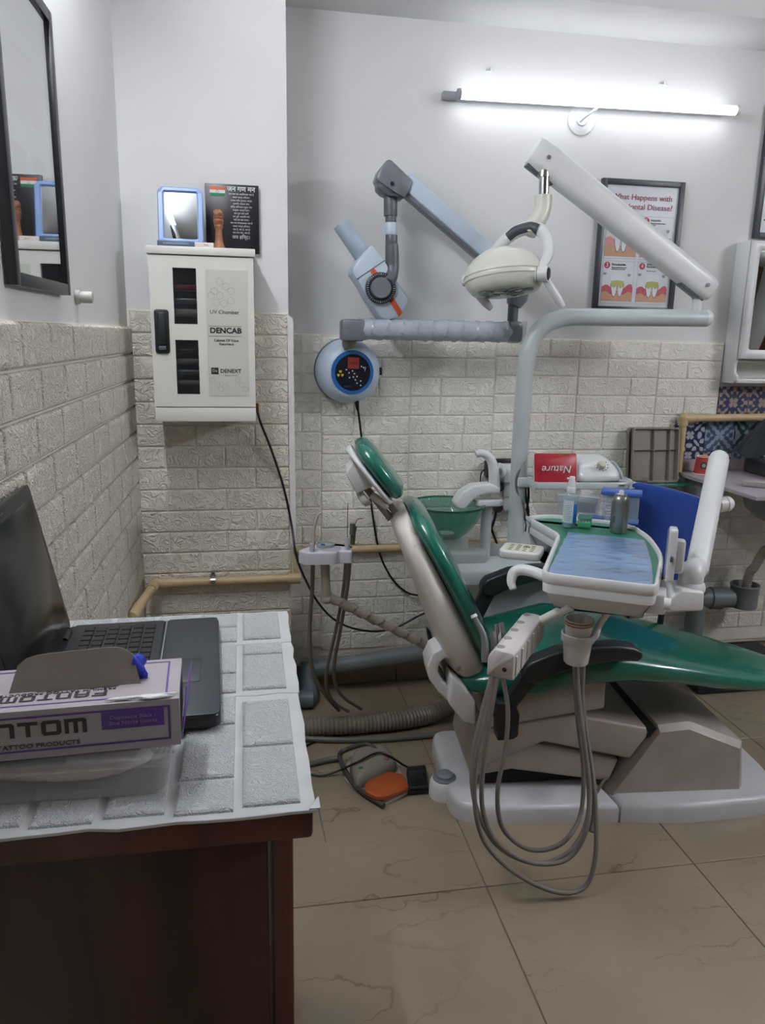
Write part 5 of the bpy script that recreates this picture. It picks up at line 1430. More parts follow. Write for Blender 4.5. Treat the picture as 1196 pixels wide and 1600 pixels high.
text('title', 'Periodontal Disease?', .0290, PMx(.50, .828), 'poster_maroon', po, wx=1.06)
heads = [('1', 'Healthy Teeth', 'Firm gums hold the teeth'), ('2', 'Gingivitis', 'Plaque and tartar irritate\nthe gums'), ('3', 'Periodontitis', 'Plaque hardens into tartar\nand the gums pull away'), ('4', 'Advanced\nPeriodontitis', 'The bone is lost')]
for i in range(4):
    cx0, cz0 = (.035, .400) if i == 0 else (.525, .400) if i == 1 else (.035, .025) if i == 2 else (.525, .025)
    w_, h_ = .44, .355
    F_ = lambda a_, b_: (cx0 + w_ * a_, cz0 + h_ * b_)
    pan = pflat('panel', [F_(0, 0), F_(1, 0), F_(1, 1), F_(0, 1)], 'poster_white', .0003, po)
    for a_, b_, c_, d__ in ((0, 1, 0, .006), (0, 1, .994, 1), (0, .006, 0, 1), (.994, 1, 0, 1)):
        pflat('panel_line', [F_(a_, c_), F_(b_, c_), F_(b_, d__), F_(a_, d__)], 'poster_line', .0005, pan)
    n = 24
    disc = [(cx0 + w_ * .13 + .042 * math.cos(2 * PI * k / n), cz0 + h_ * .90 + .042 * pw / ph_ * math.sin(2 * PI * k / n)) for k in range(n)]
    pflat('number_disc', disc, 'poster_red', .0007, pan)
    text('number', heads[i][0], .022, PMx(cx0 + w_ * .13, cz0 + h_ * .90), 'poster_tooth', pan)
    text('heading', heads[i][1], .0115, basis(X1, Z1, -Y1, pp_(cx0 + w_ * .27, cz0 + h_ * .92, .0012)), 'poster_line' if i < 2 else 'ink_black', pan, align='LEFT', bold=.0002, line=.85)
    text('note', heads[i][2], .0062, basis(X1, Z1, -Y1, pp_(cx0 + w_ * .27, cz0 + h_ * (.83 if i != 3 else .79), .0012)), 'ink_black', pan, align='LEFT')
    for (a_, b_) in ((.03, .70), (.80, .68)):
        text('note', 'plaque\ntartar', .0052, basis(X1, Z1, -Y1, pp_(cx0 + w_ * a_, cz0 + h_ * b_, .0012)), 'ink_black', pan, align='LEFT')
    low = (.52, .50, .45, .43)[i]
    gum = [F_(.01, .05), F_(.99, .05), F_(.99, low - .06)] + [F_(.99 - .24 * k / 6, low - .06 + .06 * math.sin(PI * (.5 + .5 * k / 6)) + .03 * math.sin(PI * k / 6)) for k in range(1, 7)] + [F_(.62, .30), F_(.38, .30)] + [F_(.01 + .24 * (6 - k) / 6, low - .06 + .06 * math.sin(PI * (.5 + .5 * k / 6)) * 0 + .05 * math.sin(PI * (6 - k) / 6 * .9)) for k in range(0, 7)]
    pflat('gum', gum, 'poster_gum' if i else 'poster_pinkgum', .0006, pan)
    pflat('bone', [F_(.01, .05), F_(.99, .05), F_(.99, low - .20), F_(.85, low - .16), F_(.70, low - .24), F_(.5, .30), F_(.30, low - .24), F_(.15, low - .16), F_(.01, low - .20)], 'poster_bone', .0008, pan)
    # roots and crown
    for sgn in (-1, 1):
        pflat('root', [F_(.5 + sgn * .02, .40), F_(.5 + sgn * .035, .24), F_(.5 + sgn * .08, .16), F_(.5 + sgn * .13, .19), F_(.5 + sgn * .19, .36), F_(.5 + sgn * .20, .48), F_(.5 + sgn * .0, .48)][::sgn], 'poster_tooth', .0012, pan)
        pflat('root_outline', [F_(.5 + sgn * .005, .40), F_(.5 + sgn * .022, .22), F_(.5 + sgn * .08, .14), F_(.5 + sgn * .145, .17), F_(.5 + sgn * .21, .36), F_(.5 + sgn * .215, .48), F_(.5 + sgn * .0, .48)][::sgn], 'poster_root', .0010, pan)
    pflat('crown', [F_(.30, .46), F_(.70, .46), F_(.72, .58), F_(.71, .67), F_(.66, .72), F_(.59, .715), F_(.5, .695), F_(.41, .715), F_(.34, .72), F_(.29, .67), F_(.28, .58)], 'poster_tooth', .0014, pan)
    if i: pflat('plaque', [F_(.31, .40), F_(.40, .36), F_(.47, .42), F_(.53, .42), F_(.60, .36), F_(.69, .40), F_(.70, .53), F_(.5, .55), F_(.30, .53)] if i > 1 else [F_(.30, .45), F_(.70, .45), F_(.70, .49), F_(.5, .47), F_(.30, .49)], 'poster_plaque', .0016, pan)
# second poster at the right edge
q0 = onY(1190, 250, PYp); q1 = onY(1179, 372, PYp)
p2 = make_poster('wall_poster', 'dark framed poster above the white mirror cabinet', q1.x - .004, q1.x + .342, q1.z, q1.z + .49, bar=.022)
for k in range(5): box('print_line', (q1.x + .06 + .01 * k, PYp + .0024, q1.z + .07 + .05 * k), (.05, .0006, .006), 'ink_black', p2)

# ================================================================== mirror cabinet
mc = thing('mirror_cabinet', 'white wall cabinet with mirror door and open bottom shelf', 'cabinet', (2.16, 2.87, 1.25))
mx0, mx1, my0, mz0, mz1, mzs = 1.947, 2.40, 2.818, 1.250, 1.800, 1.345
sp_ = [(WY1 - .001, mz0), (my0 + .020, mz0), (my0 + .004, mz0 + .012), (my0 + .002, mz0 + .030), (my0 + .018, mz0 + .042), (my0 + .022, mzs - .020), (my0 + .014, mzs - .004), (my0 + .012, mz1), (WY1 - .001, mz1)]
for x in (mx0, mx1 - .012):
    poly_prism('side_panel', sp_, (x, 0, 0), Y1, Z1, X1 * .012, 'white_plastic', mc, bevel=.002)
box('top_panel', ((mx0 + mx1) / 2, (my0 + .012 + WY1) / 2, mz1 - .006), (mx1 - mx0 - .024, WY1 - my0 - .014, .012), 'white_plastic', mc)
box('shelf', ((mx0 + mx1) / 2, (my0 + .02 + WY1) / 2, mzs - .006), (mx1 - mx0 - .024, WY1 - my0 - .022, .010), 'white_plastic', mc)
box('bottom_shelf', ((mx0 + mx1) / 2, (my0 + .008 + WY1) / 2, mz0 + .010), (mx1 - mx0 - .024, WY1 - my0 - .010, .018), 'white_plastic', mc, bevel=.004)
box('back_panel', ((mx0 + mx1) / 2, WY1 - .004, (mz0 + mz1) / 2), (mx1 - mx0 - .024, .005, mz1 - mz0 - .01), 'cabinet_cream', mc)
dm = rotz(math.radians(-1.5), (mx0 + .003, my0 + .010, 0))
dW, dz0, dz1 = mx1 - mx0 - .006, mzs + .002, mz1 - .002
door = thing
ro, ri = rrect(dW, dz1 - dz0, .004, 3, dW / 2, (dz0 + dz1) / 2), rrect(dW - .070, dz1 - dz0 - .070, .012, 3, dW / 2, (dz0 + dz1) / 2)
L0 = []
for pts, d in ((ro, 0), (ro, -.010), (inset2(ro, .003), -.013), (inset2(ri, -.003), -.013), (ri, -.010), (ri, 0)):
    L0.append([dm @ Vector((a_, d, b_)) for a_, b_ in pts])
L0.append(L0[0])
dr = loft('door', L0, 'white_plastic', mc, caps=False)
slab('door_mirror', inset2(ri, -.002), dm @ Vector((0, -.0025, 0)), dm.to_3x3() @ X1, Z1, dm.to_3x3() @ -Y1, .003, mat('mirror_cab', '#c9cfd2', rough=.02, metal=1.0, var=0), dr, bevel=.0003)

# ================================================================== patterned tiles
def azulejo(name, c0, c1, fa, fb, twist=0.0):
    m = bpy.data.materials.new(name); m.use_nodes = True
    nt = m.node_tree; b = nt.nodes['Principled BSDF']; N, Lk = nt.nodes.new, nt.links.new
    tc = N('ShaderNodeTexCoord'); sep = N('ShaderNodeSeparateXYZ'); Lk(tc.outputs['Object'], sep.inputs[0])
    def math_(op, a_, b__=None):
        n = N('ShaderNodeMath'); n.operation = op
        for i_, v in enumerate((a_, b__)):
            if v is None: continue
            if isinstance(v, (int, float)): n.inputs[i_].default_value = v
            else: Lk(v, n.inputs[i_])
        return n.outputs[0]
    x = math_('ABSOLUTE', sep.outputs['X']); z = math_('ABSOLUTE', sep.outputs['Z'])
    r = math_('SQRT', math_('ADD', math_('MULTIPLY', x, x), math_('MULTIPLY', z, z)))
    an = math_('ARCTAN2', z, x)
    v1 = math_('SINE', math_('ADD', math_('MULTIPLY', r, fa), math_('MULTIPLY', math_('COSINE', math_('MULTIPLY', an, 8)), 1.6)))
    v2 = math_('SINE', math_('MULTIPLY', x, fb)); v3 = math_('SINE', math_('MULTIPLY', z, fb))
    v4 = math_('COSINE', math_('MULTIPLY', math_('SUBTRACT', x, z), fb * 1.3))
    s_ = math_('ADD', v1, math_('MULTIPLY', math_('ADD', math_('MULTIPLY', v2, v3), math_('MULTIPLY', v4, .5)), 1.4))
    rp = N('ShaderNodeValToRGB'); rp.color_ramp.elements[0].position = .40; rp.color_ramp.elements[1].position = .60
    mr = N('ShaderNodeMapRange'); mr.inputs[1].default_value = -1.2; mr.inputs[2].default_value = 1.6; Lk(s_, mr.inputs[0]); Lk(mr.outputs[0], rp.inputs['Fac'])
    rp.color_ramp.elements[0].color = lin(c0); rp.color_ramp.elements[1].color = lin(c1)
    Lk(rp.outputs['Color'], b.inputs['Base Color']); b.inputs['Roughness'].default_value = .3
    MATS[name] = m
azulejo('tile_navy', '#1c2a4a', '#a9b2ba', 150, 190)
azulejo('tile_blue', '#3b5068', '#8a97a0', 190, 120)
azulejo('tile_violet', '#38425f', '#a08d80', 110, 170)
azulejo('tile_teal', '#243c48', '#7e8b8c', 130, 150)
TS = .136
def wall_tile(x, z, m, w=TS):
    box('patterned_tile', (x + w / 2, WY1 - .005, z + TS / 2), (w - .002, .010, TS - .002), m, wall_back, bevel=.0012, seg=1)
for k, m_ in enumerate(('tile_navy', 'tile_blue', 'tile_teal', 'tile_violet', 'tile_blue', 'tile_navy')):
    wall_tile(1.762 + TS * k, .962, m_)
for k, m_ in enumerate(('tile_violet', 'tile_violet', 'tile_navy', 'tile_teal', 'tile_blue')):
    wall_tile(1.944 + TS * k, 1.098, m_)
for k, m_ in enumerate(('tile_navy', 'tile_violet', 'tile_blue', 'tile_navy', 'tile_teal', 'tile_blue')):
    box('patterned_tile', (1.762 + TS * (k + .5), WY1 - .005, .945), (TS - .002, .010, .030), m_, wall_back, bevel=.001, seg=1)
box('pink_board', ((1.762 + 2.6) / 2, WY1 - .006, .905), (2.6 - 1.762, .010, .048), mat('pink_board', '#a58f90', rough=.6), wall_back)

# ================================================================== counter with basin
ctr = thing('wash_counter', 'pinkish counter slab with a basin under the patterned tiles', 'counter', (2.2, 2.65, .87))
CTZ = .880
plate('counter_slab', rounded([(1.776, 2.375), (2.70, 2.375), (2.70, 2.906), (1.776, 2.906)], [.004] * 4, 1), (0, 0, CTZ - .014), X1, Y1, Z1, .014, mat('counter_pink', '#9d969b', rough=.45), ctr, r=.002)
lathe('basin', [(.04, -.16), (.10, -.15), (.15, -.11), (.17, -.05), (.175, -.014)], (2.10, 2.62, CTZ), Z1, mat('basin_grey', '#8f908c', rough=.4), ctr, seg=32)
box('basin_well', (2.28, 2.70, CTZ + .030), (.42, .36, .060), mat('well_dark', '#3a3d3e', rough=.3), ctr, bevel=.012)
box('basin_edge', (2.28, 2.52, CTZ + .062), (.44, .02, .010), mat('well_edge', '#77726a', rough=.4), ctr, bevel=.003)
cyl('bottle_trap', (2.10, 2.62, .74), (2.10, 2.62, .66), .03, mat('trap_white', '#98958f', rough=.5), ctr, seg=18)
for x in (1.83, 2.6): box('wall_bracket', (x, 2.78, CTZ - .06), (.02, .24, .09), 'basin_grey', ctr, bevel=.003)
# foam block with a torn end
fbk = box('foam_block', (0, 0, 0), (.24, .05, .022), mat('foam_block', '#9d9a98', rough=.8, bump=.5, bscale=120), None, bevel=.004, M=rotz(math.radians(-42), (1.955, 2.50, CTZ + .0125)))
tag(fbk, 'white foam block with a torn end lying on the counter', 'block')
# red paper cup, mouth down
rc = onZ(1097, 740, CTZ)
cup = thing('paper_cup', 'red paper cup upside down on the counter by the pipe', 'cup', rc)
lathe('wall', [(.035, .0), (.035, .003), (.0335, .004), (.0265, .070), (.0250, .071)], rc + Z1 * .0006, Z1, mat('cup_scarlet', '#a83a38', rough=.5), cup, seg=32)
lathe('base', [(.0265, .0705), (.0262, .073), (.0240, .073), (.023, .071)], rc + Z1 * .0006, Z1, 'paper_cup', cup, seg=32)
lathe('rim', [(.0355, .0), (.0362, .0015), (.0355, .003)], rc + Z1 * .0006, Z1, 'paper_cup', cup, seg=32, close=False)
cdir = Vector((-.42, -.9, .10)).normalized()
lathe('logo', [(.0145, 0), (.0145, .0012), (.009, .0016)], rc + Vector((-.0128, -.0272, .038)), cdir, mat('logo_dark', '#33302f', rough=.5), cup, seg=20)
lathe('logo_middle', [(.008, 0), (.008, .0022), (.006, .0024)], rc + Vector((-.0128, -.0272, .038)), cdir, mat('logo_grey', '#8f8a84', rough=.5), cup, seg=16)
# dark cloth hanging over the basin tap
tap = thing('basin_tap', 'beige wall tap under the dark cloth', 'tap', (2.12, 2.86, 1.10))
cyl('tap_body', (2.13, 2.90, 1.06), (2.13, 2.80, 1.06), .014, 'steel', tap, seg=16)
tube('tap_spout', [(2.13, 2.82, 1.06), (2.13, 2.74, 1.06), (2.13, 2.70, 1.03), (2.13, 2.695, 1.00)], .011, 'steel', tap, curve=4, seg=14)
V, F = [], []
NA, NB = 28, 14
for j in range(NB + 1):
    t = j / NB
    for i in range(NA + 1):
        s_ = i / NA
        a_ = PI * (s_ - .5) * 1.1
        rr_ = .030 + .085 * t ** .8 + .010 * math.sin(9 * s_ * PI + 2) * t
        x = 2.125 + math.sin(a_) * rr_ * 1.15 - .035 * t * (1 if s_ < .5 else -.3)
        y = 2.79 - math.cos(a_) * rr_ * .55
        z = 1.135 - .165 * t + .018 * math.cos(a_ * 2) * (1 - t) + .012 * math.sin(5 * s_ * PI) * t
        V.append((x, y, z))
n0 = len(V)
V += [(x, y + .004, z - .002) for x, y, z in V]
for j in range(NB):
    for i in range(NA):
        q4 = (j * (NA + 1) + i, j * (NA + 1) + i + 1, (j + 1) * (NA + 1) + i + 1, (j + 1) * (NA + 1) + i); F.append(q4); F.append(tuple(v + n0 for v in q4))
cl = mesh('dark_cloth', V, F, mat('cloth_dark', '#121d24', rough=.9, bump=.4, bscale=150, sheen=.3), None, smooth=True, angle=180)
tag(cl, 'dark teal cloth draped over the tap beside the patterned tiles', 'cloth')
# ================================================================== beige pipes
mat('cpvc', '#b7a27c', rough=.45, var=.08)
def pipe(name, label, pts, r=.0155, fittings=()):
    t = thing(name, label, 'pipe', pts[0], 'beige water pipes')
    for a_, b_ in zip(pts[:-1], pts[1:]): cyl('pipe_run', a_, b_, r, 'cpvc', t, seg=16)
    for p_ in pts[1:-1]: lump('elbow', p_, (r * 1.35,) * 3, 'cpvc', t, 0, 0, 14, 8)
    return t
eX = 1.772
pr = pipe('water_pipe', 'beige water pipe with elbow framing the patterned tiles', [Vector((eX, 2.878, .882)), Vector((eX, 2.878, 1.104)), Vector((2.42, 2.878, 1.112))])
cyl('coupling', (eX, 2.878, 1.075), (eX, 2.878, 1.103), .0205, 'cpvc', pr, seg=16); cyl('coupling', (eX + .005, 2.878, 1.104), (eX + .045, 2.878, 1.105), .0205, 'cpvc', pr, seg=16)
# ================================================================== steel instrument trays standing on a glass shelf
gs = thing('glass_shelf', 'green-edged glass shelf on the back wall', 'shelf', (1.65, 2.86, .84))
box('glass_plate', (1.655, 2.845, .8415), (.28, .125, .006), 'green_glass', gs, bevel=.001)
for x in (1.55, 1.745): box('bracket', (x, 2.86, .828), (.012, .095, .020), 'steel', gs, bevel=.002)
lean = math.radians(7)
def steel_tray(label, x0, y0, w, h, front):
    t = thing('instrument_tray', label, 'tray', (x0 + w / 2, y0, .846), 'steel trays on the glass shelf')
    uU = Vector((0, math.sin(lean), math.cos(lean))); uN = Vector((0, -math.cos(lean), math.sin(lean)))
    o = Vector((x0, y0, .8462))
    ro, ri = rrect(w, h, .012, 3, w / 2, h / 2), rrect(w - .010, h - .010, .009, 3, w / 2, h / 2)
    loops = [[o + X1 * a_ + uU * b_ + uN * d for a_, b_ in pts] for pts, d in ((ri, 0), (ro, .004), (ro, .020), (ri, .020), (inset2(ri, .004), .004))]
    pan = loft('pan', loops, mat('tray_metal', '#8f8981', rough=.38, metal=.45, var=.10, scale=12), t)
    if front:
        for fx_ in (.46, .80): box('divider', (0, 0, 0), (.003, h - .016, .014), 'tray_metal', pan, M=basis(X1, uU, uN, o + X1 * (w * fx_) + uU * (h / 2) + uN * .011))
        box('divider', (0, 0, 0), (w - .016, .003, .014), 'chrome', pan, M=basis(X1, uU, uN, o + X1 * (w / 2) + uU * (h * .60) + uN * .011))
    return t
steel_tray('plain steel tray standing behind the divided one', 1.532, 2.868, .195, .222, False)
steel_tray('steel tray with dividers standing on the glass shelf', 1.540, 2.843, .205, .222, True)
kd = lathe('kidney_dish', [(.030, 0), (.036, .004), (.046, .022), (.050, .024), (.048, .025), (.040, .010), (.028, .004)], (1.49, 2.70, .9), Z1, 'tray_metal', None, seg=28)
kd.location = kd.location + Vector((0.06, .11, -.0545))
tag(kd, 'small round steel dish at the left end of the glass shelf', 'dish')
# ================================================================== blue visitor chair
bA, bB = onZ(985, 751, .885), onZ(1101, 779, .885)
bd_ = (bB - bA).normalized(); bn_ = Vector((bd_.y, -bd_.x, 0)); bn_ = bn_ if bn_.x > 0 else -bn_
BL = (bB - bA).length
vc = thing('operator_stool', 'stool with a royal blue fabric backrest behind the tray', 'stool', (bA + bB) / 2 - Z1 * .885)
mat('blue_fabric', '#16419c', rough=.85, bump=.35, bscale=220, sheen=.2)
def vp(l, n, z): return bA + bd_ * l + bn_ * n + Z1 * (z - .885)
loops = []
for z, th_ in ((.55, .010), (.555, .020), (.60, .022), (.74, .020), (.85, .017), (.878, .012), (.885, .005)):
    loops.append([vp(l * (BL + .02) - .01, (.02 + .03 * (2 * abs(l - .5)) ** 2 * -1) + n - .06 * (z - .885) , z) for l, n in [(k / 10, -th_) for k in range(11)] + [(1 - k / 10, th_) for k in range(11)]])
loft('backrest', loops, 'blue_fabric', vc)
sc2 = vp(BL / 2, -.13, 0)
lathe('seat', [(.06, .275), (.120, .278), (.130, .290), (.130, .312), (.120, .322), (.05, .326)], Vector((sc2.x, sc2.y, 0)), Z1, 'blue_fabric', vc, seg=36)
cyl('gas_post', Vector((sc2.x, sc2.y, .07)), Vector((sc2.x, sc2.y, .276)), .020, 'black_plastic', vc, seg=16)
tube('backrest_bar', [Vector((sc2.x, sc2.y, .268)), vp(BL / 2, -.01, .268), vp(BL / 2, .045, .33), vp(BL / 2, .045, .60)], .012, 'black_plastic', vc, curve=5, seg=12)
for k in range(5):
    a_ = 2 * PI * k / 5 + .3
    e_ = Vector((sc2.x + math.cos(a_) * .16, sc2.y + math.sin(a_) * .16, .055))
    leg = tube('leg', [Vector((sc2.x, sc2.y, .085)), e_], [.018, .011], 'black_plastic', vc, seg=12)
    lump('castor', (e_.x, e_.y, .023), (.016, .012, .0225), 'black_pad', leg, 0, 0, 14, 8)
# ================================================================== drain funnel and hoses under the counter
mat('pvc_grey', '#6f7576', rough=.45, var=.08)
dt = thing('floor_drain_funnel', 'grey drain funnel and pipe low on the wall under the counter', 'drain pipe', (2.08, 2.82, .3))
fcx = onY(1163, 930, 2.80)
lathe('funnel', [(.045, 0), (.056, .004), (.058, .095), (.061, .100), (.058, .105), (.052, .098), (.048, .02)], Vector((fcx.x, 2.80, .300)), Z1, 'pvc_grey', dt, seg=28)
cyl('outlet_pipe', (fcx.x - .05, 2.81, .340), (fcx.x - .22, 2.83, .340), .042, 'pvc_grey', dt, seg=24)
cyl('outlet_collar', (fcx.x - .10, 2.812, .340), (fcx.x - .145, 2.82, .340), .048, 'pvc_grey', dt, seg=24)
cyl('outlet_pipe', (fcx.x - .20, 2.83, .375), (fcx.x - .20, 2.83, .001), .040, 'pvc_grey', dt, seg=24)
def corrugated(name, pts, r, m, parent, n=120, amp=.10, seg=16, waves=None):
    P = smooth_path(pts, max(2, n // (len(pts) - 1)))
    R = [r * (1 + amp * (1 if k % 2 else -1) * .5) for k in range(len(P))]
    V, Fc = tube_geo(P, R, seg)
    return mesh(name, V, Fc, m, parent, smooth=True, angle=20)
corrugated('waste_hose', [Vector((fcx.x + .005, 2.80, .37)), Vector((fcx.x + .012, 2.80, .45)), onY(1180, 885, 2.78), onY(1196, 860, 2.76), Vector((2.12, 2.66, .62)), Vector((2.10, 2.63, .70))], .019, mat('hose_beige', '#827c70', rough=.5), dt, n=90)
# low black box on the floor by the wall
lb = box('floor_box', (2.02, 2.73, .056), (.44, .25, .110), mat('box_black', '#101b1e', rough=.6, var=.1), None, bevel=.012)
tag(lb, 'low black box on the floor beyond the foot of the green chair', 'box')
# thin cable clip line along the floor
tube_l = tube('floor_cable', [(1.3, 2.893, .100), (1.7, 2.893, .098), (2.2, 2.893, .100), (2.6, 2.893, .099)], .005, mat('cable_white', '#9d978c', rough=.5), None, curve=3, seg=8)
tag(tube_l, 'thin pale cable along the top of the skirting under the counter', 'cable')
# ================================================================== shelf beside the pole and what stands on it
SHZ = .925
sh = thing('side_shelf', 'white shelf fixed to the pole beside the spittoon', 'shelf', (1.15, 2.56, SHZ))
so = rounded([(.985, 2.47), (1.31, 2.44), (1.365, 2.475), (1.365, 2.62), (1.30, 2.68), (.985, 2.68)], [.02, .04, .04, .05, .04, .02])
def sl(specs): return [[Vector((a_, b_, SHZ + z)) for a_, b_ in (inset2(so, i) if i else so)] for i, z in specs]
loft('shelf_pan', sl([(.012, -.026), (.002, -.022), (0, -.004), (.003, 0), (.008, 0), (.012, -.006), (.020, -.008)]), 'console_grey', sh)
box('pole_clamp', (.985, 2.60, SHZ - .018), (.055, .08, .036), 'white_plastic', sh, bevel=.008)
# clear cover hanging under the shelf
V = [Vector((1.20 - .19 * math.cos(a_), 2.58, SHZ - .03 - .20 * math.sin(a_))) for a_ in [PI / 2 * k / 12 for k in range(13)]]
pts = [(p_.x, p_.z) for p_ in V] + [(1.20, SHZ - .03)]
tag(poly_prism('hanging_cover', pts, (0, 2.57, 0), X1, Z1, Y1 * .006, 'frosted_clear', sh, bevel=.001), 'clear curved plate')
sy = SHZ - .0076
# red packet
pk0, pk1 = onY(836, 744, 2.49), onY(901, 747, 2.49)
pkt = thing('red_packet', 'red packet printed with white lettering on the side shelf', 'packet', ((pk0.x + pk1.x) / 2, 2.50, sy))
PM = basis(X1, Vector((0, .20, .98)).normalized(), Vector((0, -.98, .20)).normalized(), Vector(((pk0.x + pk1.x) / 2, 2.488, sy + .001)))
pw2, ph2 = pk1.x - pk0.x, .104
loops = []
for t, d in ((0, .002), (.03, .012), (.3, .016), (.7, .013), (.95, .006), (1, .001)):
    loops.append([PM @ Vector((x_, t * ph2, z_)) for x_, z_ in [(-pw2 / 2 + pw2 * k / 8, d * (1 - abs(k / 4 - 1) ** 3 * .7)) for k in range(9)] + [(pw2 / 2 - pw2 * k / 8, -d * (1 - abs(k / 4 - 1) ** 3 * .7)) for k in range(9)]])
loft('pouch', loops, mat('packet_red', '#a01c2e', rough=.4, bump=.25, bscale=25), pkt)
text('lettering', 'Nature', .036, PM @ basis(-X1, -Y1, Z1, Vector((0, ph2 * .47, .0165))), mat('packet_white', '#dcd3d4', rough=.5), pkt, shear=.25, ext=.0010, wx=1.05)
text('gold_print', 'ORGANIC', .011, PM @ basis(-X1, -Y1, Z1, Vector((.028, ph2 * .965, .0065))), mat('packet_gold', '#b08a38', rough=.4), pkt, ext=.001)
for s_ in (-1, 1): box('seal_edge', (s_ * (pw2 / 2 + .001), ph2 / 2, 0), (.005, ph2, .002), 'packet_white', pkt, M=PM)
# crumpled clear bag behind the packet
cb2 = lump('plastic_bag', (1.0, 2.565, sy + .050), (.022, .035, .050), 'frosted_clear', None, 21, .18, 20, 12)
tag(cb2, 'crumpled clear plastic bag between pole and red packet', 'bag')
# ultrasonic scaler
sc0, sc1 = onY(902, 742, 2.50), onY(968, 746, 2.50)
scl = thing('ultrasonic_scaler', 'white scaler unit with a round knob on the side shelf', 'dental device', ((sc0.x + sc1.x) / 2, 2.55, sy))
scx, scw = (sc0.x + sc1.x) / 2, sc1.x - sc0.x
prof = [(-.5, .50, 0.006), (-.5, .0, .0)]
body = []
for z, sx_, sy_, oy in ((.004, .96, .15, 0), (.012, 1.0, .16, 0), (.030, 1.0, .158, .002), (.050, .92, .135, .012), (.070, .80, .095, .028), (.082, .66, .055, .040), (.086, .50, .030, .045)):
    body.append([Vector((scx + a_, 2.555 + oy + b_, sy + z)) for a_, b_ in rrect(scw * sx_, sy_, min(.028, sy_ * .45), 5)])
bdy = loft('housing', body, mat('device_white', '#d5dada', rough=.2, coat=.3), scl, angle=60)
loft('foot', [[Vector((scx + a_, 2.555 + b_, sy + z)) for a_, b_ in rrect(scw * .97, .153, .026, 5)] for z in (.0006, .005)], 'dark_grey_plastic', scl)
kn = onY(940, 727, 2.487)
sn = Vector((0, -.75, .66)).normalized()
lathe('knob', [(.0155, -.004), (.0150, .006), (.012, .012), (.006, .014)], kn, sn, mat('knob_beige', '#b9b7ab', rough=.4), scl, seg=22)
for a_ in (-150, -120, -90, -60, -30, 0, 30, 180, 210):
    e_ = X1 * math.cos(math.radians(a_)) + Vector((0, .66, .75)) * math.sin(math.radians(a_))
    box('dial_mark', tuple(kn + e_ * .0235 + sn * .002), (.0028, .0028, .0028), 'ink_black', scl)
tube('lead', [Vector((scx + scw * .45, 2.60, sy + .05)), Vector((scx + scw * .60, 2.585, sy + .055)), Vector((scx + scw * .72, 2.56, sy + .02)), Vector((scx + scw * .76, 2.53, sy - .04))], .006, mat('lead_grey', '#a2aaa8', rough=.5), scl, curve=5, seg=10)
cyl('lead_socket', Vector((scx + scw * .42, 2.60, sy + .05)), Vector((scx + scw * .56, 2.60, sy + .052)), .013, 'dark_grey_plastic', scl, seg=14)

# ================================================================== things on the tray
def on_tray(x, y): return onZ(x, y, TRZ - .0100)
# spray bottle
sb = onZ(889, 823, TRZ - .008)
spb = thing('spray_bottle', 'clear spray bottle with blue label on the tray', 'bottle', sb)
hB = .155 * 1.0
clear('bottle_clear', '#a9c6cc', rough=.06, alpha=.38)
lathe('body', [(.019, 0), (.0205, .004), (.0205, .088), (.019, .097), (.013, .105), (.0105, .108)], sb + Z1 * .001, Z1, 'bottle_clear', spb, seg=28)
lathe('liquid', [(.018, .003), (.0192, .006), (.0192, .018)], sb + Z1 * .001, Z1, mat('liquid_blue', '#3a86a8', rough=.2), spb, seg=28)
def wrap_label(name, c, r, z0, z1, a0_, a1_, m, parent, n=14):
    V = [Vector(c) + Vector((math.cos(a0_ + (a1_ - a0_) * k / n) * r, math.sin(a0_ + (a1_ - a0_) * k / n) * r, z)) for z in (z0, z1) for k in range(n + 1)]
    return mesh(name, V, [(k, k + 1, n + 2 + k, n + 1 + k) for k in range(n)], m, parent, smooth=True)
wrap_label('label', sb, .0209, .016, .085, math.radians(165), math.radians(275), mat('label_white', '#c3cfd2', rough=.5), spb)
wrap_label('label', sb, .0209, .016, .074, math.radians(275), math.radians(350), mat('label_blue', '#1769b4', rough=.45), spb)
for k in range(9): wrap_label('label_line', sb, .0211, .024 + .0055 * k, .0252 + .0055 * k, math.radians(200), math.radians(250 + 6 * (k % 3)), mat('label_ink', '#5d7079', rough=.5), spb, 6)
lathe('collar', [(.0125, .106), (.0135, .109), (.0135, .122), (.011, .125)], sb, Z1, 'white_plastic', spb, seg=24)
lathe('spray_head', [(.0105, .124), (.0105, .140), (.0085, .148), (.0085, .154), (.0075, .156)], sb, Z1, 'white_plastic', spb, seg=24)
cyl('nozzle', sb + Z1 * .149, sb + Vector((-.014, .006, .149)), .0035, 'white_plastic', spb, seg=12)
# aerosol can
ac = on_tray(966, 832) + Z1 * .003
aer = thing('aerosol_can', 'silver grey aerosol can without cap on the tray', 'can', ac)
lathe('can', [(.024, 0), (.0255, .003), (.0255, .092), (.0245, .100), (.0205, .108), (.0165, .1115)], ac, Z1, mat('can_silver', '#8d8f8c', rough=.28, metal=.75, var=.04), aer, seg=32)
lathe('can_ring', [(.0155, .111), (.0170, .1115), (.0170, .1145), (.0145, .1150), (.0135, .112)], ac, Z1, 'chrome', aer, seg=32)
lathe('valve', [(.0075, .112), (.0070, .124), (.0060, .126)], ac, Z1, 'white_plastic', aer, seg=18)
for k in range(15): wrap_label('print_line', ac, .0257, .016 + .0050 * k, .0172 + .0050 * k, math.radians(285), math.radians(335 + 4 * (k % 4)), mat('can_ink', '#4d4f4e', rough=.5), aer, 6)
wrap_label('print_mark', ac, .0257, .030, .050, math.radians(200), math.radians(216), 'can_ink', aer, 4)
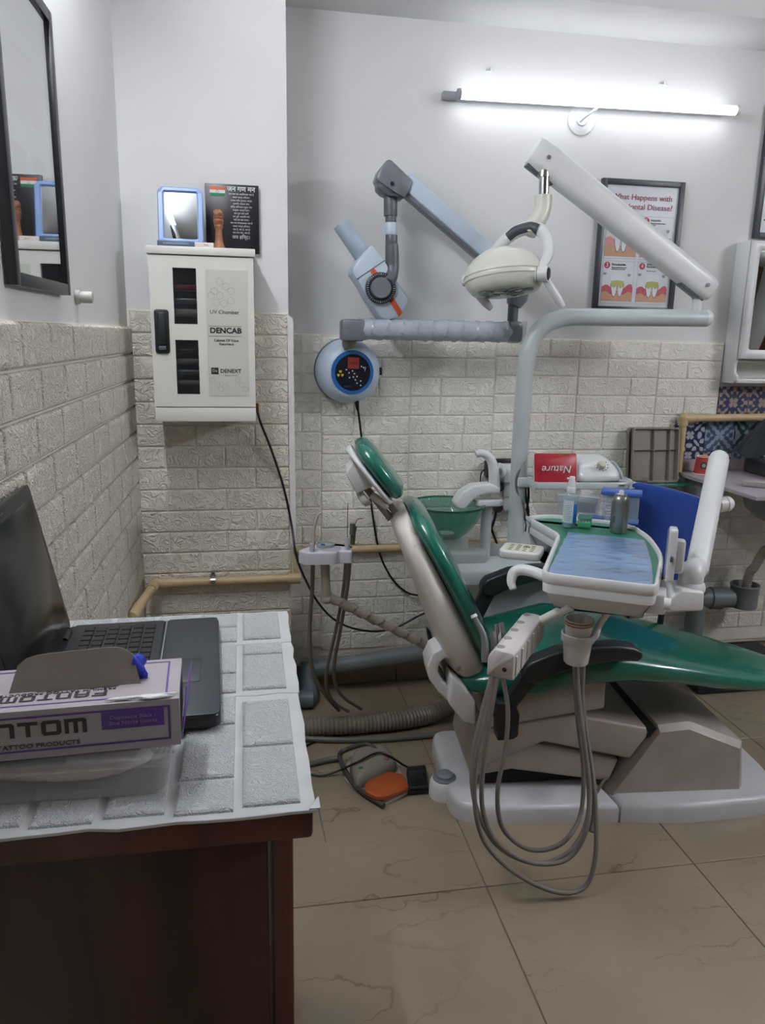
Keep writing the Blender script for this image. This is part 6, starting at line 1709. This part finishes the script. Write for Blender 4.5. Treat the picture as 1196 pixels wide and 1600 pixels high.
# cotton roll dispenser: clear box with blue top and base
db = on_tray(945, 818) + Vector((.02, .03, .003))
dsp = thing('cotton_dispenser', 'clear dispenser of cotton rolls with blue lid behind the can', 'dispenser', db)
DA = basis(tw, tu, Z1, db)
clear('acrylic', '#b8c8d8', rough=.08, alpha=.22)
mat('dispenser_blue', '#3d63b4', rough=.35)
for (cx0, cy0, w_, d_2) in ((.04, -.028, .11, .003), (.04, .028, .11, .003), (-.0135, 0, .003, .053), (.0935, 0, .003, .053)):
    box('pane', (cx0, cy0, .045), (w_, d_2, .085), 'acrylic', dsp, M=DA)
box('base', (.04, 0, .0035), (.116, .064, .006), 'dispenser_blue', dsp, bevel=.002, M=DA)
box('lid', (.04, 0, .094), (.122, .068, .013), 'dispenser_blue', dsp, bevel=.003, M=DA)
box('tongue', (-.03, -.012, .010), (.05, .032, .006), 'dispenser_blue', dsp, bevel=.002, M=DA)
rr = random.Random(4)
for k in range(8):
    z = .016 + .0095 * k
    a_ = DA @ Vector((-.004 + .004 * (k % 2), -.018, z)); b_ = DA @ Vector((.038 + .004 * (k % 2), -.016, z + .006))
    o_ = cyl('cotton_roll', a_, b_, .0048, 'cotton', None, seg=12, bevel=.001)
    tag(o_, ('lowest', 'second lowest', 'third lowest', 'fourth from the bottom', 'fourth from the top', 'third from the top', 'second from the top', 'topmost')[k] + ' white cotton roll in the clear dispenser stack', 'cotton roll', 'cotton rolls in the dispenser')
# clear lidded box behind the bottle
lbx = on_tray(912, 806) + Vector((0.005, .05, .003))
LB = basis(tw, tu, Z1, lbx)
cbx = thing('clear_case', 'clear plastic case behind the spray bottle', 'case', lbx)
for (cx0, cy0, w_, d_2) in ((0, -.04, .13, .002), (0, .04, .13, .002), (-.064, 0, .002, .078), (.064, 0, .002, .078)):
    box('pane', (cx0, cy0, .030), (w_, d_2, .056), 'acrylic', cbx, M=LB)
box('bottom', (0, 0, .002), (.13, .082, .003), 'acrylic', cbx, M=LB)
box('lid_edge', (0, -.0415, .060), (.132, .003, .003), 'white_plastic', cbx, M=LB)
box('pack', (.005, 0, .022), (.10, .06, .034), mat('pack_grey', '#6f6a66', rough=.6, var=.25, scale=50), cbx, bevel=.003, M=LB)
# green box
gbx = on_tray(913, 826) + Z1 * .003
GB = basis(tw, tu, Z1, gbx)
gbo = thing('green_box', 'small green plastic box beside the spray bottle', 'box', gbx)
box('tub', (0, 0.008, .010), (.040, .034, .018), mat('box_green', '#3d9c6c', rough=.4), gbo, bevel=.002, M=GB)
box('lid', (0, .018, .027), (.042, .030, .004), mat('lid_green', '#2f7d68', rough=.3), gbo, bevel=.001, M=GB @ Matrix.Rotation(.25, 4, 'X'))
for k in range(4): box('slot', (-.014 + .009 * k, .002, .0195), (.005, .02, .0012), 'label_white', gbo, M=GB)

# ================================================================== socket board on the wall behind the spittoon
OB = 2.908
sk = thing('socket_board', 'white wall socket board with black plugs behind the spittoon', 'socket', onY(795, 760, OB))
def obox(name, x0, y0, x1, y1, d, m, parent, bev=.003, off=0):
    a_, b_ = onY(x0, y0, OB), onY(x1, y1, OB)
    return box(name, ((a_.x + b_.x) / 2, OB - d / 2 - off, (a_.z + b_.z) / 2), (abs(b_.x - a_.x), d, abs(a_.z - b_.z)), m, parent, bevel=bev)
bo = obox('board', 767, 746, 806, 798, .022, mat('board_white', '#b9b7af', rough=.5), sk)
obox('socket_plate', 785, 752, 802, 774, .006, 'white_plastic', bo, off=.022); obox('socket_plate', 785, 776, 802, 795, .006, 'white_plastic', bo, off=.022)
obox('board', 753, 745, 768, 800, .012, 'board_white', sk)
ad = obox('adaptor', 757, 719, 771, 743, .05, 'black_plastic', sk)
obox('adaptor', 771, 716, 800, 742, .03, 'black_plastic', sk)
pgw = obox('plug', 780, 722, 802, 748, .06, 'white_plastic', sk, off=.02)
p_ = onY(781, 735, 2.82); lathe('plug_dial', [(.030, 0), (.030, .010), (.024, .012)], p_, Vector((-.7, -.7, 0)), 'white_plastic', pgw, seg=20)
lathe('plug_hub', [(.016, .010), (.016, .030), (.013, .032)], p_, Vector((-.5, -.85, 0)), 'steel', pgw, seg=18)
for (x, y) in ((779, 760), (777, 792)):
    q_ = onY(x, y, 2.87); lathe('plug_body', [(.020, 0), (.022, .012), (.014, .030)], q_, -Y1, 'black_plastic', sk, seg=18)
tube('lead', [onY(776, 797, 2.86), onY(772, 815, 2.87), onY(760, 845, 2.88), (onY(752, 862, 2.88))], .006, 'black_plastic', sk, curve=4, seg=8)
tube('lead', [onY(760, 797, 2.88), onY(768, 825, 2.885), onY(779, 855, 2.885), onY(783, 866, 2.885)], .005, 'black_plastic', sk, curve=4, seg=8)
tube('lead', [onY(758, 733, 2.87), onY(752, 740, 2.88), onY(751, 756, 2.885), onY(751, 775, 2.89)], .0025, 'black_plastic', sk, curve=4, seg=8)
# dark cables hanging beside the pole
for k, (pts, m_, l_) in enumerate((([(819, 722), (808, 745), (808, 765), (818, 790), (826, 820), (827, 850)], 'grey_rubber', 'grey cable looping down the right of the light pole'), ([(822, 750), (822, 775), (826, 800), (822, 830), (820, 862)], 'black_plastic', 'black cable hanging straight beside the light pole'), ([(826, 750), (826, 780), (822, 810), (827, 840), (823, 865)], 'black_plastic', 'black cable crossing over the other one by the pole'))):
    t = tube('hanging_cable', [onY(x, y, 2.575 + .006 * k) for x, y in pts], .0048, m_, None, curve=6, seg=8); tag(t, l_, 'cable', 'cables beside the pole')

# ================================================================== assistant holder on a wrapped arm
AY = 2.32
mat('taped_white', '#a79f94', rough=.5, var=.12, scale=20)
ah = thing('suction_holder', 'white suction tip holder on a taped arm left of the chair', 'instrument holder', onY(508, 870, AY))
az = onY(508, 858, AY).z
acx = onY(508, 858, AY).x
ao = rounded([(-.087, -.010), (-.062, -.042), (.030, -.046), (.040, -.030), (.082, -.040), (.088, .010), (.070, .040), (.02, .058), (-.035, .052)], [.012, .012, .012, .01, .012, .02, .03, .03, .03])
HR = rrect(.070, .044, .0215, 6, .020, .000)
plate('holder_plate', ao, Vector((acx, AY, az - .038)), X1, Y1, Z1, .040, mat('holder_lilac', '#c7c8d2', rough=.4), ah, r=.006)
lathe('cup_well', [(.034, 0), (.033, .0012), (.030, .0005)], Vector((acx + .018, AY - .004, az + .0018)), Z1, mat('well_shade', '#a5a4ad', rough=.5), ah, seg=28, sx=1.0)
lathe('back_well', [(.030, 0), (.030, .010), (.027, .010), (.027, .003)], Vector((acx + .005, AY + .030, az + .001)), Z1, mat('well_pale', '#a9b4b0', rough=.4), ah, seg=28)
lump('blue_scrap', (acx - .004, AY + .026, az + .007), (.008, .005, .004), mat('scrap_blue', '#3f6fa6', rough=.5), ah, 2, .3, 10, 6)
def ap(x, y, dy=0): return onY(x, y, AY + dy)
cyl('suction_socket', ap(488, 872, -.03), ap(488, 849, -.03), .0085, 'holder_lilac', ah, seg=16)
tube('saliva_tip', [ap(490, 850, -.03), ap(490, 838, -.03), ap(491, 826, -.03), ap(496, 808, -.03), ap(499, 803, -.03), ap(503, 801, -.03)], [.006, .0055, .0048, .0042, .004, .0045], mat('tip_cream', '#b8b3a8', rough=.4), ah, curve=5, seg=12)
cyl('suction_socket', ap(542, 862, -.02), ap(543, 840, -.02), .0075, 'holder_lilac', ah, seg=16)
cyl('needle_tip', ap(543, 842, -.02), ap(544, 786, -.02), .0014, 'steel', ah, seg=8)
tube('air_syringe', [ap(551, 850), ap(552, 833), ap(554, 822)], [.008, .0085, .0095], 'handpiece_grey', ah, seg=14)
cyl('syringe_body', ap(550, 835, -.012), ap(551, 818, -.012), .0080, 'handpiece_grey', ah, seg=14)
tube('syringe_nozzle', [ap(554, 824), ap(557, 815), ap(560, 811), ap(567, 810)], .0018, 'steel', ah, curve=3, seg=8)
for (x0, x1, y0) in ((486, 493, 878), (539, 543, 880), (546, 549, 878)): pass
hp_l = [[(489, 872), (488, 920), (484, 980), (486, 1030), (495, 1065), (512, 1090), (530, 1110)], [(541, 874), (537, 920), (525, 985), (513, 1035), (510, 1070), (520, 1095), (545, 1112)], [(547, 872), (543, 920), (532, 985), (523, 1035), (524, 1068), (538, 1090), (565, 1108)]]
for k, pts in enumerate(hp_l):
    ys = hs_(AY - .02, 2.50, len(pts))
    tube('suction_hose', [onY(x, y, Y) for (x, y), Y in zip(pts, ys)], [.0070, .0058, .0058][k], 'grey_rubber', ah, curve=7, seg=10)
# taped post and diagonal arm back to the chair
tube('taped_post', [ap(508, 878), ap(509, 905), ap(511, 935)], [.0145, .0140, .0135], 'taped_white', ah, curve=4, seg=16)
A_, B_ = ap(509, 930), onY(690, 1020, 2.42)
V, Fc = [], []
dv = (B_ - A_).normalized(); e1_ = dv.cross(Z1).normalized(); e2_ = dv.cross(e1_)
for i in range(81):
    t = i / 80
    for k_ in range(16):
        a_ = 2 * PI * k_ / 16; ph = (t * 9 + a_ / (2 * PI)) % 1
        r_ = .0130 + .0048 * ph
        V.append(A_.lerp(B_, t) + e1_ * (math.cos(a_) * r_) + e2_ * (math.sin(a_) * r_))
for i in range(80):
    for k_ in range(16): Fc.append((i * 16 + k_, i * 16 + (k_ + 1) % 16, (i + 1) * 16 + (k_ + 1) % 16, (i + 1) * 16 + k_))
mesh('taped_arm', V, Fc, 'taped_white', ah, smooth=True, angle=25)
lump('taped_elbow', ap(511, 936), (.0165, .0165, .0165), 'taped_white', ah, 0, .05, 14, 8)

# ================================================================== pipes along pillar and back wall
pil = [onLeft(212, 955, .02), onY(243, 906, PY - .03), onY(466, 909, PY - .03)]
z_ = (pil[1].z + pil[2].z) / 2; pil[1].z = z_; pil[2].z = z_
pl_ = pipe('water_pipe', 'beige water pipe clamped across the pillar behind the laptop', pil, r=.0155)
cyl('coupling', pil[1] + X1 * .012, pil[1] + X1 * .055, .0195, 'cpvc', pl_, seg=16)
dd_ = (pil[0] - pil[1]).normalized()
cyl('coupling', pil[1] + dd_ * .02, pil[1] + dd_ * .06, .0195, 'cpvc', pl_, seg=16)
cyl('coupling', pil[0] - dd_ * .03, pil[0] + dd_ * .05, .0195, 'cpvc', pl_, seg=16)
cyl('coupling', pil[2] - X1 * .035, pil[2] + X1 * .008, .0195, 'cpvc', pl_, seg=16)
cp_ = onY(333, 906, PY - .03); cp_.z = z_
lathe('clamp', [(.0155, -.008), (.0185, -.008), (.0185, .008), (.0155, .008)], cp_, X1, 'steel', pl_, seg=18, close=False)
box('clamp_ear', tuple(cp_ + Vector((0, .012, .024))), (.014, .016, .018), 'steel', pl_, bevel=.002)
zb_ = onY(600, 857, 2.895).z
bpw = pipe('water_pipe', 'beige water pipe running along the back wall behind the spittoon', [Vector((PX + .012, PY - .005, zb_)), Vector((PX + .012, 2.893, zb_)), Vector((1.30, 2.893, zb_))], r=.0155)
# thin white wire down the pillar corner
wr = tube('pillar_wire', [onY(456, 850, PY - .014), onY(457, 880, PY - .014), onY(458, 905, PY - .016)], .0030, mat('wire_cream', '#c5bda8', rough=.5), None, seg=8); tag(wr, 'short cream wire hanging at the pillar corner', 'wire')
# black cable from the steriliser
ck = tube('power_cable', [uvp(402, 642, 2.52), uvp(408, 662, 2.56), onY(425, 705, 2.59), onY(443, 760, PY - .012), onY(455, 815, PY - .014), onY(462, 862, 2.56), onY(474, 898, 2.58), onY(500, 945, 2.66), onY(532, 974, 2.78), onY(575, 986, 2.86), onY(615, 982, 2.88), onY(655, 962, 2.885), onY(690, 945, 2.885)], .0042, 'black_plastic', None, curve=7, seg=8)
tag(ck, 'black power cable drooping from the steriliser cabinet towards the spittoon', 'cable')
# grey waste pipe by the skirting, with an elbow
gp_ = thing('waste_pipe', 'thick grey waste pipe with an elbow along the skirting', 'pipe', (.5, 2.84, .1))
w0, w1 = onY(488, 1045, 2.83), onY(720, 1013, 2.83)
cyl('pipe_run', w0, w1, .034, 'pvc_grey', gp_, seg=24)
tube('elbow', [w0 + X1 * .03, w0 + Vector((-.012, 0, -.008)), onY(482, 1068, 2.80), onY(482, 1092, 2.74), onZ(470, 1088, .036)], [.037, .038, .036, .037, .036], mat('pvc_blue', '#5d6c74', rough=.45), gp_, curve=5, seg=22)
e0_ = onZ(490, 1092, .038)
cyl('floor_run', (e0_.x, e0_.y, .038), (PX + .03, e0_.y + .005, .038), .034, 'pvc_blue', gp_, seg=22)
wp2 = tube('pale_pipe', [onY(470, 1034, 2.885), onY(545, 1024, 2.885), onY(640, 1010, 2.885), onY(720, 1005, 2.885)], .0105, mat('pipe_pale', '#8a857a', rough=.5), None, curve=4, seg=12)
tag(wp2, 'thin pale pipe just above the grey waste pipe', 'pipe')

# ================================================================== floor: hoses and foot pedals
chz = .036
ch_ = corrugated('corrugated_hose', [onZ(440, 1140, chz), onZ(500, 1136, chz), onZ(570, 1131, chz), onZ(630, 1125, chz), onZ(680, 1114, chz + .004), onY(712, 1098, 2.52), onY(738, 1078, 2.46), onY(755, 1062, 2.42)], .0325, mat('hose_clear_grey', '#7c756a', rough=.35, var=.12, scale=20), None, n=150, amp=.10, seg=20)
tag(ch_, 'thick ribbed grey hose lying on the floor towards the chair', 'hose')
g2 = tube('grey_hose', [onZ(440, 1152, .011), onZ(520, 1156, .011), onZ(600, 1155, .011), onZ(680, 1148, .011), onZ(730, 1142, .011)], .0105, mat('hose_slate', '#5f605c', rough=.5), None, curve=6, seg=12)
tag(g2, 'thin smooth grey hose in front of the ribbed hose', 'hose')
# main foot control
fp = thing('foot_pedal', 'grey foot control with an orange pedal on the floor', 'foot pedal', onZ(585, 1215, 0))
P_ = [onZ(x, y, .002) for x, y in ((538, 1222), (545, 1180), (575, 1168), (612, 1180), (642, 1238), (600, 1261), (572, 1246))]
plate('base_plate', [(p_.x, p_.y) for p_ in rounded([(q.x, q.y) for q in P_], .02, 3) and [Vector(a_ + (0,)) for a_ in rounded([(q.x, q.y) for q in P_], .02, 3)]], (0, 0, .001), X1, Y1, Z1, .010, mat('pedal_base', '#9a948a', rough=.5), fp, r=.002)
hpx = [(546, 1205), (552, 1188), (575, 1176), (606, 1178), (622, 1205), (590, 1225), (556, 1235)]
H0 = [onZ(x, y, .010) for x, y in hpx]
hpts = rounded([(q.x, q.y) for q in H0], .022, 4)
cxy = Vector((sum(a_[0] for a_ in hpts) / len(hpts), sum(a_[1] for a_ in hpts) / len(hpts)))
def shr(k): return [((a_[0] - cxy.x) * k + cxy.x, (a_[1] - cxy.y) * k + cxy.y) for a_ in hpts]
loft('pedal_housing', [[Vector((a_, b_, z)) for a_, b_ in shr(k)] for k, z in ((1, .010), (1, .030), (.93, .046), (.80, .056), (.55, .060))], mat('pedal_grey', '#807c72', rough=.5), fp)
for (x, y, m_) in ((564, 1201, 'dot_green'), (604, 1187, 'dot_red')):
    q = onZ(x, y, .054)
    lathe('button', [(.009, -.006), (.009, .004), (.006, .006)], q, Z1, mat(m_, '#3c6a52' if m_ == 'dot_green' else '#8a4a4c', rough=.5), fp, seg=16)
Q = [onZ(x, y, .030) for x, y in ((570, 1228), (575, 1222), (607, 1207), (632, 1212), (639, 1232), (600, 1247), (586, 1246), (571, 1238))]
op = plate('orange_pedal', rounded([(q.x, q.y) for q in Q], .008, 2), (0, 0, .022), X1, Y1, Z1, .014, mat('pedal_orange', '#a04c1c', rough=.45), fp, r=.004)
tube('guard_bar', [onZ(600, 1259, .012), onZ(560, 1232, .014), onZ(540, 1205, .018), onZ(531, 1182, .035), onZ(540, 1172, .055), onZ(572, 1163, .060), onZ(592, 1175, .050)], .0085, mat('guard_grey', '#3e3d3a', rough=.45), fp, curve=6, seg=12)
tube('cable', [onZ(534, 1184, .014), onZ(510, 1188, .010), onZ(470, 1198, .010), onZ(440, 1203, .010)], .0095, 'hose_slate', fp, curve=5, seg=10)
# small black pedal
bp_ = thing('foot_pedal', 'small black ribbed foot switch beside the orange pedal', 'foot pedal', onZ(655, 1225, 0))
b0_, b1_, b2_, b3_ = onZ(640, 1246, 0), onZ(672, 1243, 0), onZ(664, 1205, 0), onZ(636, 1208, 0)
e_u = ((b1_ - b0_) + (b2_ - b3_)).normalized(); e_v = ((b3_ - b0_) + (b2_ - b1_)).normalized()
Bm = basis(e_u, e_v, Z1, (b0_ + b1_ + b2_ + b3_) / 4)
bw_, bl_ = (b1_ - b0_).length, (b3_ - b0_).length * .9
box('base', (0, 0, .007), (bw_, bl_, .012), 'black_plastic', bp_, bevel=.003, M=Bm)
tr_ = box('treadle', (0, -.008, .021), (bw_ - .006, bl_ - .03, .012), 'black_pad', bp_, bevel=.003, M=Bm @ Matrix.Rotation(.08, 4, 'X'))
for k in range(7): box('rib', (0, -bl_ / 2 + .022 + .010 * k, .0278 - .0003 * k), (bw_ - .014, .004, .003), 'black_plastic', tr_, M=Bm @ Matrix.Rotation(.08, 4, 'X'))
box('hood', (0, bl_ / 2 - .016, .021), (bw_ - .002, .030, .018), 'black_plastic', bp_, bevel=.004, M=Bm)
tube('cable', [Bm @ Vector((0, bl_ / 2 - .004, .012)), onZ(632, 1196, .02), onZ(610, 1182, .062), onZ(590, 1176, .068), onZ(560, 1190, .064), onZ(530, 1204, .02), onZ(500, 1212, .005), onZ(465, 1205, .005), onZ(440, 1200, .005)], .0035, 'black_plastic', bp_, curve=6, seg=8)
fc_ = tube('floor_cable', [onZ(470, 1172, .0045), onZ(490, 1160, .0045), onZ(530, 1150, .0045), onZ(560, 1148, .0045)], .0035, 'black_plastic', None, curve=5, seg=8)
tag(fc_, 'thin black cable by the ribbed hose near the desk', 'cable')
